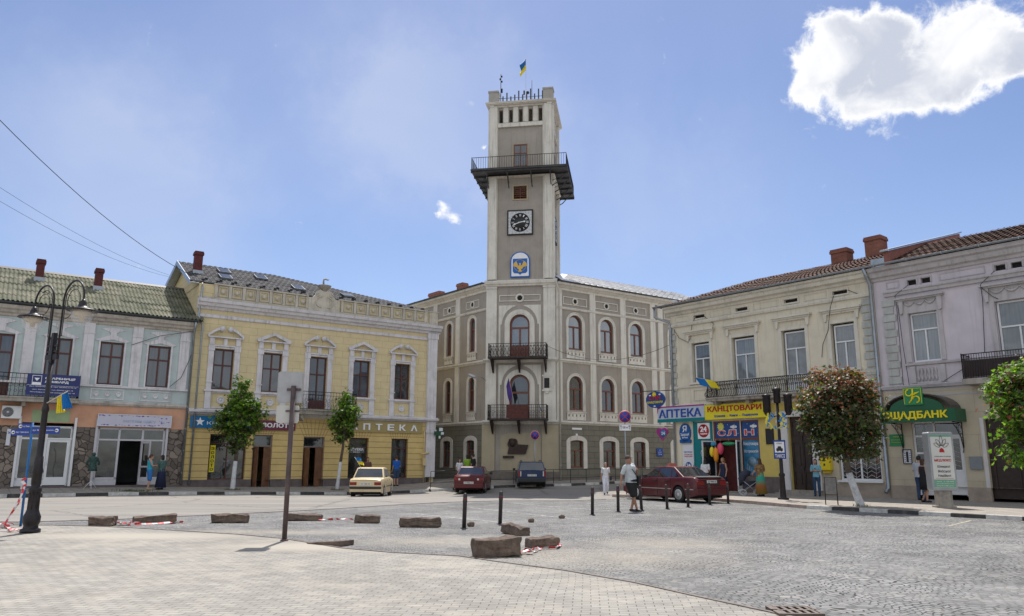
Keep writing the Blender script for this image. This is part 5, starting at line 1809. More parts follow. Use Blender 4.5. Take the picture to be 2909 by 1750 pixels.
for a, b, c in WN:
 ring(t, a, b, c, 7.9, 0, 0.16, -0.05, 0)
 t.box(a - .42, b + .42, -0.26, 0, 8.5, 8.58)
 t.box(a - .36, b + .36, -0.18, 0, 8.42, 8.5)
 t.box(a - .3, b + .3, -0.12, 0, 8.34, 8.42)
 for x in (a - .28, b + .1):
  t.prism([(x, 8.34), (x + .18, 8.34), (x + .14, 8.02), (x + .04, 8.02)], -0.13, 0)
 if c > 5:
  t.box(a - .2, b + .2, -0.14, 0, c - 0.1, c)
  for q in ((a, b, 4.8, 4.86), (a, b, 5.34, 5.4), (a, a + .06, 4.86, 5.34), (b - .06, b, 4.86, 5.34)):
   t.box(q[0], q[1], -0.04, 0, q[2], q[3])
for u in (1.62, 4.28, 7.05, 9.53):
 ring(t, u, u + .72, 9.23, 9.41, 0, 0.07, -0.05, 0)
 t.box(u - .07, u + .79, -0.05, 0, 9.16, 9.23)
prev = 0.35
for u in (1.62, 4.28, 7.05, 9.53, 11.2):
 x0, x1 = prev, u - 0.3
 if x1 - x0 > 0.4:
  for q in ((x0, x1, 9.18, 9.22), (x0, x1, 9.46, 9.5), (x0, x0 + .04, 9.22, 9.46), (x1 - .04, x1, 9.22, 9.46)):
   t.box(q[0], q[1], -0.03, 0, q[2], q[3])
 prev = u + 1.02
t.build('mouldings', m_creamtrim, cre)
q = MB()
for x0, x1 in ((-0.03, 0.36), (10.8, 11.25)):
 for k in range(12):
  z = 4.7 + k * 0.35
  e = 0.07 if k % 2 else 0
  q.box(x0 + (e if x0 > 5 else 0), x1 - (e if x0 < 5 else 0), -0.07, 0, z, z + 0.29)
q.build('quoins', m_greyq, cre)
q = MB()
for x0, x1 in ((6.3, 6.83), (8.02, 8.38)):
 q.box(x0, x1, -0.14, 0, 0.33, 3.7)
 q.box(x0 - 0.04, x1 + 0.04, -0.18, 0, 3.45, 3.6)
q.box(6.25, 8.45, -0.16, 0, 3.72, 4.0)
q.build('door_pilasters', m_white, cre)
d = MB()
d.box(6.85, 8.0, 0.12, 0.2, 0.33, 3.71)
for x0 in (6.92, 7.45):
 for z0, z1 in ((0.5, 1.2), (1.32, 2.55), (2.75, 3.55)):
  ring(d, x0 + .05, x0 + .43, z0 + .05, z1 - .05, 0, 0.05, 0.08, 0.12)
  d.box(x0 + .12, x0 + .36, 0.095, 0.12, z0 + .12, z1 - .12)
d.box(7.4, 7.45, 0.06, 0.12, 0.33, 3.71)
d.build('door', m_darkdoor, cre)
s = MB()
s.box(6.25, 8.4, -0.55, -0.02, -0.2, 0.2)
s.box(6.3, 8.35, -0.3, -0.02, 0.2, 0.33)
s.build('doorstep', m_concrete, cre)
for i, (a, b, c) in enumerate(WN):
 window(cre, a + .08, b - .04, c, 7.82, 0.14, m_whiteframe, m_curt, transom=0.62 if c > 5 else 0.72, fw=0.07, low=None if c > 5 else 0.9)
v = MB()
for u in (1.62, 4.28, 7.05, 9.53):
 v.box(u, u + .72, 0.14, 0.15, 9.2, 9.43)
v.build('vents', m_void, cre)
window(cre, 9.22, 11.08, 0.82, 3.12, 0.1, m_whiteframe, m_shopglass, transom=None, fw=0.08, mull=1, name='shop_window', sill=(-0.16, 0.08, m_whiteframe))
gb = MB()
for k in range(12):
 z = 0.95 + k * 0.18
 for x0 in (9.32, 10.2):
  gb.tube([(x0, 0.07, z + .12), (x0 + .2, 0.07, z), (x0 + .4, .07, z + .12), (x0 + .6, .07, z), (x0 + .78, .07, z + .1)], 0.008, 4)
for x0 in (9.5, 9.9, 10.4, 10.8):
 gb.bar((x0, .07, .9), (x0, .07, 3.05), 0.008, 4)
gb.build('window_grille', m_whiteframe, cre)
# roof, hipped at the street corner
rf = MB()
def tiled(mb, p00, p10, p01, p11, rows, cols, amp=0.025):
 """roof slope of overlapping tiles: rows step up the slope"""
 p00, p10, p01, p11 = map(Vector, (p00, p10, p01, p11))
 nrm = (p10 - p00).cross(p01 - p00).normalized()
 if nrm.z < 0:
  nrm = -nrm
 vs, fs = [], []
 for j in range(rows):
  for jj in (0, 1):
   v = (j + jj) / rows
   for i in range(cols + 1):
    u = i / cols
    p = (p00.lerp(p10, u)).lerp(p01.lerp(p11, u), v)
    p = p + nrm * ((0.035 if jj == 0 else 0.0) + amp * (0.5 + 0.5 * cos(i * 2 * PI / 3)) + 0.02 + 0.006 * sin(i * 1.7 + j * 2.9))
    vs.append(p)
 w_ = cols + 1
 for j in range(rows):
  for i in range(cols):
   a = 2 * j * w_ + i
   fs.append((a, a + 1, a + w_ + 1, a + w_))
 mb.add(vs, fs)
 mb.add([p00, p10, p11, p01], [(0, 1, 2, 3)])
tiled(rf, (-0.5, -0.5, 10.1), (11.5, -0.5, 10.1), (2.9, 4.0, 11.78), (11.5, 4.0, 11.78), 16, 160)
rf.add([(-0.5, -0.5, 10.1), (2.9, 4.0, 11.78), (-0.5, 8.8, 10.1)], [(0, 1, 2)])
rf.add([(2.9, 4.0, 11.78), (11.5, 4.0, 11.78), (11.5, 8.8, 10.1), (-0.5, 8.8, 10.1)], [(0, 1, 2, 3)])
rc = rf.build('roof', m_tileroof, cre)
chimney(rc, 7.75, 3.6, 0.85, 0.7, 11.5, 12.45)
chimney(rc, 9.5, 3.7, 0.8, 0.75, 11.5, 12.75)
gutter(cre, -0.75, 11.5, -0.56, 10.16, m_zinc, 0.085)
downpipe(cre, [(-0.7, -0.52, 10.1), (-0.72, -0.5, 9.6), (0.05, -0.15, 9.2), (0.08, -0.14, 8.9), (0.1, -0.14, 0.4)], 0.06, bands=6)
downpipe(cre, [(11.3, -0.55, 10.1), (11.32, -0.3, 9.7), (11.36, -0.16, 9.4), (11.36, -0.14, 0.55), (11.3, -0.3, 0.35)], 0.075, bands=2)
b = MB()
b.box(2.85, 9.05, -0.92, 0, 4.62, 4.74)
b.box(2.82, 9.08, -0.97, 0, 4.74, 4.82)
for x in (3.1, 5.0, 6.8, 8.7):
 b.prism([(x, 4.62), (x + .2, 4.62), (x + .2, 4.45), (x, 4.45)], -0.7, 0)
bo = b.build('balcony', m_concrete, cre)
rl = MB()
railing(rl, [(2.9, -0.05), (2.9, -0.85), (9.0, -0.85), (9.0, -0.05)], 4.82, 5.6, gap=0.1, r=0.015, belly=0.2, circles=False)
for k in range(27):
 c = 3.05 + k * 0.22
 for zc, rc_ in ((5.52, 0.05), (5.2, 0.045)):
  for sg in (-1, 1):
   pts = [(c + sg * 0.045 + rc_ * cos(q_), -0.86, zc + rc_ * sin(q_)) for q_ in [k2 * PI / 4 for k2 in range(7)]]
   rl.tube(pts, 0.012, 4)
rl.build('railing', m_iron, bo)
# ================================================================== pink house
pin = thing('pink_house', 'dusty pink two-storey house with garlanded windows and clay roof, cut off by the right edge', 'house', (RO[0], RO[1], 0), R(-50.5), 'two-storey shop houses round the square')
UE = 25.0
WP = [(12.8, 13.98), (16.12, 17.6), (19.6, 21.0), (22.6, 23.9)]
w = MB()
wall(w, 11.42, UE, 4.6, 10.0, 0.0, [(a, b, 5.78 if i != 1 else 4.9, 7.88) for i, (a, b) in enumerate(WP)] + [(u, u + .38, 9.1, 9.33) for u in (12.9, 13.47, 16.29, 16.86, 19.8, 20.4, 22.8, 23.4)], 0.24)
shell(w, 11.42, UE, 8.6, -0.3, 10.1, floors=(4.4,))
w.build('wall', m_pinkwall, pin)
w = MB()
wall(w, 11.42, UE, 0.66, 4.6, -0.03, [(12.5, 14.42, 0.66, 3.3), (15.25, 17.6, 0.66, 3.3), (19.2, 21, 1.2, 3.3)], 0.35)
w.build('beige_wall', m_beige, pin)
w = MB()
for a, b in ((11.42, 12.5), (14.42, 15.25), (17.6, UE)):
 w.box(a, b, -0.07, 0.1, -0.3, 0.66)
w.build('plinth', m_bplinth, pin)
t = MB()
t.profile_run([(0, 9.48), (-0.08, 9.5), (-0.12, 9.6), (-0.24, 9.66), (-0.3, 9.84), (-0.42, 9.9), (-0.46, 10.06), (0, 10.08)], 11.42, UE)
t.profile_run([(0, 8.72), (-0.1, 8.74), (-0.12, 8.86), (-0.18, 8.9), (-0.18, 8.96), (0, 9.0)], 11.9, UE)
t.profile_run([(0, 4.66), (-0.1, 4.68), (-0.14, 4.8), (-0.06, 4.86), (0, 4.88)], 11.42, UE)
t.profile_run([(0, 4.3), (-0.04, 4.32), (-0.04, 4.38), (0, 4.4)], 11.42, UE)
t.profile_run([(0, 5.62), (-0.1, 5.64), (-0.12, 5.72), (0, 5.76)], 12.5, UE)
for i, (a, b) in enumerate(WP):
 z0 = 5.78 if i != 1 else 4.9
 ring(t, a, b, z0, 7.88, 0, 0.18, -0.06, 0)
 t.box(a - .44, b + .36, -0.26, 0, 8.5, 8.58)
 t.box(a - .38, b + .3, -0.18, 0, 8.44, 8.5)
 t.box(a - .3, b + .22, -0.05, 0, 8.06, 8.44)
 for x in (a - .32, b + .06):
  t.prism([(x, 8.44), (x + .2, 8.44), (x + .16, 7.9), (x + .05, 7.86)], -0.15, 0)
 n = 3
 for k in range(n):
  c0, c1 = a - .1 + k * (b - a + .1) / n, a - .1 + (k + 1) * (b - a + .1) / n
  t.tube([(c0 + (c1 - c0) * j / 6, -0.09, 8.38 - 0.16 * sin(PI * j / 6)) for j in range(7)], 0.04, 6, radii=[.02, .03, .04, .05, .04, .03, .02])
 if i != 1:
  for x in (a - .1, b - .1):
   t.box(x, x + .2, -0.08, 0, 4.88, 5.6)
  m_ = int((b - a - .3) / .14)
  for k in range(m_):
   x = a + .2 + k * .14
   t.lathe([(0.03, 4.95), (0.05, 5.0), (0.06, 5.1), (0.025, 5.2), (0.06, 5.36), (0.045, 5.45), (0.03, 5.5)], (x, -0.03, 0), 8)
prev = 12.0
for u in (12.9, 16.29, 19.8, 22.8, UE):
 x0, x1 = prev, u - 0.35
 for q_ in ((x0, x1, 9.08, 9.12), (x0, x1, 9.36, 9.4), (x0, x0 + .04, 9.12, 9.36), (x1 - .04, x1, 9.12, 9.36)):
  t.box(q_[0], q_[1], -0.03, 0, q_[2], q_[3])
 prev = u + 1.3
for u in (12.9, 13.47, 16.29, 16.86, 19.8, 20.4, 22.8, 23.4):
 ring(t, u, u + .38, 9.1, 9.33, 0, 0.06, -0.04, 0)
t.build('mouldings', m_pinktrim, pin)
q = MB()
for k in range(11):
 z = 4.92 + k * 0.34
 e = 0.08 if k % 2 else 0
 q.box(11.75 + e / 2, 12.3 - e, -0.06, 0, z, z + 0.28)
q.build('quoins', m_greyq, pin)
for i, (a, b) in enumerate(WP):
 window(pin, a + .03, b - .03, 5.78 if i != 1 else 4.9, 7.86, 0.13, m_whiteframe, m_curt, transom=0.66, fw=0.07, low=None if i != 1 else 0.8)
v = MB()
for u in (12.9, 13.47, 16.29, 16.86, 19.8, 20.4, 22.8, 23.4):
 v.box(u - .02, u + .4, 0.14, 0.15, 9.08, 9.35)
v.build('vents', m_void, pin)
rf = MB()
tiled(rf, (12.35, -0.5, 10.1), (UE, -0.5, 10.1), (12.35, 4.0, 11.85), (UE, 4.0, 11.85), 16, 170)
rf.add([(11.42, 4.0, 11.8), (UE, 4.0, 11.85), (UE, 8.8, 10.1), (11.42, 8.8, 10.1)], [(0, 1, 2, 3)])
rp_ = rf.build('roof', m_tileroof, pin)
chimney(rp_, 17.1, 3.4, 0.8, 0.7, 11.5, 12.7)
fw_ = MB()
fw_.hexa([(12.1, -0.2, 9.9), (12.35, -0.2, 9.9), (12.35, 8.2, 9.9), (12.1, 8.2, 9.9), (12.1, -0.2, 10.75), (12.35, -0.2, 10.75), (12.35, 8.2, 13.2), (12.1, 8.2, 13.2)])
f_ = fw_.build('fire_wall', mat('dark_red_brick_wall', (0.22, 0.09, 0.07), 0.85, var=0.2, scale=6, bump=0.3), rp_)
fw_ = MB()
fw_.hexa([(12.0, -0.35, 10.73), (12.42, -0.35, 10.73), (12.42, 8.3, 13.25), (12.0, 8.3, 13.25), (12.0, -0.35, 10.8), (12.42, -0.35, 10.8), (12.42, 8.3, 13.32), (12.0, 8.3, 13.32)])
fw_.box(11.5, 12.1, -0.2, 0.6, 9.95, 10.5)
fw_.build('fire_wall_capping', m_zinc, f_) if False else fw_.build('wall_capping', m_zinc, rp_)
gutter(pin, 11.5, UE, -0.56, 10.16, m_zinc, 0.085)
b = MB()
b.box(14.95, 19.0, -0.9, 0, 4.62, 4.84)
bo = b.build('balcony', m_concrete, pin)
rl = MB()
railing(rl, [(15.0, -0.05), (15.0, -0.85), (18.9, -0.85), (18.9, -0.05)], 4.84, 5.8, gap=0.09, r=0.011)
rl.box(15.02, 18.88, -0.83, -0.82, 4.9, 5.55)
rl.build('railing', mat('brown_black_iron', (0.028, 0.018, 0.018), 0.6, var=0.3), bo)
# bank entrance
e = MB()
for x in (12.5, 13.3, 14.34):
 e.box(x, x + 0.08, 0.06, 0.16, 0.3, 3.3)
e.box(12.5, 14.42, 0.06, 0.16, 3.2, 3.3)
e.box(12.58, 14.34, 0.065, 0.155, 2.64, 2.72)
e.box(12.58, 13.3, 0.06, 0.16, 1.95, 2.03)
e.box(13.38, 14.34, 0.08, 0.14, 0.35, 1.25)
ring(e, 13.46, 14.26, 1.33, 2.56, 0, 0.08, 0.07, 0.15)
e.box(13.38, 14.34, 0.07, 0.15, 1.25, 1.33)
e.box(12.58, 13.3, 0.04, 0.16, 0.3, 0.9)
eo = e.build('bank_doorway', m_whiteframe, pin)
g = MB()
g.box(12.58, 13.3, 0.1, 0.11, 2.03, 3.2)
g.box(13.38, 14.34, 0.1, 0.11, 2.72, 3.2)
g.box(13.46, 14.26, 0.1, 0.11, 1.33, 2.56)
g.build('pane', m_glassdark, eo)
g = MB()
g.box(12.6, 13.28, 0.09, 0.12, 0.9, 1.95)
g.box(12.68, 13.2, 0.0, 0.09, 0.95, 1.15)
g.build('cash_machine', mat('machine_grey', (0.16, 0.17, 0.18), 0.4, var=0.2), eo)
g = MB()
for (x0, x1, z0, z1) in ((12.6, 13.28, 2.05, 3.18), (13.5, 14.22, 1.36, 2.54)):
 for k in range(6):
  z = z0 + 0.1 + k * (z1 - z0 - .1) / 6
  xm = (x0 + x1) / 2
  g.tube([(x0, .09, z), (xm, .09, z + .12), (x1, .09, z)], 0.006, 4)
 g.bar(((x0 + x1) / 2, .09, z0), ((x0 + x1) / 2, .09, z1), 0.006, 4)
g.build('grille', m_whiteframe, eo)
g = MB()
g.box(15.25, 17.6, 0.15, 0.25, 0.25, 3.3)
for x in (15.3, 16.4):
 ring(g, x + .15, x + .9, .6, 2.9, 0, 0.08, 0.1, 0.15)
g.build('gate', m_darkdoor, pin)
g = MB()
g.box(15.1, 15.24, -0.06, 0.02, 0.66, 3.35)
g.build('gate_post', m_white, pin)
g = MB()
g.box(14.6, 15.05, -0.1, -0.03, 1.35, 1.85)
g.build('meter_box', mat('meter_grey', (0.2, 0.22, 0.24), 0.5, var=0.1), pin)
window(pin, 19.2, 21.0, 1.2, 3.28, 0.12, m_whiteframe, m_shopglass, transom=0.7, fw=0.08)
# ------------------------------------------------------------------ shop signs
def fthing(name, label, cat, Fw, o, group=None):
 r = bpy.data.objects.new(name, None)
 r.empty_display_size = 0.2
 COL.objects.link(r)
 r.matrix_world = Fw @ Matrix.Translation(o)
 tag(r, label, cat, group)
 return r, Matrix.Translation((-o[0], -o[1], -o[2]))
def colour(name, c, rough=0.45, **k):
 return mat(name, c, rough, var=k.pop('var', 0.05), **k)
m_red = colour('letter_red', (0.42, 0.015, 0.02))
m_blueL = colour('letter_blue', (0.01, 0.06, 0.32))
m_tealb = colour('shop_teal', (0.0, 0.17, 0.19))
m_purple = colour('sign_purple', (0.3, 0.03, 0.2))
m_ybright = colour('sign_yellow', (0.72, 0.62, 0.02))
m_wht = colour('panel_white', (0.62, 0.64, 0.68))
m_night = colour('night_blue_print', (0.012, 0.06, 0.22))
m_orange = colour('toy_orange', (0.75, 0.28, 0.02))
m_blk = colour('black_print', (0.015, 0.015, 0.02))
m_bankg = colour('bank_green', (0.008, 0.09, 0.04))
m_bankg2 = colour('bright_green', (0.02, 0.22, 0.08))
m_banky = colour('bank_yellow', (0.72, 0.6, 0.01))
m_chrome = mat('brushed_steel', (0.5, 0.5, 0.52), 0.3, metal=0.8, var=0.08)
def panel_sign(name, label, Fw, u0, u1, z0, z1, y, th, m, texts=(), group=None, frame=None, cat='sign', bevel=0.0):
 """texts: (string, fraction box a0,a1,b0,b1, material, bold, stand-off, part name)"""
 r, Fi = fthing(name, label, cat, Fw, ((u0 + u1) / 2, y, z0), group)
 p = MB()
 p.box(u0, u1, y - th, y, z0, z1)
 p.build('panel', m, r, Fi, bevel=bevel)
 if frame:
  f = MB()
  ring(f, u0 + .03, u1 - .03, z0 + .03, z1 - .03, 0, 0.03, y - th - 0.015, y - th)
  f.box(u0, u1, y - th - 0.015, y - th, z0, z0 + 0.03)
  f.build('frame', frame, r, Fi)
 for tx in texts:
  s, a0, a1, b0, b1, mt, bold, so = tx[:8]
  q = MB()
  put_text(q, s, u0 + (u1 - u0) * a0, u0 + (u1 - u0) * a1, z0 + (z1 - z0) * b0, z0 + (z1 - z0) * b1, y - th - 0.002, so, bold)
  q.build('lettering', mt, r, Fi)
 return r, Fi
def star(mb, cx, cz, r, y0, y1, n=5, inner=0.42):
 pts = []
 for k in range(2 * n):
  rr = r if k % 2 == 0 else r * inner
  a = PI / 2 + PI * k / n
  pts.append((cx + rr * cos(a), cz + rr * sin(a)))
 for k in range(2 * n):
  mb.prism([(cx, cz), pts[k], pts[(k + 1) % (2 * n)]], y0, y1)
# left row
r, Fi = panel_sign('shop_sign', 'sky blue phone shop sign with white star, left of the gold shop sign', FL, 0.24, 3.35, 3.23, 3.87, -0.05, 0.1, m_board_blue, [('КИЇВСТАР', 0.27, 0.93, 0.28, 0.62, m_letter, 0.0, 0.012)])
s = MB()
star(s, 0.72, 3.55, 0.24, -0.17, -0.152)
s.build('star', m_letter, r, Fi)
r, Fi = panel_sign('shop_sign', 'dark maroon gold shop sign with white letters over a shop door', FL, 3.4, 5.86, 3.2, 3.74, -0.05, 0.1, m_maroonboard, [('ЗОЛОТО', 0.24, 0.96, 0.28, 0.74, m_letter, 0.035, 0.012), ('ЛОМБАРД', 0.04, 0.2, 0.3, 0.7, m_letter, 0.0, 0.01)])
r, Fi = panel_sign('pharmacy_sign', 'ochre board with wide white pharmacy letters on the yellow house', FL, 8.0, 13.95, 3.24, 3.9, -0.05, 0.08, colour('ochre_board', (0.34, 0.27, 0.11)), [(c, 0.195 + k * 0.133, 0.27 + k * 0.133, 0.2, 0.78, m_letter, 0.03, 0.05) for k, c in enumerate('АПТЕКА')])
r, Fi = panel_sign('window_lettering_board', 'small grey pharmacy window board behind the shop glass', FL, 9.2, 10.2, 2.02, 2.32, 0.13, 0.02, colour('grey_board', (0.09, 0.1, 0.1)), [('АПТЕКА', 0.05, 0.95, 0.45, 0.95, m_letter, 0.03, 0.006), ('24/24', 0.3, 0.7, 0.05, 0.3, m_letter, 0.0, 0.006)])
r, Fi = panel_sign('vertical_sign', 'narrow upright yellow letter strip in the gold shop window', FL, 1.42, 1.68, 0.95, 2.35, 0.13, 0.02, m_banky, [(c, 0.18, 0.82, 0.82 - k * 0.155, 0.93 - k * 0.155, m_blk, 0.03, 0.006) for k, c in enumerate('ЗОЛОТО')])
r, Fi = panel_sign('pawnshop_banner', 'navy pawnshop banner hung on the teal house balcony', FL, -7.22, -5.06, 4.5, 5.5, -0.88, 0.03, m_navy, [('СКАРБНИЦЯ', 0.33, 0.9, 0.74, 0.86, m_letter, 0.035, 0.008), ('ЛОМБАРД', 0.33, 0.78, 0.58, 0.7, m_letter, 0.035, 0.008), ('вул. Шевченка 29, тел. (03433) 4-70-16', 0.06, 0.94, 0.38, 0.43, m_letter, 0.01, 0.006), ('вул. Валова 35, тел. (03433) 2-56-18', 0.12, 0.88, 0.24, 0.29, m_letter, 0.01, 0.006), ('Ломбард працює щодня з 9 до 18', 0.08, 0.92, 0.12, 0.17, m_letter, 0.01, 0.006)])
s = MB()
ring(s, -7.0, -6.66, 4.98 + .03, 5.4, 0, 0.02, -0.925, -0.912)
s.box(-7.02, -6.64, -0.925, -0.912, 4.98, 5.1)
s.prism([(-6.94, 5.3), (-6.72, 5.3), (-6.83, 5.16)], -0.925, -0.912)
s.box(-7.2, -5.1, -0.92, -0.912, 4.96, 4.97)
s.build('emblem', m_letter, r, Fi)
r, Fi = panel_sign('shop_sign', 'washed-out white shop sign with violet blossom pattern on the stone-clad shop', FL, -4.06, -0.68, 3.19, 3.79, -0.08, 0.12, colour('faded_violet_print', (0.5, 0.49, 0.58)), [('магазин одягу', 0.34, 0.78, 0.28, 0.55, colour('faded_blue_print', (0.3, 0.36, 0.5)), 0.02, 0.004)], frame=m_wht)
s = MB()
random.seed(3)
for k in range(60):
 a = random.random()
 u = -4.0 + 3.3 * a
 z = random.choice([3.24, 3.72]) + random.uniform(-.03, .03) if a < .8 else random.uniform(3.25, 3.7)
 w_ = random.uniform(.02, .07)
 s.prism([(u, z - w_ / 2), (u + w_, z), (u, z + w_ / 2), (u - w_, z)], -0.204, -0.2015)
s.build('blossom_pattern', colour('violet_print', (0.14, 0.09, 0.32)), r, Fi)
# pharmacy cross on the corner pier
r, Fi = fthing('pharmacy_cross', 'small green and white pharmacy cross on the corner pier of the yellow house', 'sign', FL, (14.95, -0.3, 2.9))
s = MB()
s.box(14.95, 15.13, -0.36, -0.24, 2.9, 3.7)
s.box(14.72, 15.36, -0.35, -0.25, 3.15, 3.4)
s.build('cross', colour('cross_dark_green', (0.01, 0.07, 0.035)), r, Fi)
s = MB()
s.box(15.0, 15.26, -0.375, -0.362, 3.42, 3.62)
s.box(15.14, 15.34, -0.37, -0.352, 3.2, 3.36)
s.box(14.98, 15.1, -0.375, -0.362, 2.95, 3.12)
s.build('lamp_field', m_wht, r, Fi)
# air conditioner on the teal house
r, Fi = fthing('air_conditioner', 'white outdoor air conditioner unit with round grey fan on the salmon band', 'air conditioner', FL, (-7.62, -0.35, 3.4))
s = MB()
s.box(-8.02, -7.24, -0.35, -0.03, 3.42, 4.0)
s.build('casing', m_whiteframe, r, Fi, bevel=0.015)
s = MB()
s.lathe([(0.22, 0), (0.22, 0.02)], (-7.78, -0.37, 3.71), 20, 'y')
f = s.build('fan', colour('fan_grey', (0.12, 0.12, 0.13)), r, Fi)
s = MB()
for k in range(5):
 q_ = [(-7.78 + (.04 + k * .04) * cos(a), -0.375, 3.71 + (.04 + k * .04) * sin(a)) for a in [2 * PI * j / 16 for j in range(17)]]
 s.tube(q_, 0.004, 4, cap=False)
s.lathe([(0.05, 0), (0.05, .02)], (-7.78, -0.39, 3.71), 12, 'y')
s.build('fan_guard', m_wht, f)
# white upright advertising strip on the stone wall
panel_sign('poster_strip', 'narrow white upright poster strip on the rough stone wall', FL, -7.7, -7.54, 2.2, 2.95, -0.05, 0.03, m_wht, [('24', 0.2, 0.8, 0.7, 0.85, m_blueL, 0.02, 0.004)])
# gas pipe boxes on the yellow house corner
r, Fi = fthing('gas_pipe', 'ochre painted gas pipe with valve climbing the yellow house corner', 'pipe', FL, (14.0, -0.2, 0.3))
s = MB()
s.tube([(14.05, -0.2, 0.3), (14.05, -0.2, 3.3), (14.1, -0.15, 3.4)], 0.03, 8)
s.box(13.96, 14.14, -0.3, -0.12, 1.3, 1.75)
s.tube([(13.85, -0.22, 2.0), (14.4, -0.22, 2.05)], 0.05, 8)
s.build('pipe', m_yplain, r, Fi)
# right row
r, Fi = panel_sign('pharmacy_sign', 'silver pharmacy sign with big blue letters, purple top and teal base', FR, -0.86, 2.26, 3.72, 4.56, -0.2, 0.12, colour('silver_board', (0.45, 0.5, 0.58), 0.3), [('АПТЕКА', 0.03, 0.94, 0.27, 0.8, m_blueL, 0.02, 0.03)])
s = MB()
s.prism([(-0.86, 4.2), (-0.8, 4.44), (-.6, 4.5), (2.26, 4.5), (2.26, 4.57), (-0.88, 4.57), (-0.88, 4.2)], -0.335, -0.318)
s.build('purple_edge', m_purple, r, Fi)
s = MB()
s.box(-0.88, 2.27, -0.336, -0.318, 3.7, 3.88)
s.build('teal_edge', m_tealb, r, Fi)
r, Fi = panel_sign('stationery_sign', 'bright yellow stationery shop sign with large red letters', FR, 2.3, 5.95, 3.74, 4.5, -0.25, 0.1, m_ybright, [('КАНЦТОВАРИ', 0.05, 0.92, 0.44, 0.88, m_red, 0.025, 0.02), ('Іграшки  -  Книги  -  Подарунки', 0.16, 0.86, 0.1, 0.3, m_blueL, 0.035, 0.01)])
r, Fi = fthing('teal_shopfront', 'teal painted pharmacy shopfront panels beside the stationery shop door', 'shopfront', FR, (1.9, -0.05, 0.2))
s = MB()
s.box(1.36, 2.5, -0.06, 0.1, 0.2, 3.66)
s.box(1.3, 1.36, -0.08, 0.05, 0.2, 3.7)
s.build('panel', m_tealb, r, Fi)
s = MB()
s.lathe([(0.26, 0), (0.26, 0.012)], (2.0, -0.075, 2.05), 24, 'y')
s.build('round_sticker', m_wht, r, Fi)
s = MB()
s.lathe([(0.22, 0), (0.22, 0.012)], (2.0, -0.085, 2.05), 24, 'y')
s.build('round_print', m_tealb, r, Fi)
s = MB()
s.box(1.98, 2.2, -0.075, -0.062, 1.2, 1.42)
s.build('notice', m_wht, r, Fi)
r, Fi = panel_sign('opening_hours_sign', 'white square sign with red disc reading 24 above the teal panels', FR, 1.62, 2.38, 2.78, 3.6, -0.07, 0.04, m_letter)
s = MB()
s.lathe([(0.34, 0), (0.34, 0.01)], (2.0, -0.122, 3.19), 28, 'y')
s.build('red_disc', m_red, r, Fi)
s = MB()
put_text(s, '24', 1.79, 2.21, 3.14, 3.42, -0.123, 0.006, 0.04)
put_text(s, 'ГОДИНИ', 1.77, 2.23, 2.98, 3.08, -0.123, 0.006, 0.04)
s.build('lettering', m_letter, r, Fi)
r, Fi = fthing('oval_pharmacy_sign', 'upright blue oval pharmacy sign on the corner wall over a white poster', 'sign', FR, (0.75, -0.1, 2.75))
s = MB()
s.prism(arc_pts(0.78, 3.12, 0.36, 0.5, 0, 2 * PI, 28)[:-1], -0.12, -0.03)
s.box(0.42, 1.14, -0.12, -0.03, 2.58, 2.76)
s.build('panel', colour('pharmacy_blue', (0.01, 0.09, 0.3)), r, Fi)
s = MB()
put_text(s, 'Я', 0.64, 0.92, 3.16, 3.5, -0.122, 0.006, 0.01)
put_text(s, 'ЗдоровЯ', 0.5, 1.06, 2.93, 3.1, -0.122, 0.006, 0.01)
put_text(s, 'аптека', 0.6, 0.96, 2.83, 2.9, -0.122, 0.006, 0.01)
s.build('lettering', m_letter, r, Fi)
r, Fi = panel_sign('poster', 'white pharmacy poster with blue 24 roundel low on the corner wall', FR, 0.55, 1.25, 0.95, 2.5, -0.03, 0.02, m_wht, [('НІЖЧІ ВСІ', 0.12, 0.88, 0.72, 0.77, m_blueL, 0.03, 0.004), ('обличчя', 0.12, 0.88, 0.64, 0.69, m_red, 0.01, 0.004), ('ЗАВЖДИ', 0.12, 0.88, 0.57, 0.62, m_red, 0.03, 0.004)])
s = MB()
s.lathe([(0.19, 0), (0.19, 0.006)], (0.9, -0.058, 1.4), 22, 'y')
s.build('roundel', colour('roundel_blue', (0.01, 0.07, 0.25)), r, Fi)
s = MB()
put_text(s, '24', 0.77, 1.03, 1.34, 1.5, -0.0585, 0.004, 0.03)
s.build('lettering', m_letter, r, Fi)
s = MB()
s.prism([(1.25, 0.95), (1.25, 1.5), (1.12, 1.15), (0.9, 1.02), (0.55, 1.0), (0.55, .95)], -0.056, -0.05)
s.build('teal_corner', m_board_blue, r, Fi)
# heart shaped and oval projecting signs
r, Fi = fthing('heart_sign', 'projecting heart shaped purple and blue sign with the number 24 on the corner', 'sign', FR, (-0.55, -0.3, 2.75))
hp = [(-.55 + .36 * (16 * sin(a) ** 3) / 16, 3.12 + .36 * (13 * cos(a) - 5 * cos(2 * a) - 2 * cos(3 * a) - cos(4 * a)) / 15) for a in [2 * PI * k / 30 for k in range(30)]]
s = MB()
s.prism(hp, -0.42, -0.26)
s.build('panel', m_purple, r, Fi)
s = MB()
s.lathe([(0.2, 0), (0.2, 0.012)], (-0.44, -0.434, 3.1), 22, 'y')
s.build('roundel', m_board_blue, r, Fi)
s = MB()
put_text(s, '24', -.57, -.31, 3.03, 3.2, -.435, 0.006, 0.03)
s.build('lettering', m_wht, r, Fi)
s = MB()
s.bar((-0.5, -0.2, 3.5), (0.1, 0.0, 3.5), 0.02)
s.build('bracket', m_iron, r, Fi)
r, Fi = fthing('oval_stationery_sign', 'hanging blue oval stationery sign with smiling sun on an iron arm', 'sign', FR, (-0.9, -0.35, 4.7))
s = MB()
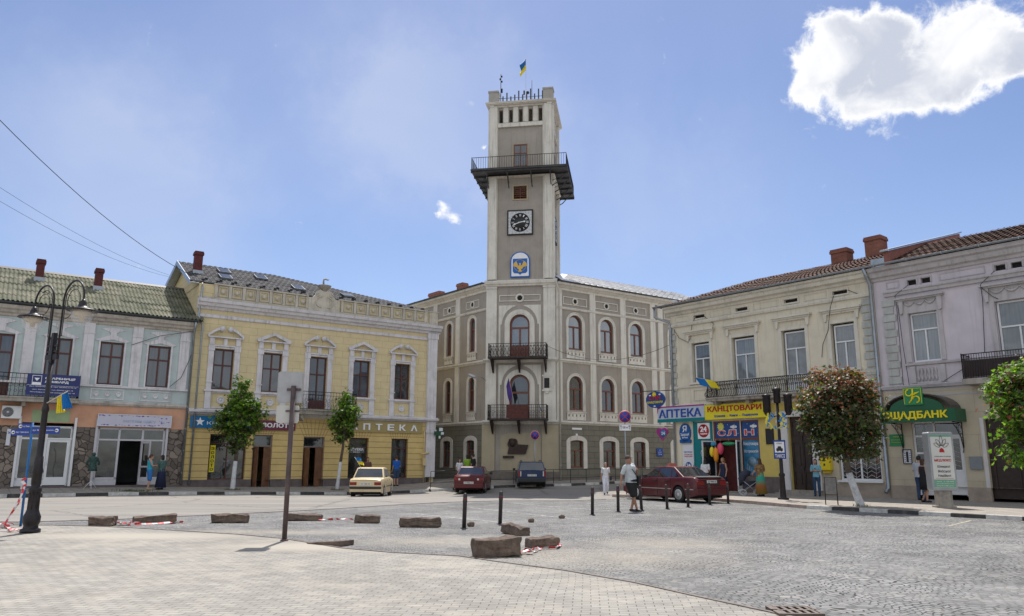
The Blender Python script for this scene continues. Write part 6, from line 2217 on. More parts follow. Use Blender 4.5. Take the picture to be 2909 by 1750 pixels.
s.prism(arc_pts(-0.95, 4.98, 0.66, 0.46, 0, 2 * PI, 32)[:-1], -0.4, -0.3)
s.build('panel', m_night, r, Fi)
s = MB()
put_text(s, 'СЛН', -1.36, -0.56, 4.96, 5.2, -0.402, 0.02, 0.03)
s.build('red_lettering', m_red, r, Fi)
s = MB()
put_text(s, 'КАНЦТОВАРИ', -1.5, -0.42, 4.75, 4.9, -0.402, 0.01, 0.03)
star(s, -1.0, 5.26, 0.15, -0.42, -0.402, 9, 0.7)
s.build('yellow_lettering', m_banky, r, Fi)
s = MB()
for cx, cz in ((-1.3, 5.22), (-0.62, 5.25), (-1.0, 4.62)):
 s.prism(arc_pts(cx, cz, 0.08, 0.035, 0, 2 * PI, 10)[:-1], -0.405, -0.401)
s.build('cloud_print', m_letter, r, Fi)
s = MB()
s.bar((-1.9, -0.35, 5.5), (0.1, -0.2, 5.45), 0.025)
s.bar((-0.95, -0.35, 5.45), (-0.95, -0.35, 5.4), 0.015)
s.build('arm', m_iron, r, Fi)
# stationery shopfront
r, Fi = fthing('stationery_shopfront', 'red-brown stationery shopfront with printed sky panels and open white door', 'shopfront', FR, (3.9, 0.0, 0.1))
s = MB()
for x in (2.56, 4.12, 5.16):
 s.box(x, x + 0.09, -0.01, 0.15, 0.15, 3.66)
s.box(2.56, 5.25, 0.0, 0.14, 2.68, 2.8)
s.box(2.56, 5.25, 0.0, 0.14, 3.58, 3.66)
s.box(4.2, 5.25, 0.0, 0.14, 0.85, 0.95)
s.build('frame', m_redbrown, r, Fi)
s = MB()
s.box(2.66, 4.1, 0.02, 0.06, 2.8, 3.58)
s.box(4.24, 5.14, 0.02, 0.06, 2.8, 3.58)
s.build('sky_panel', m_night, r, Fi)
s = MB()
for (cx, cz) in ((3.75, 3.35), (4.9, 3.35)):
 for dx, rr in ((-.12, .07), (0, .11), (.12, .08)):
  s.prism(arc_pts(cx + dx, cz, rr, rr * .8, 0, 2 * PI, 12)[:-1], 0.008, 0.0195)
 for k in range(4):
  star(s, cx - .35 + k * .2, cz + .12 - (k % 2) * .45, .025, .012, .0195, 5)
s.build('cloud_print', m_letter, r, Fi)
s = MB()
for j, (ch, a, b) in enumerate((('С', 2.78, 3.28), ('Л', 3.34, 3.92), ('Н', 4.36, 4.94))):
 put_text(s, ch, a, b, 2.9, 3.22, 0.0185, 0.012, 0.05)
s.build('white_outline_letters', m_letter, r, Fi)
s = MB()
for j, (ch, a, b) in enumerate((('С', 2.81, 3.25), ('Л', 3.38, 3.88), ('Н', 4.39, 4.91))):
 put_text(s, ch, a, b, 2.925, 3.195, 0.0065, 0.01, 0.02)
s.build('red_letters', colour('coral_red', (0.55, 0.06, 0.05)), r, Fi)
s = MB()
star(s, 2.98, 3.38, 0.22, 0.008, 0.0195, 11, 0.72)
s.build('sun_print', colour('lemon', (0.6, 0.6, 0.1)), r, Fi)
s = MB()
s.box(4.24, 5.14, 0.04, 0.07, 0.95, 2.68)
o = s.build('window_print', colour('sea_blue_print', (0.05, 0.2, 0.36), var=0.4, scale=2.5), r, Fi)
s = MB()
put_text(s, 'Канцтовари', 4.28, 5.1, 2.38, 2.58, 0.039, 0.008, 0.015)
put_text(s, 'Ксерокопія', 4.3, 5.08, 2.02, 2.2, 0.039, 0.008, 0.015)
s.build('lettering', m_letter, r, Fi)
s = MB()
s.lathe([(0.24, 0), (0.24, 0.01)], (4.72, 0.028, 1.6), 20, 'y')
for k in range(4):
 s.prism([(4.3 + .1 * k, 1.0), (4.38 + .1 * k, 1.0), (4.5 + .1 * k, 1.5 - .1 * k), (4.44 + .1 * k, 1.52 - .1 * k)], 0.03, 0.039)
s.build('pale_print', colour('pale_blue_print', (0.2, 0.32, 0.42), var=0.3, scale=6), r, Fi)
for (hx, ang, w_) in ((2.6, -105, 0.85), (4.1, -70, 0.85)):
 s = MB()
 ring(s, 0.06, w_ - 0.06, 0.2 + .06, 2.6, 0, 0.06, 0, 0.05)
 s.box(0, w_, 0, 0.05, 0.2, 0.45)
 M = Matrix.Translation((hx, -0.02, 0)) @ Matrix.Rotation(R(ang), 4, 'Z')
 s.xf(M)
 dd = s.build('door', m_whiteframe, r, Fi)
 g = MB()
 g.box(0.06, w_ - 0.06, 0.02, 0.03, 0.45, 2.6)
 g.xf(M)
 g.build('pane', m_glassdark, dd)
s = MB()
s.box(2.6, 4.1, 0.6, 0.7, 0.15, 2.66)
s.build('dark_red_curtain', colour('curtain_red', (0.12, 0.02, 0.02), var=0.4, scale=5), r, Fi)
# balloons and inflatable toys hanging in the doorway
cols = [colour('balloon_yellow', (0.75, 0.6, 0.03), 0.25), m_orange, colour('balloon_pink', (0.7, 0.08, 0.16), 0.25), colour('balloon_green', (0.03, 0.3, 0.12), 0.25), colour('balloon_blue', (0.03, 0.25, 0.45), 0.25)]
lab = ['yellow balloon with black dots, leftmost of the balloons in the stationery doorway', 'orange long balloon at the middle of the stationery doorway', 'pink balloon behind the orange one in the stationery doorway', 'green curved balloon arching over the stationery doorway', 'blue balloon at the top left of the stationery doorway']
for i, (u, y, z, sx, sz) in enumerate(((2.75, -0.5, 2.1, .13, .26), (3.02, -0.55, 1.95, .14, .38), (3.2, -0.4, 2.25, .17, .3), (3.6, -0.25, 2.5, .42, .1), (2.72, -0.3, 2.48, .16, .12))):
 r, Fi = fthing('balloon', lab[i], 'balloon', FR, (u, y, z), 'balloons at the stationery shop door')
 s = MB()
 s.ball((u, y, z), 1, 10, (sx, min(sx, .16), sz))
 s.build('balloon_skin', cols[i], r, Fi)
 s = MB()
 s.bar((u, y, z + sz), (u, y, 2.75), 0.004, 4)
 s.build('string', m_wht, r, Fi)
# dark plaque and letter box
panel_sign('wall_plaque', 'plain dark rectangular plaque on the yellow wall between the shops', FR, 5.62, 6.05, 2.45, 3.2, -0.04, 0.03, m_blk, frame=m_iron)
r, Fi = fthing('letter_box', 'bright yellow wall letter box right of the dark carved door', 'letter box', FR, (8.67, -0.15, 1.2))
s = MB()
s.box(8.42, 8.92, -0.3, -0.03, 1.25, 1.78)
s.prism([(8.42, 1.78), (8.92, 1.78), (8.88, 1.84), (8.46, 1.84)], -0.3, -0.03)
s.build('box', colour('post_yellow', (0.72, 0.55, 0.01), 0.35), r, Fi, bevel=0.02)
s = MB()
s.box(8.52, 8.74, -0.308, -0.301, 1.66, 1.69)
s.prism([(8.6, 1.45), (8.7, 1.45), (8.68, 1.55), (8.62, 1.55)], -0.306, -0.301)
s.build('slot', m_blk, r, Fi)
s = MB()
s.box(8.5, 8.84, -0.2, -0.03, 1.12, 1.25)
s.build('chute', colour('post_yellow_shade', (0.6, 0.45, 0.02), 0.4), r, Fi)
# street name plate between the corner and the hall
panel_sign('street_plate', 'small blue street name plate on the town hall corner pilaster', hall.matrix_world.copy() @ Matrix.Identity(4) if False else frame_at(T0, 99) @ WRm, 8.75, 9.3, 1.95, 2.5, -0.1, 0.02, m_blueL, [('2', 0.42, 0.58, 0.68, 0.86, m_letter, 0, 0.005), ('вулиця', 0.2, 0.8, 0.45, 0.56, m_letter, 0, 0.005), ('ТАРАСА', 0.2, 0.8, 0.2, 0.33, m_letter, 0, 0.005)])
# bank canopy with sign
r, Fi = fthing('bank_canopy', 'dark green bank canopy with yellow letters and arched glass roof on scroll brackets', 'canopy', FR, (13.2, -0.6, 3.2))
s = MB()
s.box(11.75, 14.65, -1.15, -1.03, 3.22, 3.72)
s.box(11.75, 11.85, -1.03, -0.04, 3.22, 3.72)
s.box(14.55, 14.65, -1.03, -0.04, 3.22, 3.72)
s.prism([(12.15, 3.72), (14.25, 3.72)] + arc_pts(13.2, 3.72, 1.05, 0.5, 0, PI, 14)[1:-1], -1.13, -1.05)
s.build('fascia', m_bankg, r, Fi)
s = MB()
for k in range(14):
 a0, a1 = PI * k / 14, PI * (k + 1) / 14
 pts = [(13.2 + 1.3 * cos(a0), 3.72 + .66 * sin(a0)), (13.2 + 1.3 * cos(a1), 3.72 + .66 * sin(a1)), (13.2 + 1.25 * cos(a1), 3.72 + .61 * sin(a1)), (13.2 + 1.25 * cos(a0), 3.72 + .61 * sin(a0))]
 s.prism(pts, -1.1, -0.05)
s.build('vaulted_roof', mat('smoked_roof', (0.04, 0.035, 0.035), 0.3, var=0.3), r, Fi)
s = MB()
put_text(s, 'ОЩАДБАНК', 11.85, 14.4, 3.3, 3.66, -1.152, 0.04, 0.035)
s.build('lettering', m_banky, r, Fi)
s = MB()
s.box(12.78, 13.52, -1.2, -1.08, 3.9, 4.62)
s.build('logo_panel', m_bankg2, r, Fi, bevel=0.02)
s = MB()
c = (13.15, 4.26)
for (cx, cz, rr, a0, a1) in ((13.02, 4.4, .13, 1.6, 6.2), (13.28, 4.12, .13, -1.5, 3.1)):
 s.tube([(cx + rr * cos(a), -1.215, cz + rr * sin(a)) for a in [a0 + (a1 - a0) * k / 12 for k in range(13)]], 0.028, 6)
s.tube([(13.0, -1.215, 3.98), (13.1, -1.215, 4.1), (13.16, -1.215, 4.3), (13.17, -1.215, 4.55)], 0.03, 6)
s.tube([(13.14, -1.215, 4.25), (13.25, -1.215, 4.36), (13.43, -1.215, 4.42)], 0.035, 6, radii=[.02, .045, .012])
ring(s, 12.82, 13.48, 3.96, 4.56, 0, 0.015, -1.212, -1.2)
s.build('logo', m_banky, r, Fi)
for x in (12.1, 14.45):
 s = MB()
 s.bar((x, -0.06, 3.2), (x, -0.06, 2.2), 0.02)
 s.bar((x, -0.95, 3.2), (x, -0.06, 3.2), 0.02)
 s.tube([(x, -0.95, 3.15), (x, -0.6, 2.95), (x, -0.25, 2.6), (x, -0.1, 2.15), (x, -0.16, 2.0)], 0.018, 6)
 for (dy, dz, rr) in ((-.3, 2.95, .14), (-.52, 3.06, .09), (-.18, 2.68, .09), (-.12, 2.45, .06)):
  s.tube([(x, dy + rr * cos(a), dz + rr * sin(a)) for a in [2 * PI * k / 12 for k in range(11)]], 0.011, 5)
 s.build('scroll_bracket', m_iron, r, Fi)
panel_sign('bank_plate', 'flat green bank information plate behind the scroll bracket', FR, 11.55, 12.15, 2.28, 2.78, -0.04, 0.02, m_bankg2, [('ОЩАДБАНК', 0.3, 0.9, 0.75, 0.85, m_banky, 0, 0.004), ('Державний ощадний банк', 0.1, 0.92, 0.5, 0.58, m_banky, 0, 0.004), ('безбалансове відділення', 0.1, 0.92, 0.3, 0.38, m_banky, 0, 0.004)])
r, Fi = panel_sign('notice_board', 'black framed white notice hanging below the bank plate', FR, 12.05, 12.42, 1.55, 2.15, -0.05, 0.03, m_wht, [('ГРАФІК', 0.3, 0.7, 0.86, 0.92, m_blk, 0, 0.004)], frame=m_blk)
s = MB()
s.box(12.19, 12.28, -0.09, -0.081, 1.62, 2.05)
for k in range(5):
 for x in (12.1, 12.31):
  s.box(x, x + .07, -0.086, -0.0805, 1.62 + k * .09, 1.64 + k * .09)
s.build('print', m_blk, r, Fi)
# ================================================================== street furniture
m_bollard = mat('bollard_dark_paint', (0.035, 0.03, 0.03), 0.5, var=0.3, scale=9)
m_reflect = colour('red_reflector', (0.2, 0.02, 0.02), 0.5)
BOL = [(-1.12, 18.75), (-0.28, 20.02), (2.45, 23.62), (3.43, 25.08), (4.29, 25.72), (5.32, 26.66), (6.26, 27.66), (7.45, 29.3), (8.35, 30.06)]
BL = ['iron bollard nearest the camera, standing left of the low kerb stones', 'iron bollard just behind the tilted kerb stone block', 'iron bollard standing alone left of the leaning man', 'iron bollard under the hand of the leaning man', 'iron bollard just right of the leaning man, before the dark red taxi door',
      'iron bollard in front of the rear door of the dark red taxi', 'iron bollard just right of the rear wheel of the dark red taxi', 'iron bollard in front of the number plate of the dark red taxi', 'iron bollard right of the dark red taxi, before the stationery shop door']
t0 = thing('bollard', BL[0], 'bollard', (0, 0, 0), 0, 'dark iron bollards across the setts')
s = MB()
s.lathe([(0.05, -0.05), (0.05, 0.6), (0.056, 0.61), (0.056, 0.65), (0.05, 0.66), (0.05, 0.76), (0.045, 0.79), (0.03, 0.815), (0.001, 0.825)], n=14)
s.lathe([(0.09, 0.0), (0.09, 0.012), (0.05, 0.02)], n=14)
s.build('post', m_bollard, t0)
s = MB()
s.lathe([(0.053, 0.67), (0.053, 0.7)], n=14)
s.build('reflector_band', m_reflect, t0)
for i, (x, y) in enumerate(BOL):
 b = t0 if i == 0 else copy_tree(t0)
 b.location = (x, y, gz(x, y) + 0.016)
 b.rotation_euler = (R(random.uniform(-2, 2)), R(random.uniform(-2, 2)), random.random() * 6)
 b['label'] = BL[i]
# loose kerb stones
m_rough = mat('weathered_kerb_stone', (0.125, 0.09, 0.07), 0.92, var=0.45, scale=7, bump=1.0, bscale=22, dirt=(0.26, 0.21, 0.15), dirt_amt=0.6)
ST = [(-9.9, 19.05, .56, .22, .3, 3, 'short dark kerb stone block, leftmost in the row by the tape'),
      (-8.95, 19.75, .98, .2, .28, 26, 'long slanted kerb stone block lying on red and white tape'),
      (-7.2, 20.15, .9, .21, .3, 3, 'straight long kerb stone block left of the sign pole'),
      (-5.5, 20.95, .88, .17, .3, 8, 'kerb stone block just right of the sign pole'),
      (-3.7, 20.25, .62, .2, .28, -4, 'short kerb stone block between two longer ones before the cream car'),
      (-2.2, 19.1, .95, .22, .3, -2, 'long kerb stone block nearest the first bollard'),
      (-0.24, 13.42, .8, .3, .34, 20, 'largest kerb stone block, in front at the edge of the paving'),
      (0.08, 17.35, .8, .2, .28, -58, 'kerb stone block pointing away behind the two front blocks'),
      (0.6, 14.85, .56, .18, .3, 24, 'pale-topped kerb stone block right of the largest one')]
for i, (x, y, l, h, w_, a, lb) in enumerate(ST):
 me = bpy.data.meshes.new('kerb_stone_block')
 bm = bmesh.new()
 bmesh.ops.create_cube(bm, size=1)
 for v in bm.verts:
  v.co = Vector((v.co.x * l, v.co.y * w_, v.co.z * h + h / 2))
 bmesh.ops.bevel(bm, geom=list(bm.edges), offset=0.022, segments=2, affect='EDGES', profile=0.6)
 bmesh.ops.subdivide_edges(bm, edges=list(bm.edges), cuts=4, use_grid_fill=True)
 for v in bm.verts:
  p = v.co
  d = noise.noise_vector(p * 5 + Vector((i * 7, 0, 0))) * 0.045 + noise.noise_vector(p * 16 + Vector((i * 3, 4, 0))) * 0.02
  v.co += d
  if v.co.z < 0:
   v.co.z = 0
 bm.to_mesh(me)
 bm.free()
 me.materials.append(m_rough)
 o = bpy.data.objects.new('kerb_stone_block', me)
 COL.objects.link(o)
 o.location = (x, y, gz(x, y) + 0.012)
 o.rotation_euler = (0, R([0, -3, 0, 2, 0, 0, -2, 5, -3][i]), R(a))
 tag(o, lb, 'stone block', 'loose kerb stones closing off the square')
for i, (x, y, r_, lb) in enumerate([(-0.98, 19.3, .075, 'small dark stone at the foot of the nearest bollard'), (0.53, 20.67, .07, 'small dark stone lying on the setts right of the second bollard'), (1.43, 22.1, .07, 'small dark stone farther back on a white line')]):
 s = MB()
 s.ball((0, 0, r_ * .6), r_, 8, (1.3, 1, .9))
 for k, v in enumerate(s.v):
  s.v[k] = tuple(Vector(v) * (1 + 0.25 * noise.noise(Vector(v) * 14 + Vector((i * 5, 0, 0)))))
 o = s.build('small_stone', m_rough)
 o.location = (x, y, 0.02)
 tag(o, lb, 'stone', 'small stones on the setts')
s = MB()
s.hexa([(-.45, -.06, 0), (.42, -.14, 0), (.42, .3, 0), (-.45, .0, 0), (-.45, -.06, .03), (.42, -.14, .11), (.42, .3, .1), (-.45, .0, .03)])
o = s.build('broken_edging_slab', m_rough, bevel=0.015)
o.location = (-3.5, 15.0, 0.015)
o.rotation_euler = (0, 0, R(-28))
tag(o, 'dark tilted edging slab sunk at the sandy paving edge right of the sign pole', 'stone slab')
# red and white barrier tape
m_tr, m_tw = colour('tape_red', (0.6, 0.06, 0.06), 0.5), colour('tape_white', (0.68, 0.66, 0.65), 0.5)
def tape(label, pts, w_=0.06, vertical=0.5, group='red and white barrier tape left on the ground'):
 P = [Vector(p) for p in pts]
 dense = []
 for a, b in zip(P, P[1:]):
  n = max(2, int((b - a).length / 0.035))
  for k in range(n):
   dense.append(a.lerp(b, k / n))
 dense.append(P[-1])
 mb = MB()
 acc = 0
 for i in range(len(dense) - 1):
  a, b = dense[i], dense[i + 1]
  t = (b - a).normalized()
  tw = noise.noise(a * 2.5) * 3
  sd = Vector((-t.y, t.x, 0))
  if sd.length < .1:
   sd = Vector((1, 0, 0))
  sd.normalize()
  upv = sd.cross(t)
  q0 = (sd * cos(tw) + upv * sin(tw)) * w_ / 2
  tw2 = noise.noise(b * 2.5) * 3
  q1 = (sd * cos(tw2) + upv * sin(tw2)) * w_ / 2
  acc += (b - a).length
  mb.cur = int(acc / 0.13) % 2
  lift = Vector((0, 0, 0.0))
  for q in (q0, q1):
   pass
  va, vb = [a - q0, b - q1, b + q1, a + q0], None
  va = [Vector((v.x, v.y, max(v.z, 0.03 + gz(v.x, v.y)))) for v in va]
  mb.add(va, [(0, 1, 2, 3)])
 o = mb.build('barrier_tape', [m_tr, m_tw], normals=False)
 so = o.modifiers.new('thickness', 'SOLIDIFY')
 so.thickness = 0.002
 tag(o, label, 'barrier tape', group)
def crumple(c, r_, n, seed):
 random.seed(seed)
 return [(c[0] + random.uniform(-r_, r_), c[1] + random.uniform(-r_, r_) * .6, 0.04 + random.uniform(0, .07)) for _ in range(n)]
tape('barrier tape knotted round the blue signpost and hanging to the ground', [(-11.62, 18.62, 1.15), (-11.7, 18.6, 1.08), (-11.58, 18.58, .98), (-11.7, 18.6, .92), (-11.62, 18.6, .9), (-11.75, 18.55, .5), (-11.9, 18.5, .1), (-12.1, 18.4, .05), (-12.0, 18.5, .06), (-11.9, 18.45, .1), (-11.65, 18.5, .55), (-11.62, 18.6, 1.0), (-11.7, 18.55, .6), (-11.85, 18.4, .08)] + crumple((-11.9, 18.3), .3, 8, 5) + [(-13.5, 18.2, .04)])
tape('barrier tape trailing from the blue signpost to the lamp post base', crumple((-11.8, 18.2), .25, 5, 6) + [(-11.3, 17.8, .04), (-10.7, 17.3, .05)] + crumple((-10.85, 17.2), .15, 4, 7))
tape('crumpled barrier tape by the slanted kerb stone block', crumple((-9.3, 19.15), .3, 12, 8) + [(-8.9, 19.35, .04), (-8.5, 19.6, .06), (-8.3, 19.9, .05)])
tape('barrier tape stretched between two kerb stone blocks behind the sign pole', [(-5.1, 20.8, .05), (-4.8, 20.9, .06), (-4.4, 20.75, .08), (-4.0, 20.3, .1)])
tape('crumpled barrier tape between the front kerb stone blocks', crumple((0.25, 13.75), .18, 8, 9) + [(.55, 14.4, .05), (.85, 14.5, .05), (.95, 15.1, .05), (.8, 14.8, .04)])
# ornate double lamp post on the left
m_lampiron = mat('black_lamp_iron', (0.022, 0.018, 0.02), 0.42, metal=0.35, var=0.3, scale=8, dirt=(0.1, 0.07, 0.05), dirt_amt=0.3)
lp = thing('street_lamp', 'tall black ornate lamp post with two glass bowls hanging from hooped arms', 'street lamp', (-10.45, 17.12, 0.02), R(-28))
s = MB()
s.lathe([(0.2, 0), (0.2, 0.08), (0.15, 0.1), (0.14, 0.16), (0.17, 0.22), (0.175, 0.34), (0.14, 0.42), (0.115, 0.5), (0.105, 0.85), (0.13, 0.88), (0.13, 0.94), (0.1, 0.97), (0.085, 1.0), (0.1, 1.04), (0.1, 1.25), (0.115, 1.3), (0.095, 1.4), (0.085, 1.62), (0.07, 1.64), (0.062, 2.6), (0.075, 2.63), (0.075, 2.7), (0.055, 2.76), (0.05, 3.75)], n=18)
for k in range(8):
 a = 2 * PI * k / 8
 s.box(-.012, .012, -.012, .012, 0, .01)
 s.bar((0.11 * cos(a), 0.11 * sin(a), 0.5), (0.107 * cos(a), 0.107 * sin(a), 0.86), 0.012)
s.build('post', m_lampiron, lp)
s = MB()
s.box(-0.22, 0.22, -0.03, 0.03, 3.78, 3.9)
s.box(-0.2, 0.2, -0.025, 0.025, 3.95, 3.99)
s.box(-0.2, 0.2, -0.025, 0.025, 4.08, 4.12)
s.box(-0.045, 0.045, -0.045, 0.045, 3.7, 4.4)
s.build('cross_head', m_lampiron, lp)
for sg in (-1, 1):
 s = MB()
 x0 = sg * 0.19
 hoop = [(x0 + sg * (0.37 - 0.37 * cos(a)), 0, 5.15 + 0.42 * sin(a)) for a in [PI * k / 16 for k in range(17)]]
 s.tube([(x0, 0, 3.8), (x0, 0, 4.6)] + hoop + [(x0 + sg * .74, 0, 5.0)], 0.022, 8)
 cx = x0 + sg * 0.38
 s.tube([(cx + 0.23 * cos(a), 0, 5.12 + 0.25 * sin(a)) for a in [2 * PI * k / 20 for k in range(21)]], 0.009, 5, cap=False)
 s.tube([(x0 + sg * .07, 0, 4.32), (x0 + sg * .07, 0, 5.1)] + [(x0 + sg * (.07 + 0.28 - 0.28 * cos(a)), 0, 5.15 + .3 * sin(a)) for a in [PI * k / 12 for k in range(9)]], 0.01, 5)
 s.tube([(x0 + sg * .07, 0, 4.6)] + [(x0 + sg * (.07 + .3 * sin(a)), 0, 4.9 - .2 * cos(a) + .0) for a in [PI * k / 16 for k in range(9)]], 0.009, 5)
 s.bar((x0, 0, 4.32), (x0 + sg * .07, 0, 4.32), 0.009)
 s.build('hooped_arm', m_lampiron, lp)
 cx = x0 + sg * 0.74
 s = MB()
 s.lathe([(0.03, 5.1), (0.05, 5.06), (0.075, 5.0), (0.085, 4.95), (0.14, 4.9), (0.3, 4.86), (0.325, 4.84), (0.32, 4.825), (0.2, 4.86), (0.05, 4.88)], (cx, 0, 0), 22)
 hd = s.build('lamp_shade', m_lampiron, lp)
 s = MB()
 s.lathe([(0.24, 4.85), (0.235, 4.75), (0.2, 4.62), (0.13, 4.53), (0.05, 4.49), (0.001, 4.48)], (cx, 0, 0), 22)
 gm = MATS.get('bowl_glass')
 if gm is None:
  gm, nt, bb_ = new_mat('bowl_glass')
  bb_.inputs['Base Color'].default_value = (0.75, 0.76, 0.78, 1)
  bb_.inputs['Roughness'].default_value = 0.12
  bb_.inputs['Alpha'].default_value = 0.26
  nz = nt.nodes.new('ShaderNodeTexNoise')
  nz.inputs['Scale'].default_value = 3
 s.build('glass_bowl', gm, hd)
 s = MB()
 s.lathe([(0.2, 4.84), (0.18, 4.74), (0.06, 4.7), (0.05, 4.62), (0.001, 4.6)], (cx, 0, 0), 14)
 s.build('reflector', mat('warm_reflector', (0.5, 0.4, 0.25), 0.3, var=0.2), hd)
def flag(label, base, tip, drop, wdir, length, two=True, cols=None, group='small blue and yellow flags', folds=3.0, pole=True, seed=0):
 """flag hanging from a slanted pole: base/tip of the pole, cloth falls along drop"""
 r = thing('flag', label, 'flag', base, 0, group)
 B, T = Vector((0, 0, 0)), Vector(tip) - Vector(base)
 if pole:
  s = MB()
  s.bar(B, T, 0.012)
  s.build('flag_pole', mat('pale_flag_pole', (0.5, 0.45, 0.35), 0.6, var=0.1), r)
 n, m = 14, 10
 dv = Vector(drop)
 wv = Vector(wdir)
 cols = cols or (colour('flag_blue', (0.0, 0.13, 0.4), 0.6), colour('flag_yellow', (0.75, 0.6, 0.02), 0.6))
 s = MB()
 vs = []
 t = (B - T).normalized() * length
 for i in range(n + 1):
  for j in range(m + 1):
   a, b = i / n, j / m
   p = T + t * a + dv * b + wv * (0.16 * dv.length * sin(folds * PI * a + b * 1.2 + seed) * (0.3 + b))
   vs.append(p)
 for i in range(n):
  for j in range(m):
   s.cur = 0 if i < n / 2 else 1
   s.add([vs[i * (m + 1) + j], vs[(i + 1) * (m + 1) + j], vs[(i + 1) * (m + 1) + j + 1], vs[i * (m + 1) + j + 1]], [(0, 1, 2, 3)], True)
 o = s.build('flag_cloth', list(cols) if two else [cols[0]], r, normals=False)
 so = o.modifiers.new('thickness', 'SOLIDIFY')
 so.thickness = 0.004
 return r
flag('small blue and yellow flag on the ornate lamp post', (-10.36, 17.0, 2.82), (-9.93, 17.0, 3.08), (0.1, -0.02, -0.36), (0.3, 1, 0), 0.26)
flag('large drooping blue and yellow flag on the mast of the clock tower', (T0[0] + 2.5, 50.4, 26.1), (T0[0] + 2.5, 50.4, 30.3), (-0.4, -0.1, -0.55), (0.4, 1, 0.2), 1.0, seed=2)
flag('folded violet flag leaning out over the lower tower balcony', (0.19, 48.3, 5.07), (-0.19, 48.3, 6.8), (-0.18, 0, -0.55), (.2, 1, 0), 1.1, two=False, cols=(colour('violet_flag', (0.07, 0.035, 0.22), 0.7),), group='flags on the town hall', folds=2)
flag('blue and yellow flag hanging over the lower tower balcony rail', (1.95, 48.2, 4.5), (1.6, 48.2, 5.3), (0.33, -0.05, -0.62), (0.3, 1, 0), 0.22, group='flags on the town hall', folds=1.5, seed=1)
flag('blue and yellow flag spread at the left end of the cream house balcony', (10.35, 38.4, 5.6), (9.3, 38.4, 5.8), (0.25, -0.1, -0.42), (0.2, 1, 0.2), 1.0, seed=1, cols=None, folds=2)
# plain pole with signs seen from behind
m_pole = mat('brown_grey_pole', (0.085, 0.06, 0.06), 0.6, metal=0.1, var=0.3, scale=5, dirt=(0.2, 0.16, 0.14), dirt_amt=0.4)
m_signback = mat('sign_back_grey', (0.36, 0.36, 0.37), 0.45, metal=0.15, var=0.12, scale=4, dirt=(0.22, 0.2, 0.18), dirt_amt=0.3)
sp_ = thing('road_sign', 'brown pole with two pale grey sign plates seen from behind', 'road sign', (-4.5, 15.67, 0.02), R(4))
s = MB()
s.tube([(0, 0, -0.05), (0, 0, 3.08)], 0.05, 12)
s.lathe([(0.08, 0), (0.08, 0.02), (0.05, 0.04)], n=12)
s.build('pole', m_pole, sp_)
s = MB()
s.box(-.14, .14, .02, .05, 2.98, 3.03)
s.box(-.14, .14, .02, .05, 2.55, 2.58)
s.build('bracket', m_pole, sp_)
def rrect(x0, x1, z0, z1, r_):
 pts = []
 for cx, cz, a0 in ((x1 - r_, z1 - r_, 0), (x0 + r_, z1 - r_, PI / 2), (x0 + r_, z0 + r_, PI), (x1 - r_, z0 + r_, 1.5 * PI)):
  pts += [(cx + r_ * cos(a0 + PI / 2 * k / 4), cz + r_ * sin(a0 + PI / 2 * k / 4)) for k in range(5)]
 return pts
s = MB()
s.prism(rrect(-.34, .18, 2.73, 3.38, .05), 0.06, 0.075)
s.prism(rrect(-.32, .16, 2.75, 3.36, .04), 0.052, 0.0601)
s.build('large_plate', m_signback, sp_)
s = MB()
s.prism(rrect(-.33, .13, 2.32, 2.68, .05), 0.05, 0.075)
s.build('small_plate', mat('sign_back_white', (0.5, 0.49, 0.46), 0.5, var=0.08, scale=4), sp_)
# blue direction post
m_bluepole = mat('blue_painted_steel', (0.01, 0.12, 0.34), 0.4, var=0.15, scale=5)
dp = thing('direction_post', 'blue signpost with three small street direction arms', 'signpost', (-11.64, 18.67, 0.02))
s = MB()
s.tube([(0, 0, 0), (-0.02, 0, 2.44)], 0.028, 10)
s.build('pole', m_bluepole, dp)
for (x0, x1, z0, z1, tx, right) in ((-0.34, -0.04, 2.28, 2.42, 'пл. Ринок', False), (-0.5, -0.05, 2.13, 2.28, 'вул. Т.Шевченка', False), (0.0, 0.68, 2.17, 2.34, 'вул. М. Грушевського', True)):
 s = MB()
 s.box(x0, x1, -0.04, -0.03, z0, z1)
 a = s.build('arm', colour('arm_navy', (0.015, 0.05, 0.28)), dp)
 s = MB()
 cx = x1 - 0.07 if right else x0 + 0.06
 s.lathe([(0.045, 0), (0.045, 0.004)], (cx, -0.045, (z0 + z1) / 2), 14, 'y')
 tx0, tx1 = (x0 + .03, x1 - .15) if right else (x0 + .13, x1 - .02)
 put_text(s, tx, tx0, tx1, (z0 + z1) / 2 - .02, (z0 + z1) / 2 + .025, -0.041, 0.003, 0.0)
 s.build('lettering', m_letter, a)
 s = MB()
 sg = 1 if right else -1
 s.prism([(cx - sg * .03, (z0 + z1) / 2 - .02), (cx + sg * .035, (z0 + z1) / 2), (cx - sg * .03, (z0 + z1) / 2 + .02)], -0.05, -0.0455)
 s.build('arrow', m_blk, a)
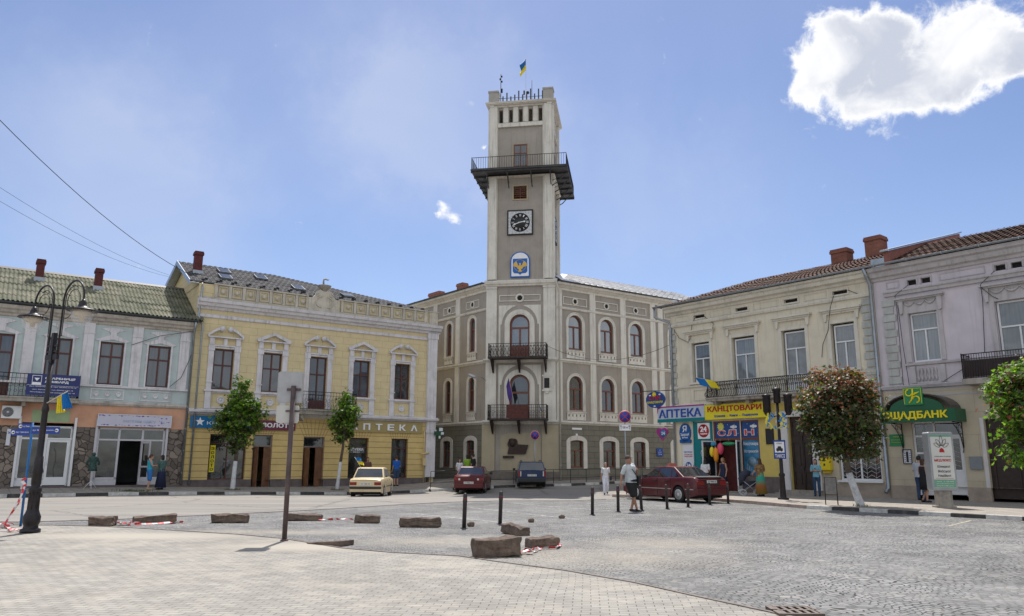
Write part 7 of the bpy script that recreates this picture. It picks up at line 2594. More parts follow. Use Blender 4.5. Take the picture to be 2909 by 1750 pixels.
# no-stopping signs
def nostop(label, loc, zc, r_, hgt, plate=None):
 t = thing('no_stopping_sign', label, 'road sign', loc, 0, 'round no-stopping signs')
 s = MB()
 s.tube([(0, 0, -0.02), (0, 0, hgt)], 0.03, 10)
 s.build('pole', m_zinc, t)
 s = MB()
 s.lathe([(r_, 0), (r_, 0.015)], (0, -0.055, zc), 32, 'y')
 d = s.build('sign_disc', m_letter, t)
 s = MB()
 s.lathe([(r_ * .96, 0), (r_ * .96, 0.006)], (0, -0.061, zc), 32, 'y')
 s.build('red_ring', m_red, d)
 s = MB()
 s.lathe([(r_ * .78, 0), (r_ * .78, 0.006)], (0, -0.067, zc), 32, 'y')
 s.build('blue_field', colour('sign_royal_blue', (0.01, 0.05, 0.33)), d)
 s = MB()
 w_ = r_ * .075
 for sg in (-1, 1):
  q = r_ * .6
  s.prism([(-q - w_, zc - sg * q), (-q + w_, zc - sg * q), (q + w_, zc + sg * q), (q - w_, zc + sg * q)], -0.073 - .001 * sg, -0.067)
 s.build('red_cross', m_red, d)
 if plate:
  s = MB()
  s.box(-.27, .27, -0.05, -0.035, plate[0], plate[1])
  p_ = s.build('distance_plate', m_letter, t)
  s = MB()
  ring(s, -.25, .25, plate[0] + .02, plate[1] - .02, 0, 0.008, -0.053, -0.05)
  put_text(s, '150 м', -.12, .12, plate[0] + .09, plate[1] - .09, -0.0505, 0.003, 0.02)
  for x in (-.19, .19):
   s.box(x - .012, x + .012, -0.053, -0.05, plate[0] + .05, plate[1] - .08)
   s.prism([(x - .045, plate[1] - .1), (x + .045, plate[1] - .1), (x, plate[1] - .04)], -0.053, -0.05)
  s.build('print', m_blk, p_)
nostop('round red and blue no-stopping sign on a thin pole behind the blue estate car', (1.45, 47.4, gz(1.45, 47.4) + .13), 2.84, 0.27, 2.9)
nostop('no-stopping sign with white 150 m plate above the man with a bag', (5.3, 35.8, 0.13), 3.52, 0.29, 3.6, (2.88, 3.17))
# twin-lantern lamp with taxi sign
tl = thing('street_lamp', 'dark lamp post with twin black cylinder lanterns and yellow-blue ribbons by the blue taxi sign', 'street lamp', (10.95, 31.4, 0.13), R(-25))
s = MB()
s.lathe([(0.22, 0), (0.22, 0.05), (0.13, 0.08), (0.12, 0.2), (0.1, 0.9), (0.12, 0.93), (0.12, 1.0), (0.075, 1.05), (0.06, 2.8), (0.055, 3.9)], n=16)
s.build('post', m_lampiron, tl)
s = MB()
s.lathe([(0.12, 3.85), (0.14, 3.9), (0.14, 4.35), (0.18, 4.38), (0.16, 4.46), (0.03, 4.5)], n=16)
s.tube([(-.42, 0, 3.45), (-.2, 0, 3.3), (0, 0, 3.35), (.2, 0, 3.3), (.42, 0, 3.45)], 0.03, 8)
s.build('head', m_lampiron, tl)
for sg in (-1, 1):
 s = MB()
 s.lathe([(0.06, 3.35), (0.11, 3.42), (0.14, 3.5), (0.14, 4.1), (0.18, 4.14), (0.18, 4.2), (0.03, 4.24)], (sg * .42, 0, 0), 14)
 for k in range(6):
  a = 2 * PI * k / 6
  s.bar((sg * .42 + .145 * cos(a), .145 * sin(a), 3.5), (sg * .42 + .145 * cos(a), .145 * sin(a), 4.1), 0.012)
 s.build('lantern', m_lampiron, tl)
rib = (colour('ribbon_blue', (0.02, 0.2, 0.5), 0.6), colour('ribbon_yellow', (0.7, 0.6, 0.05), 0.6))
s = MB()
random.seed(12)
for k in range(10):
 x0 = random.choice([-.35, -.25, .1, .2])
 s.cur = k % 2
 pts = [(x0 + random.uniform(-.06, .06) + .05 * j * random.uniform(-1, 1), -0.14 + random.uniform(-.04, .04), 3.45 - 0.11 * j) for j in range(7)]
 for a, b in zip(pts, pts[1:]):
  s.add([(a[0] - .03, a[1], a[2]), (a[0] + .03, a[1], a[2]), (b[0] + .03, b[1], b[2]), (b[0] - .03, b[1], b[2])], [(0, 1, 2, 3)])
s.build('ribbons', list(rib), tl, normals=False)
s = MB()
s.box(-.25, .22, -0.1, -0.08, 1.6, 2.35)
ts = s.build('taxi_plate', colour('taxi_blue', (0.01, 0.05, 0.25)), tl)
s = MB()
s.box(-.2, .17, -0.106, -0.1, 1.85, 2.28)
s.build('white_field', m_letter, ts)
s = MB()
s.box(-.14, .11, -0.112, -0.106, 1.92, 2.02)
s.prism([(-.1, 2.02), (.07, 2.02), (.04, 2.1), (-.07, 2.1)], -0.112, -0.106)
s.prism(arc_pts(-.085, 1.92, .035, .03, 0, 2 * PI, 10)[:-1], -0.113, -0.106)
s.prism(arc_pts(.055, 1.92, .035, .03, 0, 2 * PI, 10)[:-1], -0.113, -0.106)
put_text(s, 'СТОЯНКА', -.12, .09, 2.19, 2.24, -0.1065, 0.004, 0.01)
s.build('car_symbol', m_blk, ts)
s = MB()
put_text(s, 'ТАКСІ', -.2, .17, 1.65, 1.79, -0.1005, 0.006, 0.02)
s.build('lettering', m_letter, ts)
# advertising light box
ad = thing('advertising_light_box', 'tall grey advertising light box with white medical laboratory poster on a pedestal', 'light box', (14.6, 26.35, 0.13), R(-2))
s = MB()
o_ = [(x, z) for x, z in rrect(-.42, .42, .55, 2.5, .06)]
s.prism(o_, -0.2, 0.2)
s.build('casing', mat('grey_casing', (0.33, 0.35, 0.37), 0.4, var=0.1, metal=0.2, dirt=(0.2, 0.2, 0.19), dirt_amt=0.3), ad, bevel=0.02)
s = MB()
s.box(-.22, .22, -0.16, 0.16, -0.05, .56)
s.box(-.3, .3, -0.22, 0.22, -0.05, .05)
s.build('pedestal', m_concrete, ad)
s = MB()
s.box(-.35, .35, -0.206, -0.2, .65, 2.4)
po = s.build('poster', colour('poster_white', (0.62, 0.62, 0.6), 0.2), ad)
s = MB()
s.box(-.35, .35, -0.21, -0.2055, .66, .92)
s.box(-.35, .35, -0.21, -0.2055, 2.34, 2.4)
s.build('green_band', colour('poster_green', (0.16, 0.36, 0.25)), po)
s = MB()
for k in range(3):
 put_text(s, ['тел. 2-25-04', 'вул. Грушевського 40', 'medlux'][k], -.28, .28, .84 - k * .07, .87 - k * .07, -.2105, .003, 0)
s.build('small_print', m_letter, po)
s = MB()
for k, (a, l_) in enumerate(((90, .34), (62, .26), (120, .26), (30, .22), (150, .22))):
 ang = R(a)
 c0 = Vector((0, 1.98)) + Vector((cos(ang), sin(ang))) * .06
 pts = []
 for j in range(13):
  b = 2 * PI * j / 12
  u_ = .5 + .5 * cos(b)
  w2_ = .055 * sin(b) * (1.2 - u_ * .5)
  pts.append((c0.x + cos(ang) * l_ * u_ - sin(ang) * w2_, -.212, c0.y + sin(ang) * l_ * u_ + cos(ang) * w2_))
 s.tube(pts, 0.006, 4, cap=False)
for k, t_ in enumerate(('Швидко!', 'Якісно!', 'Надійно!')):
 put_text(s, t_, -.2, .22, 1.3 - k * .15, 1.39 - k * .15, -.2065, .003, 0.02)
put_text(s, 'ЛАБОРАТОРІЯ', -.27, .27, 1.66, 1.7, -.2065, .003, 0.01)
s.build('black_print', m_blk, po)
s = MB()
s.prism([(-.09, 1.82), (.09, 1.82), (.06, 1.93), (.0, 1.97), (-.06, 1.93)], -.212, -.2065)
put_text(s, 'МЕДЛЮКС', -.28, .28, 1.5, 1.6, -.2065, .003, 0.04)
s.box(-.3, .3, -.209, -.2065, 0.955, .965)
s.build('red_print', m_red, po)
# empty A-board frame near the kerb
ab = thing('board_stand', 'small empty grey board stand at the kerb left of the red-leaved tree', 'board stand', (11.25, 27.4, 0.13), R(-20))
s = MB()
for x in (-.2, .2):
 s.bar((x, 0, 0), (x * .95, .03, .95), 0.014)
 s.bar((x, .35, 0), (x * .95, .05, .95), 0.012)
s.bar((-.19, .03, .95), (.19, .03, .95), 0.014)
s.bar((-.2, .01, .35), (.2, .01, .35), 0.012)
s.build('frame', m_iron, ab)
s = MB()
s.box(-.18, .18, 0.015, 0.03, .4, .92)
s.build('board', mat('grey_board_face', (0.2, 0.19, 0.18), 0.6, var=0.25, scale=8), ab)
# dress stand outside the stone-clad shop
px = K(-4.15, 1.1)
ds = thing('dress_stand', 'shop display stand with dark green patterned dress outside the stone-clad shop', 'display stand', (px[0], px[1], hwalk(*px)), R(34.9))
s = MB()
s.bar((0, 0, .35), (0, 0, 1.6), 0.012)
for a in (0, 2.1, 4.2):
 s.bar((0, 0, .38), (.32 * cos(a + .5), .32 * sin(a + .5), 0.0), 0.012)
s.build('tripod', m_whiteframe, ds)
s = MB()
s.lathe([(0.2, .82), (0.19, .95), (.14, 1.15), (.17, 1.3), (.2, 1.42), (.1, 1.5), (.05, 1.52)], n=14)
for sg in (-1, 1):
 s.tube([(sg * .16, 0, 1.42), (sg * .24, 0, 1.25), (sg * .25, 0, 1.1)], .05, 8)
s.ball((0, 0, 1.6), .09, 8)
s.build('dress', mat('green_black_pattern', (0.03, 0.07, 0.06), 0.8, var=0.8, scale=18), ds)
# street railings
def street_rail(label, pts, z_up, n_posts=1.5, grp='low dark street railings'):
 t = thing('street_railing', label, 'railing', (pts[0][0], pts[0][1], 0), 0, grp)
 o0 = Vector((pts[0][0], pts[0][1], 0))
 s = MB()
 for a, b in zip(pts, pts[1:]):
  a, b = Vector((*a, 0)) - o0, Vector((*b, 0)) - o0
  n = max(1, round((b - a).length / n_posts))
  zz = [gz(*(a + o0).xy) + .13, gz(*(b + o0).xy) + .13]
  for k in range(n + 1):
   p = a.lerp(b, k / n)
   z = zz[0] + (zz[1] - zz[0]) * k / n
   s.bar((p.x, p.y, z - .05), (p.x, p.y, z + z_up), 0.022)
  for h in (z_up, .3):
   s.bar((a.x, a.y, zz[0] + h), (b.x, b.y, zz[1] + h), 0.018)
 s.build('rails', mat('railing_dark_grey', (0.045, 0.045, 0.05), 0.5, metal=0.4, var=0.2), t)
street_rail('low street railing on the kerb corner beside the yellow house', [(-4.6, 44.4), (-3.2, 45.0), (-1.6, 45.8)], .95)
street_rail('long low street railing in front of the town hall', [(-1.2, 46.0), (1.5, 46.7), (3.6, 47.1), (5.6, 48.2), (10.4, 51.6)], .8, 1.3)
# pram
pr = thing('pram', 'light folding pram with white-rimmed wheels beside the woman in the long skirt', 'pram', (10.35, 34.75, 0.13), R(-10))
s = MB()
for x in (0, .62):
 for y in (0, .42):
  s = MB()
  s.tube([(x + .13 * cos(a), y, .14 + .13 * sin(a)) for a in [2 * PI * k / 16 for k in range(17)]], 0.014, 6, cap=False)
  s.lathe([(0.02, -.02), (.02, .02)], (x, y, .14), 8, 'y')
  for a in range(6):
   s.bar((x, y, .14), (x + .13 * cos(a * PI / 3), y, .14 + .13 * sin(a * PI / 3)), .003, 4)
  s.build('wheel', m_wht, pr)
s = MB()
for y in (0.02, .4):
 s.tube([(0, y, .14), (.3, y, .4), (.62, y, .62), (.9, y, .98)], 0.012, 6)
 s.tube([(.62, y, .14), (.3, y, .4), (0.05, y, .62)], 0.012, 6)
s.bar((.9, .02, .98), (.9, .4, .98), 0.015)
s.build('frame', m_chrome, pr)
s = MB()
prf = [(.02, .5), (.1, .38), (.5, .38), (.62, .62), (.55, .66), (.2, .6)]
s.prism(prf, .04, .38)
s.tube([(.02, .21, .5), (-.02, .21, .7), (.06, .21, .9), (.22, .21, 1.0), (.36, .21, .95)], .17, 10, radii=[.1, .16, .18, .17, .12])
s.build('seat_and_hood', mat('pram_navy', (0.03, 0.035, 0.06), 0.8, var=0.3), pr)
# overhead wires
def wire(label, pts, r_=0.012):
 t = []
 for a, b in zip(pts, pts[1:]):
  for k in range(6):
   t.append(Vector(a).lerp(Vector(b), k / 6))
 t.append(Vector(pts[-1]))
 s = MB()
 s.tube(t, r_, 5)
 o = s.build('overhead_wire', mat('wire_black', (0.02, 0.02, 0.025), 0.6))
 tag(o, label, 'wire', 'wires crossing the sky')
def catenary(a, b, sag, n=14):
 a, b = Vector(a), Vector(b)
 return [a.lerp(b, k / n) - Vector((0, 0, sag * 4 * (k / n) * (1 - k / n))) for k in range(n + 1)]
wire('thick dark wire falling across the left sky to the yellow roof gable', catenary((-16.9, 20, 13.3), (-17.7, 40.6, 11.55), 0.7), 0.014)
wire('upper of two thin wires crossing the left sky to the teal roof', catenary((-16.9, 20, 10.7), (-18.6, 40, 11.4), 0.45), 0.006)
wire('lower of two thin wires crossing the left sky to the teal roof', catenary((-16.9, 20, 10.2), (-18.6, 40, 11.3), 0.5), 0.006)
wire('sagging cable between the upper tower balcony and the cream house corner', catenary((2.25, 48.4, 8.9), (8.85, 41.8, 8.0), 0.9), 0.012)
# cables trailing down the facades
cb = MB()
for pts in ([(1.7, 9.25), (1.5, 8.9), (1.4, 8.2), (1.2, 8.0), (0.6, 8.3), (0.3, 8.8)], [(9.6, 9.2), (9.5, 8.6), (9.2, 7.6), (8.9, 7.0), (8.8, 6.4)], [(10.3, 9.35), (10.9, 9.0), (11.3, 8.95)], [(2.3, 9.3), (2.9, 8.8), (3.0, 8.5)]):
 cb.tube([(a, -0.28 if 8.3 < b < 8.7 else -0.07, b) for a, b in pts], 0.014, 5)
cb.build('loose_cable', m_iron, cre)
cb = MB()
for pts in ([(12.95, 9.1), (12.45, 8.7), (12.4, 8.3), (12.38, 6.5), (12.35, 4.0), (12.35, 3.9)], [(12.45, 8.3), (12.5, 6.5), (12.6, 4.8)], [(16.3, 9.1), (15.8, 8.6), (15.75, 8.0), (15.6, 5.9)], [(15.8, 8.5), (16.1, 8.1), (16.3, 7.95)], [(14.0, 4.9), (14.9, 5.4)]):
 cb.tube([(a, -0.28 if 8.3 < b < 8.9 else -0.09, b) for a, b in pts], 0.013, 5)
cb.build('loose_cable', m_iron, pin)
cb = MB()
for pts in ([(-2.9, 7.3), (-1.6, 7.9), (0.0, 8.3)], [(-0.9, 5.3), (-.4, 5.8), (-.05, 6.8), (0.05, 7.3)]):
 cb.tube([(a, -0.12, b) for a, b in pts], 0.013, 5)
cb.build('loose_cable', m_iron, teal)
# ================================================================== cars
m_tyre = mat('tyre_rubber', (0.02, 0.02, 0.02), 0.85, var=0.2)
m_rim = mat('silver_rim', (0.45, 0.45, 0.46), 0.35, metal=0.6, var=0.1)
m_hub = mat('white_hubcap', (0.55, 0.54, 0.52), 0.35, var=0.08)
m_under = mat('underbody', (0.012, 0.012, 0.012), 0.9)
m_carglass = glass_mat('car_glass', (0.012, 0.015, 0.02), gloss=0.07, rough=0.02)
m_tail = mat('tail_lamp_red', (0.2, 0.012, 0.01), 0.25, var=0.15, scale=20)
m_trim = mat('black_plastic_trim', (0.03, 0.03, 0.03), 0.6, var=0.1)
m_plate = colour('number_plate_white', (0.6, 0.6, 0.58), 0.4)
def lerp_pts(pts, x):
 if x <= pts[0][0]:
  return pts[0][1]
 for (a, b), (c, d) in zip(pts, pts[1:]):
  if x <= c:
   t = (x - a) / (c - a) if c > a else 0
   return b + (d - b) * t
 return pts[-1][1]
def make_car(label, loc, yaw, S, paint, group='cars on the square'):
 """x forward, y left; the body is lofted from stations, the greenhouse stands on its belt line"""
 t = thing('parked_car' if S.get('parked') else 'car', label, 'car', loc, yaw, group)
 L_, W_, H_ = S['L'], S['W'], S['H']
 axles, rw = S['axles'], S['rw']
 top, belt = S['top'], S['belt']
 N = 90
 rows = []
 for i in range(N + 1):
  x = -L_ / 2 + L_ * i / N
  s = abs(x) / (L_ / 2)
  hw = W_ / 2 * (1 - 0.035 * s ** 3 - (0.10 if x > 0 else 0.05) * max(0, (s - 0.86) / 0.14) ** 2)
  zt = lerp_pts(top, x)
  zb = 0.2 + 0.09 * max(0, (s - 0.82) / 0.18)
  ze = zb
  for ax in axles:
   d = abs(x - ax)
   ra = rw + 0.055
   if d < ra:
    ze = max(ze, rw + math.sqrt(ra * ra - d * d) * 0.98)
  zm = max(0.55, ze + 0.03)
  zsh = zt - 0.07
  side = [(hw * 0.93, ze), (hw * 0.985, ze + 0.01), (hw, min(zm, zsh - .02)), (hw * 0.995, zsh - 0.01), (hw * 0.955, zt - 0.02), (hw * 0.86, zt + 0.004), (hw * 0.45, zt + 0.018), (0, zt + 0.022)]
  rows.append((x, side))
 mb = MB()
 m = len(rows[0][1])
 for sg in (1, -1):
  vs, fs = [], []
  for x, side in rows:
   for y, z in side:
    vs.append((x, sg * y, z))
  for i in range(N):
   for j in range(m - 1):
    a = i * m + j
    fs.append((a, a + m, a + m + 1, a + 1) if sg > 0 else (a, a + 1, a + m + 1, a + m))
  # end caps
  for i, end in ((0, -1), (N, 1)):
   base = i * m
   o = len(vs)
   x = rows[i][0]
   for j in range(m):
    y, z = rows[i][1][j]
    vs.append((x, 0, z))
   for j in range(m - 2):
    fs.append((base + j, base + j + 1, o + j + 1, o + j))
  mb.add(vs, fs, True)
 bo = mb.build('body', paint, t)
 try:
  for p in bo.data.polygons:
   p.use_smooth = True
  bo.data.set_sharp_from_angle(angle=R(38))
 except Exception:
  pass
 s_ = MB()
 s_.box(-L_ / 2 + .12, L_ / 2 - .15, -W_ / 2 + .2, W_ / 2 - .2, 0.19, 0.62)
 s_.box(-L_ / 2 + .3, L_ / 2 - .6, -W_ / 2 + .1, W_ / 2 - .1, 0.17, 0.22)
 s_.build('underbody', m_under, t)
 # greenhouse
 xa, xb, xc, xd = S['cabin']            # windscreen foot, roof front, roof rear, rear window foot
 zb_ = S['beltz']
 hb, hr = W_ / 2 * 0.93, W_ / 2 * S.get('roofw', 0.72)
 def P(x, u, z):
  f = (z - zb_) / (H_ - zb_)
  return (x, u * (hb + (hr - hb) * f), z)
 mb = MB()
 rr = [(xa, zb_ - .03), (xb, H_ - .035), ((xb + xc) / 2, H_), (xc, H_ - .03), (xd, zb_ - .03)]
 vs = [P(x, sg, z) for sg in (1, -1) for x, z in rr]
 n = len(rr)
 fs = [tuple(range(n)), tuple(range(2 * n - 1, n - 1, -1))] + [(i, i + 1, i + 1 + n, i + n) for i in range(n - 1)]
 mb.add(vs, fs)
 gh = mb.build('cabin', paint, t, bevel=0.035)
 for p in gh.data.polygons:
  p.use_smooth = False
 def glass_quad(name, pts, nrm, mt=m_carglass, par=None):
  mm = MB()
  nv = Vector(nrm).normalized()
  a = [Vector(p) + nv * 0.004 for p in pts]
  mm.add([*a, *[p - nv * 0.02 for p in a]], [tuple(range(len(a))), tuple(range(2 * len(a) - 1, len(a) - 1, -1))] + [(i, (i + 1) % len(a), (i + 1) % len(a) + len(a), i + len(a)) for i in range(len(a))])
  return mm.build(name, mt, par or t)
 def on_line(x0, z0, x1, z1, f):
  return x0 + (x1 - x0) * f, z0 + (z1 - z0) * f
 for nm, (x0, x1, zt_) in (('windscreen', (xa, xb, H_ - .035)), ('rear_window', (xd, xc, H_ - .03))):
  p = []
  for f, u in ((.1, .92), (.93, .9)):
   x, z = on_line(x0, zb_ - .03, x1, zt_, f)
   p.append((x, z, u))
  q = [P(p[0][0], p[0][2], p[0][1]), P(p[0][0], -p[0][2], p[0][1]), P(p[1][0], -p[1][2], p[1][1]), P(p[1][0], p[1][2], p[1][1])]
  dx, dz = x1 - x0, zt_ - zb_
  nrm = (dz, 0, -dx) if nm == 'windscreen' else (-dz, 0, dx)
  if nm == 'rear_window' and dx < 0:
   nrm = (-dz, 0, dx)
  glass_quad(nm, q, (abs(dz) * (1 if nm == 'windscreen' else -1), 0, abs(dx)))
 for sg in (1, -1):
  for (b0, b1, t0_, t1_) in S['side']:
   z0, z1 = zb_ + .03, H_ - .09
   q = [P(b0, sg, z0), P(b1, sg, z0), P(t1_, sg, z1), P(t0_, sg, z1)]
   glass_quad('side_window', q, (0, sg * (H_ - zb_), hb - hr))
  # door seams, handles, mirror, side trim
  d = MB()
  for x in S['seams']:
   d.box(x - .004, x + .004, sg * (W_ / 2 * .985) - .006, sg * (W_ / 2 * .985) + .012 * sg + .006, 0.26, zb_ - .02)
  d.build('door_seam', m_under, t)
  d = MB()
  for x in S['handles']:
   y = sg * W_ / 2
   d.box(x, x + .16, min(y - .01, y + .02 * sg), max(y + .01, y + .02 * sg), zb_ - .14, zb_ - .11)
  d.build('door_handle', S.get('handle_m', m_trim), t)
  d = MB()
  y = sg * (W_ / 2 + .09)
  d.box(xa - .42, xa - .30, y - .08, y + .08, zb_ + .0, zb_ + .12)
  d.build('mirror', S.get('mirror_m', m_trim), t, bevel=.02)
  d = MB()
  y = sg * W_ / 2
  d.box(-L_ / 2 + .12, axles[1] - rw - .1, min(y - .02, y + .008 * sg), max(y - .02, y + .008 * sg), .5, .53)
  d.box(axles[1] + rw + .1, axles[0] - rw - .1, min(y - .02, y + .014 * sg), max(y - .02, y + .014 * sg), .5, .53)
  d.build('side_trim', S.get('trim_m', m_trim), t)
 for ax in axles:
  for sg in (1, -1):
   y = sg * (W_ / 2 - .1)
   d = MB()
   d.lathe([(rw * .62, -.085), (rw * .9, -.09), (rw, -.06), (rw, .06), (rw * .9, .09), (rw * .62, .085)], (ax, y, rw), 28, 'y')
   wo = d.build('wheel', m_tyre, t)
   d = MB()
   e = .094 * sg
   d.lathe([(rw * .64, min(0, e)), (rw * .64, max(0, e))], (ax, y, rw), 24, 'y')
   ro_ = d.build('rim', S.get('rim_m', m_rim), wo)
   d = MB()
   for k in range(16):
    a = 2 * PI * k / 16
    c_, s2 = cos(a), sin(a)
    p0, p1 = rw * .22, rw * .54
    w2 = rw * .035
    ye = y + e + .002 * sg
    d.add([(ax + p0 * c_ - w2 * .6 * s2, ye, rw + p0 * s2 + w2 * .6 * c_), (ax + p1 * c_ - w2 * s2, ye, rw + p1 * s2 + w2 * c_), (ax + p1 * c_ + w2 * s2, ye, rw + p1 * s2 - w2 * c_), (ax + p0 * c_ + w2 * .6 * s2, ye, rw + p0 * s2 - w2 * .6 * c_)], [(0, 1, 2, 3)])
   d.build('vents', m_under, wo)
 # bumpers, lamps, plates
 xr = -L_ / 2
 for (x0, x1) in ((xr - .05, xr + .12), (L_ / 2 - .12, L_ / 2 + .05)):
  d = MB()
  d.box(x0, x1, -W_ / 2 * .93, W_ / 2 * .93, S['bz'][0], S['bz'][1])
  d.build('bumper', S['bumper_m'], t, bevel=.035)
 y0, y1, z0, z1 = S['tail']
 for sg in (1, -1):
  d = MB()
  d.box(xr - .018, xr + .1, min(sg * y0, sg * y1), max(sg * y0, sg * y1), z0, z1)
  tlp = d.build('tail_light', m_tail, t, bevel=.012)
  d = MB()
  ym = (y0 * .7 + y1 * .3)
  d.box(xr - .021, xr, min(sg * y0, sg * ym), max(sg * y0, sg * ym), z0 + .02, z1 - .02)
  d.build('reversing_lamp', S.get('rev_m', m_plate), tlp)
  d = MB()
  d.box(L_ / 2 - .1, L_ / 2 + .01, min(sg * .45, sg * .72), max(sg * .45, sg * .72), .55, .7)
  d.build('headlight', m_plate, t, bevel=.02)
 pz = S['plate_z']
 d = MB()
 d.box(xr - .07 if S.get('plate_bumper') else xr - .03, xr - .0, -.26, .26, pz, pz + .11)
 pl_ = d.build('number_plate', m_plate, t)
 d = MB()
 o = len(d.v)
 put_text(d, S['plate'], -.22, .22, pz + .025, pz + .09, 0, .003, .01)
 d.xf(Matrix.Translation(((xr - .0705) if S.get('plate_bumper') else xr - .0305, 0, 0)) @ Matrix.Rotation(R(-90), 4, 'Z'))
 d.build('lettering', m_blk, pl_)
 # rear lid line
 d = MB()
 d.box(xr - .004, xr + .01, -W_ * .4, W_ * .4, S['lid'], S['lid'] + .01)
 d.build('boot_seam', m_under, t)
 d = MB()
 d.tube([(xr + .1, -.45, .24), (xr - .06, -.45, .22)], .03, 8)
 d.build('exhaust', m_under, t)
 return t
def paint(name, c, rough=0.35, coat=0.15, dirt=(0.25, 0.22, 0.19), amt=0.15):
 return mat(name, c, rough, metal=0.0, var=0.06, scale=3, coat=coat, dirt=dirt, dirt_amt=amt, spec=0.35)
sedan_y = dict(L=4.1, W=1.62, H=1.42, axles=(1.2, -1.22), rw=.29, top=[(-2.05, .84), (-1.98, .88), (-1.15, .93), (-.9, .95), (.75, .95), (.95, .92), (1.9, .82), (2.05, .76)], belt=.9, beltz=.93, cabin=(.85, .38, -.78, -1.25), roofw=.78,
               side=[(-.95, -.78, -.72, -.72), (-.7, .02, -.62, .02), (.08, .72, .08, .36)], seams=(.05, .78, -.72), handles=(.1, -.6), bz=(.42, .54), bumper_m=m_trim, tail=(.42, .74, .6, .74), plate='СР 7788 ІФ', plate_z=.6, lid=.83, rev_m=m_tail, plate_bumper=False)
make_car('old pale yellow boxy saloon car with a flag on its roof, seen from behind', (-6.95, 38.95, -0.18 + .02), R(90 + 1), sedan_y, paint('pale_yellow_paint', (0.6, 0.49, 0.3)))
flag('small blue and yellow flag on the roof of the pale yellow car', (-7.35, 38.2, 1.15), (-7.72, 38.1, 1.75), (0.28, 0, -0.05), (0, 1, .3), 0.4, pole=True)
sedan_r = dict(L=4.25, W=1.66, H=1.4, axles=(1.32, -1.2), rw=.3, top=[(-2.12, .84), (-2.02, .93), (-1.3, .98), (-.9, .97), (.75, .95), (.95, .92), (1.8, .78), (2.12, .62)], belt=.9, beltz=.95, cabin=(.95, .2, -.85, -1.4), roofw=.74,
               side=[(-1.15, -.85, -.8, -.8), (-.78, -.05, -.72, -.05), (.02, .78, .02, .22)], seams=(0, .85, -.8), handles=(.05, -.7), bz=(.26, .5), bumper_m=None, tail=(.45, .76, .66, .8), plate='АТ 8080 АХ', plate_z=.5, lid=.92)
pr_ = paint('dark_red_paint', (0.09, 0.004, 0.006), .3, .25, amt=.04)
sedan_r['bumper_m'] = pr_
make_car('dark red saloon car with rear spoiler driving off towards the town hall', (-2.1, 43.2, gz(-2.1, 43.0) + .02), R(90 - 4), sedan_r, pr_)
s = MB()
wagon = dict(L=4.2, W=1.68, H=1.45, axles=(1.3, -1.2), rw=.3, top=[(-2.1, .9), (-2.0, .95), (-1.0, .95), (.75, .93), (.95, .9), (1.8, .76), (2.1, .62)], belt=.9, beltz=.93, cabin=(.95, .3, -1.72, -2.0), roofw=.78,
             side=[(-1.78, -1.0, -1.6, -.95), (-.9, -.1, -.88, -.1), (-.02, .72, -.02, .3)], seams=(-.06, .8, -.95), handles=(0, -.85), bz=(.28, .5), bumper_m=m_trim, tail=(.62, .8, .6, .92), plate='АТ 2271 В', plate_z=.62, lid=.56)
wg = make_car('dark blue estate car with roof rails stopped before the town hall', (1.12, 46.6, gz(1.1, 46) + .02), R(90 + 2), wagon, paint('dark_blue_paint', (0.006, 0.025, 0.08), .3, .3, amt=.02))
rr_ = MB()
for sg in (-1, 1):
 rr_.tube([(-1.6, sg * .56, 1.44), (-1.5, sg * .56, 1.5), (.2, sg * .56, 1.51), (.3, sg * .56, 1.45)], .018, 6)
rr_.build('roof_rails', m_trim, wg)
taxi = dict(L=4.5, W=1.7, H=1.4, axles=(1.38, -1.25), rw=.31, top=[(-2.25, .88), (-2.12, .98), (-1.5, 1.0), (-1.1, .98), (.7, .93), (1.0, .9), (1.9, .78), (2.25, .62)], belt=.9, beltz=.94, cabin=(1.0, .25, -.85, -1.65), roofw=.74, parked=True,
   side=[(-1.28, -.88, -.82, -.78), (-.8, -.08, -.74, -.08), (0.0, .82, 0.0, .26)], seams=(-.03, .9, -.82), handles=(.02, -.72), bz=(.3, .56), bumper_m=None, tail=(.42, .78, .68, .84), plate='АТ 9840 АІ', plate_z=.76, lid=.95, rim_m=m_hub, trim_m=m_chrome, rev_m=m_tail)
pt_ = paint('maroon_paint', (0.08, 0.008, 0.012), .32, .25, dirt=(0.22, 0.13, 0.11), amt=.3)
taxi['bumper_m'] = pt_
tx = make_car('dusty maroon saloon taxi with roof sign and finned hubcaps parked behind the bollards', (6.72, 32.4, 0.02), R(90 + 30), taxi, pt_)
s = MB()
s.hexa([(-.08, -.2, 1.4), (.08, -.2, 1.4), (.08, .2, 1.4), (-.08, .2, 1.4), (-.05, -.16, 1.52), (.05, -.16, 1.52), (.05, .16, 1.52), (-.05, .16, 1.52)])
s.build('roof_sign', mat('faded_orange_sign', (0.4, 0.12, 0.08), 0.5), tx)
s = MB()
s.bar((-1.15, .5, 1.05), (-1.35, .5, 1.5), .004)
s.build('aerial', m_trim, tx)
s = MB()
s.prism([(-2.2, .99), (-1.9, 1.03), (-1.88, 1.01), (-2.2, .97)], -.62, .62)
s.build('boot_spoiler', m_trim, tx)
# plain dark filler panel across the tail between the lamps
s = MB()
s.box(-2.262, -2.2, -.42, .42, .66, .9)
s.build('tail_panel', mat('dark_tail_panel', (0.05, 0.012, 0.014), .35), tx)
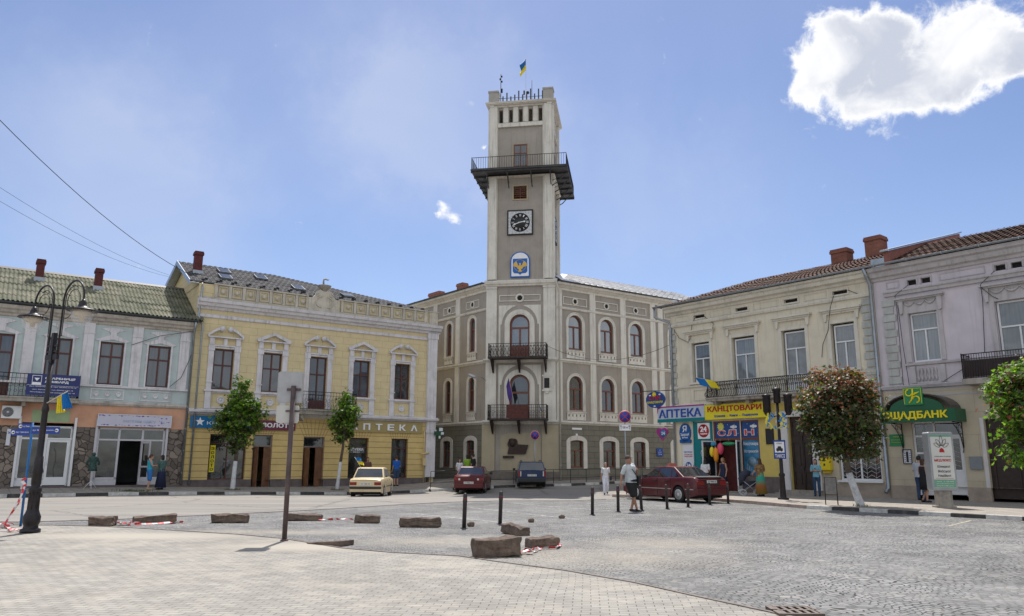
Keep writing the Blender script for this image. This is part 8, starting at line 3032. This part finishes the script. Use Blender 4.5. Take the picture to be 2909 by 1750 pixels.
# ================================================================== people
m_skin = mat('skin', (0.42, 0.24, 0.165), 0.55, var=0.08, scale=8)
m_skin2 = mat('tanned_skin', (0.32, 0.17, 0.11), 0.55, var=0.08, scale=8)
def rot_toward(a, b):
 return (Vector(b) - Vector(a))
def limb(mb, a, b, ra, rb, n=12, ball=True):
 a, b = Vector(a), Vector(b)
 pts = [a.lerp(b, k / 6) for k in range(7)]
 radii = []
 for k in range(7):
  f = k / 6
  radii.append(ra + (rb - ra) * f + 0.10 * ra * sin(PI * min(1, f * 1.6)) * (1 - f))
 mb.tube(pts, ra, n, radii=radii)
 if ball:
  mb.ball(a, ra * .99, 8)
  mb.ball(b, rb * .99, 8)
def torso(mb, rings, n=18):
 """rings: (centre, half width, half depth) bottom to top"""
 vs, fs = [], []
 for c, rx, ry in rings:
  for k in range(n):
   a = 2 * PI * k / n
   sx, sy = cos(a), sin(a)
   e = 0.85
   vs.append((c[0] + rx * math.copysign(abs(sx) ** e, sx), c[1] + ry * math.copysign(abs(sy) ** e, sy), c[2]))
 for i in range(len(rings) - 1):
  for k in range(n):
   fs.append((i * n + k, i * n + (k + 1) % n, (i + 1) * n + (k + 1) % n, (i + 1) * n + k))
 fs.append(tuple(range(n - 1, -1, -1)))
 fs.append(tuple(range((len(rings) - 1) * n, len(rings) * n)))
 mb.add(vs, fs, True)
def fuse(mb, name, m, parent, voxel=0.011):
 """weld the overlapping pieces into one continuous skin"""
 o = mb.build(name, m, None)
 r = o.modifiers.new('weld', 'REMESH')
 r.mode = 'VOXEL'
 r.voxel_size = voxel
 r.use_smooth_shade = True
 sm = o.modifiers.new('soften', 'SMOOTH')
 sm.factor = 0.5
 sm.iterations = 3
 dg = bpy.context.evaluated_depsgraph_get()
 me = bpy.data.meshes.new_from_object(o.evaluated_get(dg))
 me.name = name
 bpy.data.objects.remove(o)
 for p in me.polygons:
  p.use_smooth = True
 o2 = bpy.data.objects.new(name, me)
 COL.objects.link(o2)
 o2.parent = parent
 return o2
BASE = dict(pel=(0, 0, .95), wai=(0, 0, 1.1), che=(0, 0, 1.3), neck=(0, -.01, 1.47), head=(0, .02, 1.63),
   shL=(-.17, 0, 1.42), shR=(.17, 0, 1.42), elL=(-.22, -.03, 1.15), elR=(.22, -.03, 1.15), wrL=(-.24, .06, .9), wrR=(.24, .06, .9),
   hiL=(-.09, 0, .93), hiR=(.09, 0, .93), knL=(-.1, .03, .5), knR=(.1, .03, .5), anL=(-.1, -.02, .09), anR=(.1, -.02, .09), yaw=0.0)
def person(label, loc, yaw, H, pose=None, top=None, bottom=None, hair=None, shoes=None, female=False, skin=None, build=1.0, extras=(), group='people on the square'):
 """x = right of the figure, y = the way it faces; joints in metres for a 1.75 m figure, scaled to H"""
 J = {k: (Vector(v) if not isinstance(v, float) else v) for k, v in {**BASE, **(pose or {})}.items()}
 t = thing('person', label, 'person', loc, yaw, group)
 k = H / 1.75
 t.scale = (k, k, k)
 skin = skin or m_skin
 sw = 0.92 if female else 1.0
 B = build
 def body_into(mb, g=0.0, parts='all'):
  if parts in ('all', 'torso'):
   pel, wai, che, nk = J['pel'], J['wai'], J['che'], J['neck']
   hipw = (.165 if female else .155) * B
   torso(mb, [(pel + Vector((0, 0, -.09)), hipw * .8 + g, .1 * B + g), (pel, hipw + g, .115 * B + g), (wai, (.125 if female else .15) * B + g, .1 * B + g), (che, .165 * sw * B + g, .12 * B + g), (che + Vector((0, 0, .1)), .175 * sw * B + g, .11 * B + g), (nk + Vector((0, 0, -.03)), .11 * sw + g, .075 + g), (nk + Vector((0, 0, .01)), .06 + g * .5, .06 + g * .5)])
 mb = MB()
 body_into(mb)
 hd = J['head']
 limb(mb, J['neck'] - Vector((0, 0, .03)), hd - Vector((0, .01, .06)), .052, .05)
 for s_ in ('L', 'R'):
  limb(mb, J['sh' + s_], J['el' + s_], .05 * B, .038)
  limb(mb, J['el' + s_], J['wr' + s_], .039, .026)
  limb(mb, J['hi' + s_], J['kn' + s_], .085 * B, .055)
  limb(mb, J['kn' + s_], J['an' + s_], .054, .036)
  an = J['an' + s_]
  tw = J.get('toe' + s_, an + Vector((0, .17, -.06)))
  limb(mb, an + Vector((0, -.03, -.04)), tw, .038, .028)
  # hand: palm, four unequal curled fingers, thumb from the side of the palm
  w_, e_ = J['wr' + s_], J['el' + s_]
  d = (w_ - e_).normalized()
  sd = Vector((1, 0, 0)) if abs(d.x) < .8 else Vector((0, 1, 0))
  fr = d.cross(sd).normalized()
  sd = fr.cross(d).normalized()
  palm = w_ + d * .05
  limb(mb, w_, palm + d * .02, .025, .03, ball=True)
  sgn = 1 if s_ == 'L' else -1
  for q in range(4):
   off_ = fr * (q - 1.5) * .02
   ln = (.062, .072, .068, .052)[q]
   a0 = palm + d * .03 + off_
   a1 = a0 + d * ln * .55 + sd * .012 * sgn
   a2 = a1 + d * ln * .4 + sd * .028 * sgn
   mb.tube([a0, a1, a2], .0095, 6, radii=[.0105, .0095, .008])
  th0 = w_ + d * .025 + fr * .025
  mb.tube([th0, th0 + fr * .03 + d * .025, th0 + fr * .035 + d * .055 + sd * .01 * sgn], .011, 6, radii=[.013, .011, .009])
 # head with jaw, nose, ears
 o = len(mb.v)
 torso(mb, [(Vector((0, .012, -.125)), .03, .035), (Vector((0, .018, -.11)), .045, .055), (Vector((0, .008, -.06)), .062, .082), (Vector((0, 0, 0)), .072, .092), (Vector((0, -.005, .05)), .073, .094), (Vector((0, -.008, .09)), .058, .076), (Vector((0, -.01, .115)), .025, .035)], 20)
 mb.tube([(0, .085, .02), (0, .104, -.028), (0, .094, -.038)], .01, 8, radii=[.008, .015, .01])
 for sg in (-1, 1):
  mb.ball((sg * .075, -.005, -.01), .022, 6, (.4, .8, 1.3))
 mb.tube([(-.02, .088, -.068), (0, .093, -.068), (.02, .088, -.068)], .007, 6)
 HM = Matrix.Translation(hd) @ Matrix.Rotation(J['yaw'], 4, 'Z')
 mb.xf(HM, o)
 body = fuse(mb, 'body', skin, t, 0.0105)
 e = MB()
 for sg in (-1, 1):
  e.ball((sg * .03, .083, .005), .011, 6, (1.2, .6, .8))
 e.xf(HM)
 e.build('eyes', mat('eye_dark', (0.03, 0.02, 0.02), 0.3), t)
 e = MB()
 e.box(-.022, .022, .09, .0985, -.072, -.064)
 e.xf(HM)
 e.build('mouth', mat('lips', (0.3, 0.1, 0.08), 0.5), t)
 if hair:
  kind, hm = hair
  e = MB()
  torso(e, [(Vector((0, -.03, -.05 if kind != 'cap' else .0)), .07, .075), (Vector((0, -.022, .0)), .081, .09), (Vector((0, -.012, .05)), .083, .098), (Vector((0, -.012, .09)), .07, .085), (Vector((0, -.012, .125)), .03, .04)], 20)
  if kind == 'long':
   torso(e, [(Vector((0, -.085, -.42)), .06, .02), (Vector((0, -.09, -.3)), .1, .035), (Vector((0, -.07, -.15)), .1, .045), (Vector((0, -.05, -.03)), .085, .06)], 14)
  if kind == 'bob':
   torso(e, [(Vector((0, -.05, -.15)), .08, .05), (Vector((0, -.04, -.05)), .086, .065), (Vector((0, -.03, .03)), .082, .08)], 14)
  if kind == 'tail':
   torso(e, [(Vector((0, -.13, -.2)), .02, .02), (Vector((0, -.14, -.08)), .035, .03), (Vector((0, -.1, .02)), .03, .03)], 10)
  if kind == 'cap':
   torso(e, [(Vector((0, .13, .038)), .05, .025), (Vector((0, .09, .048)), .07, .05), (Vector((0, .05, .06)), .06, .06)], 12)
  e.xf(HM)
  fuse(e, 'cap' if kind == 'cap' else 'hair', hm, t, 0.011)
 if top:
  kind, tm = top
  mb = MB()
  g = .016
  pel, wai, che, nk = J['pel'], J['wai'], J['che'], J['neck']
  low = -.06 if kind != 'tucked' else .02
  torso(mb, [(pel + Vector((0, 0, low)), .175 * B + g, .125 * B + g), (wai, (.14 if female else .16) * B + g, .11 * B + g), (che, .168 * sw * B + g, .125 * B + g), (che + Vector((0, 0, .1)), .178 * sw * B + g, .115 * B + g), (nk + Vector((0, 0, -.025)), .115 * sw + g, .08 + g), (nk + Vector((0, 0, -.01)), .07, .07)])
  if kind != 'vest':
   for s_ in ('L', 'R'):
    a, b = J['sh' + s_], J['el' + s_]
    limb(mb, a, a.lerp(b, .8), .062 * B, .056, ball=True)
  fuse(mb, 'shirt', tm, t, 0.014)
 if bottom:
  kind, bm_ = bottom
  mb = MB()
  pel = J['pel']
  if kind in ('jeans', 'shorts', 'trousers'):
   g = .014 if kind == 'jeans' else .026
   torso(mb, [(pel + Vector((0, 0, -.1)), .15 * B + g, .105 * B + g), (pel, .165 * B + g, .12 * B + g), (pel + Vector((0, 0, .07)), .145 * B + g, .11 * B + g)])
   for s_ in ('L', 'R'):
    h, kn, an = J['hi' + s_], J['kn' + s_], J['an' + s_]
    if kind == 'shorts':
     limb(mb, h, h.lerp(kn, .95), .09 * B + g, .075 + g)
    else:
     limb(mb, h, kn, .088 * B + g, .06 + g)
     limb(mb, kn, an + Vector((0, 0, .0)), .06 + g, .045 + g)
   fuse(mb, 'shorts' if kind == 'shorts' else 'trousers', bm_, t, 0.014)
  else:
   z1 = {'dress': .5, 'short_skirt': .52, 'long_skirt': .1}[kind]
   wd = {'dress': .2, 'short_skirt': .2, 'long_skirt': .27}[kind]
   torso(mb, [(Vector((pel.x, pel.y, z1)), wd, wd * .8), (pel + Vector((0, 0, -.12)), .19 * B, .15 * B), (pel + Vector((0, 0, .1)), .145 * B + .01, .12 * B + .01)] if kind != 'dress' else [(Vector((pel.x, pel.y, z1)), wd, wd * .8), (pel + Vector((0, 0, -.1)), .185, .15), (J['wai'], .145, .125), (J['che'], .175, .14), (J['che'] + Vector((0, 0, .1)), .18, .13), (J['neck'] + Vector((0, 0, -.03)), .11, .09)], 24)
   for i in range(len(mb.v)):
    x, y, z = mb.v[i]
    if z < pel.z - .12:
     a = math.atan2(y, x)
     f = 1 + .07 * sin(a * 9)
     mb.v[i] = (x * f, y * f, z)
   mb.build('skirt' if kind != 'dress' else 'dress', bm_, t)
 if shoes:
  for s_ in ('L', 'R'):
   mb = MB()
   an = J['an' + s_]
   tw = J.get('toe' + s_, an + Vector((0, .17, -.06)))
   limb(mb, an + Vector((0, -.035, -.045)), tw + Vector((0, 0.0, 0)), .047, .04)
   mb.v = [(x, y, max(z, 0.004)) for x, y, z in mb.v]
   mb.build('shoe', shoes, t)
 for (nm, fn, mt) in extras:
  e = MB()
  fn(e, J)
  e.build(nm, mt, t)
 return t
def cloth(name, c, var=0.15, scale=10):
 return mat(name, c, 0.85, var=var, scale=scale, bump=0.2, bscale=60)
c_white, c_grey, c_black = cloth('white_cotton', (0.6, 0.6, 0.62)), cloth('pale_grey_cotton', (0.47, 0.5, 0.52)), cloth('black_cotton', (0.015, 0.015, 0.017))
c_denim, c_navy = cloth('blue_denim', (0.03, 0.06, 0.12)), cloth('navy_cotton', (0.015, 0.02, 0.055))
h_brown, h_black, h_grey = mat('brown_hair', (0.05, 0.025, 0.015), .6, var=.4, scale=30), mat('black_hair', (0.012, 0.01, 0.01), .5, var=.4, scale=30), mat('grey_hair', (0.25, 0.2, 0.17), .7, var=.3, scale=30)
s_black = mat('black_shoe', (0.015, 0.014, 0.016), .5)
def crossbag(e, J):
 e.tube([J['shR'] + Vector((-.05, 0, .07)), J['che'] + Vector((.02, .16, .0)), J['wai'] + Vector((-.14, .15, 0)), J['wai'] + Vector((-.2, .1, -.06))], .014, 6)
 e.tube([J['shR'] + Vector((-.05, 0, .07)), J['che'] + Vector((0, -.16, 0)), J['wai'] + Vector((-.18, -.08, -.03))], .014, 6)
 c = J['wai'] + Vector((-.21, .1, -.1))
 e.box(c.x - .05, c.x + .05, c.y - .1, c.y + .1, c.z - .13, c.z + .1)
# man leaning on a bollard, legs crossed, looking to the right of the picture
gx, gy = 3.86, 25.15
person('man in pale grey T-shirt, dark shorts and cap leaning on a bollard', (gx, gy, gz(gx, gy) + .02), R(180 + 35), 1.78,
       dict(pel=(-.02, 0, .95), wai=(.0, .01, 1.1), che=(.04, 0, 1.3), neck=(.08, 0, 1.47), head=(.1, .03, 1.62), shL=(-.1, 0, 1.43), shR=(.24, .02, 1.38), elR=(.37, -.02, 1.12), wrR=(.44, .02, .9),
   elL=(-.19, .1, 1.2), wrL=(-.1, .2, 1.28), hiL=(-.1, 0, .93), hiR=(.07, 0, .93), knL=(-.1, .06, .5), knR=(-.02, .08, .5), anL=(-.03, -.02, .09), anR=(-.15, .1, .09), yaw=R(28)),
       top=('tee', c_grey), bottom=('shorts', c_black), hair=('cap', mat('brown_cap', (0.07, 0.05, 0.04), .8)), shoes=s_black, skin=m_skin2, build=1.12, extras=[('shoulder_bag', crossbag, s_black)])
def sidebag(e, J):
 c = J['wrL'] + Vector((-.02, 0, -.02))
 e.tube([J['shL'] + Vector((.02, .04, .06)), J['elL'] + Vector((.02, .06, 0)), c + Vector((0, 0, .15))], .012, 6)
 e.box(c.x - .05, c.x + .05, c.y - .13, c.y + .13, c.z - .12, c.z + .12)
WALK = dict(knR=(.09, .14, .52), anR=(.09, .16, .1), knL=(-.09, .02, .5), anL=(-.08, -.2, .14), wrR=(.25, -.04, .88), wrL=(-.25, .12, .92), elR=(.23, -.08, 1.15))
person('elderly woman dressed all in white with a black handbag walking along the street', (4.67, 38.4, gz(4.7, 38.4) + .012), R(176), 1.55, WALK, top=('tee', c_white), bottom=('trousers', cloth('white_trousers', (0.62, 0.63, 0.7))), hair=('short', h_grey), shoes=s_black, female=True, build=1.05, extras=[('handbag', sidebag, s_black)])
def phone(e, J):
 c = (J['wrL'] + J['wrR']) / 2 + Vector((0, .06, .05))
 e.box(c.x - .035, c.x + .035, c.y - .006, c.y + .006, c.z - .06, c.z + .06)
TEXT = dict(elL=(-.23, .0, 1.16), elR=(.23, .0, 1.16), wrL=(-.06, .2, 1.2), wrR=(.06, .2, 1.2), head=(0, .04, 1.62))
wp = (lambda u, p: ((FR @ Vector((u, -p, 0))).x, (FR @ Vector((u, -p, 0))).y, gz((FR @ Vector((u, -p, 0))).x, (FR @ Vector((u, -p, 0))).y) + .13))
person('woman in sky blue T-shirt and jeans holding a phone by the letter box', wp(8.75, 1.25), R(150), 1.62, TEXT, top=('tee', cloth('sky_blue_cotton', (0.17, 0.38, 0.47))), bottom=('jeans', c_denim), hair=('bob', h_brown), shoes=s_black, female=True, build=.9, extras=[('phone', phone, m_blk)])
def skirt_mat():
 m, nt, b = new_mat('green_to_orange_skirt')
 nd, L = node_chain(nt)
 tc = nd('ShaderNodeTexCoord')
 sp = nd('ShaderNodeSeparateXYZ', {0: tc.outputs['Object']})
 nz = nd('ShaderNodeTexNoise', {'Vector': tc.outputs['Object'], 'Scale': 9.0, 'Detail': 3.0})
 a = nd('ShaderNodeMath', {0: nz.outputs['Fac'], 1: 0.35, 2: sp.outputs[2]}, operation='MULTIPLY_ADD')
 rp = nd('ShaderNodeValToRGB', {0: a.outputs[0]})
 rp.color_ramp.elements[0].position = .3
 rp.color_ramp.elements[0].color = (0.28, 0.2, 0.04, 1)
 rp.color_ramp.elements[1].position = .95
 rp.color_ramp.elements[1].color = (0.02, 0.3, 0.22, 1)
 e = rp.color_ramp.elements.new(.62)
 e.color = (0.35, 0.12, 0.03, 1)
 L.new(rp.outputs[0], b.inputs['Base Color'])
 b.inputs['Roughness'].default_value = .85
 return m
person('long-haired woman in rust top and long green to orange skirt standing by the pram', (11.0, 34.3, .13), R(15), 1.64, dict(wrL=(-.22, .26, 1.02), elL=(-.22, .06, 1.16), wrR=(.1, .2, 1.2)), top=('tee', cloth('rust_green_cotton', (0.2, 0.12, 0.05), .6)), bottom=('long_skirt', skirt_mat()), hair=('long', h_brown), shoes=s_black, female=True)
person('fair-haired woman in a sleeveless navy dress standing in the stationery shop door', wp(3.55, .75), R(120), 1.68, dict(), bottom=('dress', c_navy), hair=('tail', mat('fair_hair', (0.3, 0.18, 0.08), .6, var=.3)), shoes=s_black, female=True)
person('woman with long black hair and white top, back turned, before the stationery shop', wp(2.85, 1.25), R(-25), 1.62, dict(wrR=(.2, .2, 1.0)), top=('tee', c_white), bottom=('trousers', c_black), hair=('long', h_black), shoes=s_black, female=True)
person('man in pale grey shirt and jeans at the bank cash machine, back turned', wp(13.0, .9), R(-50), 1.76, dict(wrR=(.12, .28, 1.2), wrL=(-.12, .28, 1.18), head=(0, .05, 1.62)), top=('tee', cloth('pale_check_shirt', (0.4, 0.42, 0.46), .25, 30)), bottom=('jeans', c_denim), hair=('short', h_black), shoes=s_black, build=1.1)
person('woman in a short black dress mostly hidden behind the advertising light box', wp(13.85, 2.6), R(-80), 1.62, dict(wrL=(-.3, .3, 1.2), knL=(-.1, .16, .52), anL=(-.1, -.06, .1)), bottom=('dress', c_black), hair=('bob', h_brown), shoes=s_black, female=True)
kp = K(-1.85, 2.3)
person('woman in turquoise top and blue shorts outside the stone-clad shop', (kp[0], kp[1], hwalk(*kp)), R(-60), 1.66, dict(wrR=(.1, .25, 1.2), elR=(.22, .08, 1.18)), top=('vest', cloth('turquoise_cotton', (0.02, 0.3, 0.4))), bottom=('shorts', cloth('blue_shorts', (0.03, 0.15, 0.4))), hair=('tail', h_brown), shoes=mat('beige_shoe', (0.35, 0.25, 0.18), .6), female=True)
kp = K(-1.3, 2.15)
person('person in patterned top and long navy skirt next to the woman in turquoise', (kp[0], kp[1], hwalk(*kp)), R(60), 1.64, dict(wrL=(-.1, .25, 1.2), elL=(-.22, .08, 1.18)), top=('tee', mat('patterned_green_top', (0.06, 0.12, 0.11), .85, var=.8, scale=22)), bottom=('long_skirt', c_navy), hair=('bob', h_black), shoes=s_black, female=True)
kp = K(11.75, 1.1)
person('man in bright blue T-shirt and denim shorts at the pharmacy window, back turned', (kp[0], kp[1], hwalk(*kp)), R(35), 1.76, dict(wrR=(.12, .28, 1.15)), top=('tee', cloth('bright_blue_cotton', (0.01, 0.1, 0.42))), bottom=('shorts', c_denim), hair=('short', h_brown), shoes=s_black)
kp = K(9.95, 1.0)
person('dark-haired woman in brown top half hidden behind the pale yellow car', (kp[0], kp[1], hwalk(*kp)), R(200), 1.68, dict(), top=('tee', cloth('brown_cotton', (0.12, 0.06, 0.05))), bottom=('jeans', c_black), hair=('long', h_brown), shoes=s_black, female=True)
for (x, y, hh, lb, tp, hr, yw) in ((-3.1, 46.3, 1.5, 'dark-haired child in white top behind the dark red car', c_white, ('bob', h_black), 200), (-2.65, 46.6, 1.72, 'woman in lime green top behind the dark red car', cloth('lime_cotton', (0.2, 0.35, 0.03)), ('bob', h_black), 20), (-2.3, 46.7, 1.75, 'person in black jacket beside the woman in lime green', c_black, ('short', h_black), 60)):
 person(lb, (x, y, gz(x, y) + .14), R(yw), hh, dict(), top=('tee', tp), bottom=('jeans', c_denim), hair=hr, shoes=s_black, female=True)
# ================================================================== trees
def leaf_mat(name, cols, trans=0.35):
 m, nt, b = new_mat(name)
 nd, L = node_chain(nt)
 gi = nd('ShaderNodeNewGeometry')
 rp = nd('ShaderNodeValToRGB', {0: gi.outputs['Random Per Island']})
 for i, c in enumerate(cols):
  p = i / (len(cols) - 1)
  if i == 0:
   e = rp.color_ramp.elements[0]
  elif i == len(cols) - 1:
   e = rp.color_ramp.elements[-1]
  else:
   e = rp.color_ramp.elements.new(p)
  e.position = p
  e.color = (*c, 1)
 L.new(rp.outputs[0], b.inputs['Base Color'])
 b.inputs['Roughness'].default_value = 0.5
 b.inputs['Specular IOR Level'].default_value = 0.3
 tr = nd('ShaderNodeBsdfTranslucent')
 tc = mixc(nd, 1.0, rp.outputs[0], (1.6, 1.8, 0.7), 'MULTIPLY')
 L.new(tc, tr.inputs['Color'])
 mx = nd('ShaderNodeMixShader')
 mx.inputs[0].default_value = trans
 L.new(b.outputs[0], mx.inputs[1])
 L.new(tr.outputs[0], mx.inputs[2])
 L.new(mx.outputs[0], nt.nodes['Material Output'].inputs['Surface'])
 return m
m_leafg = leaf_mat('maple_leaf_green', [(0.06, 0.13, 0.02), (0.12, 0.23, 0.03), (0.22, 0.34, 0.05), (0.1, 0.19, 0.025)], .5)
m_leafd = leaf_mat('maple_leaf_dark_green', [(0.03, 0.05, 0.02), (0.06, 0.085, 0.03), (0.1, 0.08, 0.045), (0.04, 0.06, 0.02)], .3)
m_leafr = leaf_mat('maple_leaf_red', [(0.24, 0.055, 0.04), (0.32, 0.12, 0.05), (0.2, 0.05, 0.04), (0.1, 0.11, 0.04), (0.36, 0.16, 0.1)], .3)
m_bark = mat('grey_brown_bark', (0.12, 0.095, 0.075), 0.9, var=0.3, scale=12, bump=0.8)
m_limed = mat('whitewashed_bark', (0.55, 0.56, 0.57), 0.9, var=0.15, scale=8, bump=0.8, dirt=(0.15, 0.12, 0.1), dirt_amt=0.7)
MAPLE = [(0, -.1), (.12, -.02), (.42, -.08), (.3, .18), (.52, .38), (.24, .42), (.18, .62), (0, 1.0), (-.18, .62), (-.24, .42), (-.52, .38), (-.3, .18), (-.42, -.08), (-.12, -.02)]
def tree(label, base, trunk_pts, radii, lime_z, lobes, n, leaf, mats, pick, seed, group):
 rnd = random.Random(seed)
 t = thing('street_tree', label, 'tree', base, 0, group)
 tp = [Vector(p) for p in trunk_pts]
 lo = [p for p in tp if p.z <= lime_z + .01]
 hi = [p for p in tp if p.z >= lime_z - .01]
 s = MB()
 s.tube(hi, .05, 9, radii=radii[len(tp) - len(hi):])
 topc = tp[-1]
 for (c, r_) in lobes:
  c = Vector(c)
  a = tp[-2] if c.z > tp[-2].z else tp[-3]
  mid = a.lerp(c, .5) + Vector((rnd.uniform(-.08, .08), rnd.uniform(-.08, .08), .05))
  s.tube([a, mid, c], .02, 6, radii=[.03, .02, .008])
  for k in range(5):
   d = Vector((rnd.uniform(-1, 1), rnd.uniform(-1, 1), rnd.uniform(-.4, 1))).normalized() * r_[0] * .8
   s.tube([mid.lerp(c, rnd.random()), c + d], .006, 4, radii=[.01, .004])
 s.build('trunk', m_bark, t)
 s = MB()
 s.tube(lo, .08, 12, radii=radii[:len(lo)])
 s.build('whitewashed_trunk', m_limed, t)
 s = MB()
 tot = sum(r_[0] * r_[1] * r_[2] for c, r_ in lobes)
 for c, r_ in lobes:
  c = Vector(c)
  cnt = int(n * r_[0] * r_[1] * r_[2] / tot)
  # leaves gather in tufts, leaving gaps between
  tufts = []
  for k in range(max(5, cnt // 34)):
   while True:
    d = Vector((rnd.uniform(-1, 1), rnd.uniform(-1, 1), rnd.uniform(-1, 1)))
    if d.length <= 1:
     break
   d = d.normalized() * (d.length ** .55) * rnd.choice((1, 1, 1.18))
   tufts.append((c + Vector((d.x * r_[0], d.y * r_[1], d.z * r_[2])), rnd.uniform(.07, .2)))
  for k in range(cnt):
   q, rr = rnd.choice(tufts)
   p = q + Vector((rnd.gauss(0, rr), rnd.gauss(0, rr), rnd.gauss(0, rr * .7)))
   sz = leaf * rnd.uniform(.6, 1.25)
   out = (p - c)
   nrm = (out.normalized() * .5 + Vector((rnd.gauss(0, .5), rnd.gauss(0, .5), .6 + rnd.gauss(0, .4)))).normalized()
   tx = nrm.cross(Vector((rnd.gauss(0, 1), rnd.gauss(0, 1), rnd.gauss(0, 1)))).normalized()
   ty = nrm.cross(tx)
   s.cur = pick(p, c, r_, rnd)
   fold = rnd.uniform(-.15, .25)
   vs = [p + tx * (a * sz) + ty * (b * sz) + nrm * (abs(a) * fold * sz) for a, b in MAPLE]
   s.add(vs, [(0, 1, 2, 3, 4, 5, 6, 7), (0, 7, 8, 9, 10, 11, 12, 13)])
 s.build('crown', mats, t, normals=False)
 return t
GT = 'young maples along the pavements'
kp = K(2.05, 2.35)
hh = hwalk(*kp)
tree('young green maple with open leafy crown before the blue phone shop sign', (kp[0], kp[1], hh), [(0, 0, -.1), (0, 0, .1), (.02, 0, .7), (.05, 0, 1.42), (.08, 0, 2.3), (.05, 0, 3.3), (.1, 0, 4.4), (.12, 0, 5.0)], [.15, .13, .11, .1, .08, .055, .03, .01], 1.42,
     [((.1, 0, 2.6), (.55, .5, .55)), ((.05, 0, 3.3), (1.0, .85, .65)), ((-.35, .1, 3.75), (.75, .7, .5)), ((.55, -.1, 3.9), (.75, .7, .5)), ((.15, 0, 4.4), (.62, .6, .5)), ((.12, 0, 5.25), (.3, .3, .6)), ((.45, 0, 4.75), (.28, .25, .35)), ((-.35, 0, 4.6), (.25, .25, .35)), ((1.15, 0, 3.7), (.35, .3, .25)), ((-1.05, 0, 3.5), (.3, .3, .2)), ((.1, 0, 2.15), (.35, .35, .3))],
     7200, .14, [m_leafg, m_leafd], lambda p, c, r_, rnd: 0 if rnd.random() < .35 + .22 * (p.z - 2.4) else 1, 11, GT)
kp = K(7.6, 2.35)
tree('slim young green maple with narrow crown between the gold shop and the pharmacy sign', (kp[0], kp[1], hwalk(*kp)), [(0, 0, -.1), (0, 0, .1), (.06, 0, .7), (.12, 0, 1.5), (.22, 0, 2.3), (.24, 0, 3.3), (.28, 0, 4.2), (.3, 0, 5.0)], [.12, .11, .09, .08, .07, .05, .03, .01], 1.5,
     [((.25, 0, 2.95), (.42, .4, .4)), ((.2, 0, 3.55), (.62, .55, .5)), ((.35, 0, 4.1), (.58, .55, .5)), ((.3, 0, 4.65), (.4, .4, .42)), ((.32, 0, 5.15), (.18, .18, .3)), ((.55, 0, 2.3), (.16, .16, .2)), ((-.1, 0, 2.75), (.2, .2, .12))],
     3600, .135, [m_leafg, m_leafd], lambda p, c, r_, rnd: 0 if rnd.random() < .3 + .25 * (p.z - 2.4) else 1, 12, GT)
tree('maple with dark crown turning red at the top and leaning whitewashed trunk', (12.05, 26.95, .13), [(0, 0, -.1), (-.02, 0, .1), (-.16, 0, .55), (-.32, 0, 1.12), (-.4, 0, 1.7), (-.42, 0, 2.4), (-.45, 0, 3.2), (-.45, 0, 4.0)], [.17, .14, .12, .11, .09, .07, .04, .015], 1.12,
     [((-.45, 0, 2.8), (1.15, 1.1, .7)), ((-.6, 0, 3.3), (1.2, 1.15, .75)), ((-.45, 0, 3.95), (1.1, 1.05, .6)), ((-.95, -.1, 2.1), (.6, .6, .45)), ((.1, .1, 2.2), (.85, .8, .55)), ((-.45, 0, 4.4), (.75, .7, .35)), ((.55, 0, 3.2), (.5, .5, .6))],
     15000, .115, [m_leafd, m_leafr, m_leafg], lambda p, c, r_, rnd: (1 if rnd.random() < .08 + max(0, p.z - 3.1) * .4 else (2 if rnd.random() < .06 else 0)), 13, GT)
tree('leafy green maple with a few orange leaves cut by the right edge', (15.35, 22.1, .13), [(0, 0, -.1), (0, 0, .1), (-.03, 0, .6), (-.05, 0, 1.15), (-.08, 0, 1.8), (-.1, 0, 2.5), (-.1, 0, 3.3), (-.1, 0, 3.9)], [.16, .14, .12, .11, .09, .07, .04, .015], 1.15,
     [((.1, 0, 2.8), (1.25, 1.2, .75)), ((.05, 0, 3.5), (1.2, 1.2, .65)), ((.1, 0, 4.0), (.9, .9, .5)), ((-.75, 0, 1.9), (.5, .5, .45)), ((.3, 0, 2.0), (.8, .8, .6)), ((-1.2, 0, 3.4), (.4, .4, .45))],
     11500, .135, [m_leafg, m_leafr, m_leafd], lambda p, c, r_, rnd: (1 if rnd.random() < .12 else (2 if rnd.random() < .35 else 0)), 14, GT)
# weeds and grass tufts at the foot of the trees
s = MB()
rg = random.Random(4)
for (cx, cy, rx, ry, n_) in ((K(-2.6, 3.2)[0], K(-2.6, 3.2)[1], .9, .35, 260), (K(2.05, 2.35)[0], K(2.05, 2.35)[1], .35, .3, 120), (K(7.6, 2.35)[0], K(7.6, 2.35)[1], .3, .3, 80), (12.05, 26.9, .25, .25, 60)):
 for _ in range(n_):
  x, y = cx + rg.gauss(0, rx * .5), cy + rg.gauss(0, ry * .5)
  z = (hwalk(x, y) if x < 5 else gz(x, y) + .13)
  a = rg.random() * 6.28
  h_ = rg.uniform(.04, .13)
  s.add([(x - .012 * cos(a), y - .012 * sin(a), z), (x + .012 * cos(a), y + .012 * sin(a), z), (x + rg.gauss(0, .03), y + rg.gauss(0, .03), z + h_)], [(0, 1, 2)])
o = s.build('grass', mat('weed_green', (0.07, 0.1, 0.03), .8, var=.3), normals=False)
tag(o, 'thin tufts of grass and weeds in the pavement around the tree feet', 'grass')
o['kind'] = 'stuff'
# soil squares round the trees
for i, (x, y, lb) in enumerate([(*K(2.05, 2.35), 'left'), (*K(7.6, 2.35), 'mid')]):
 z = hwalk(x, y)
 s = MB()
 s.lathe([(.42, z - .04), (.4, z + .012), (.2, z + .03), (.01, z + .035)], (x, y, 0), 14)
 struct(s.build('soil', mat('dry_soil', (0.12, 0.09, 0.06), .95, var=.3, scale=9, bump=.6)))
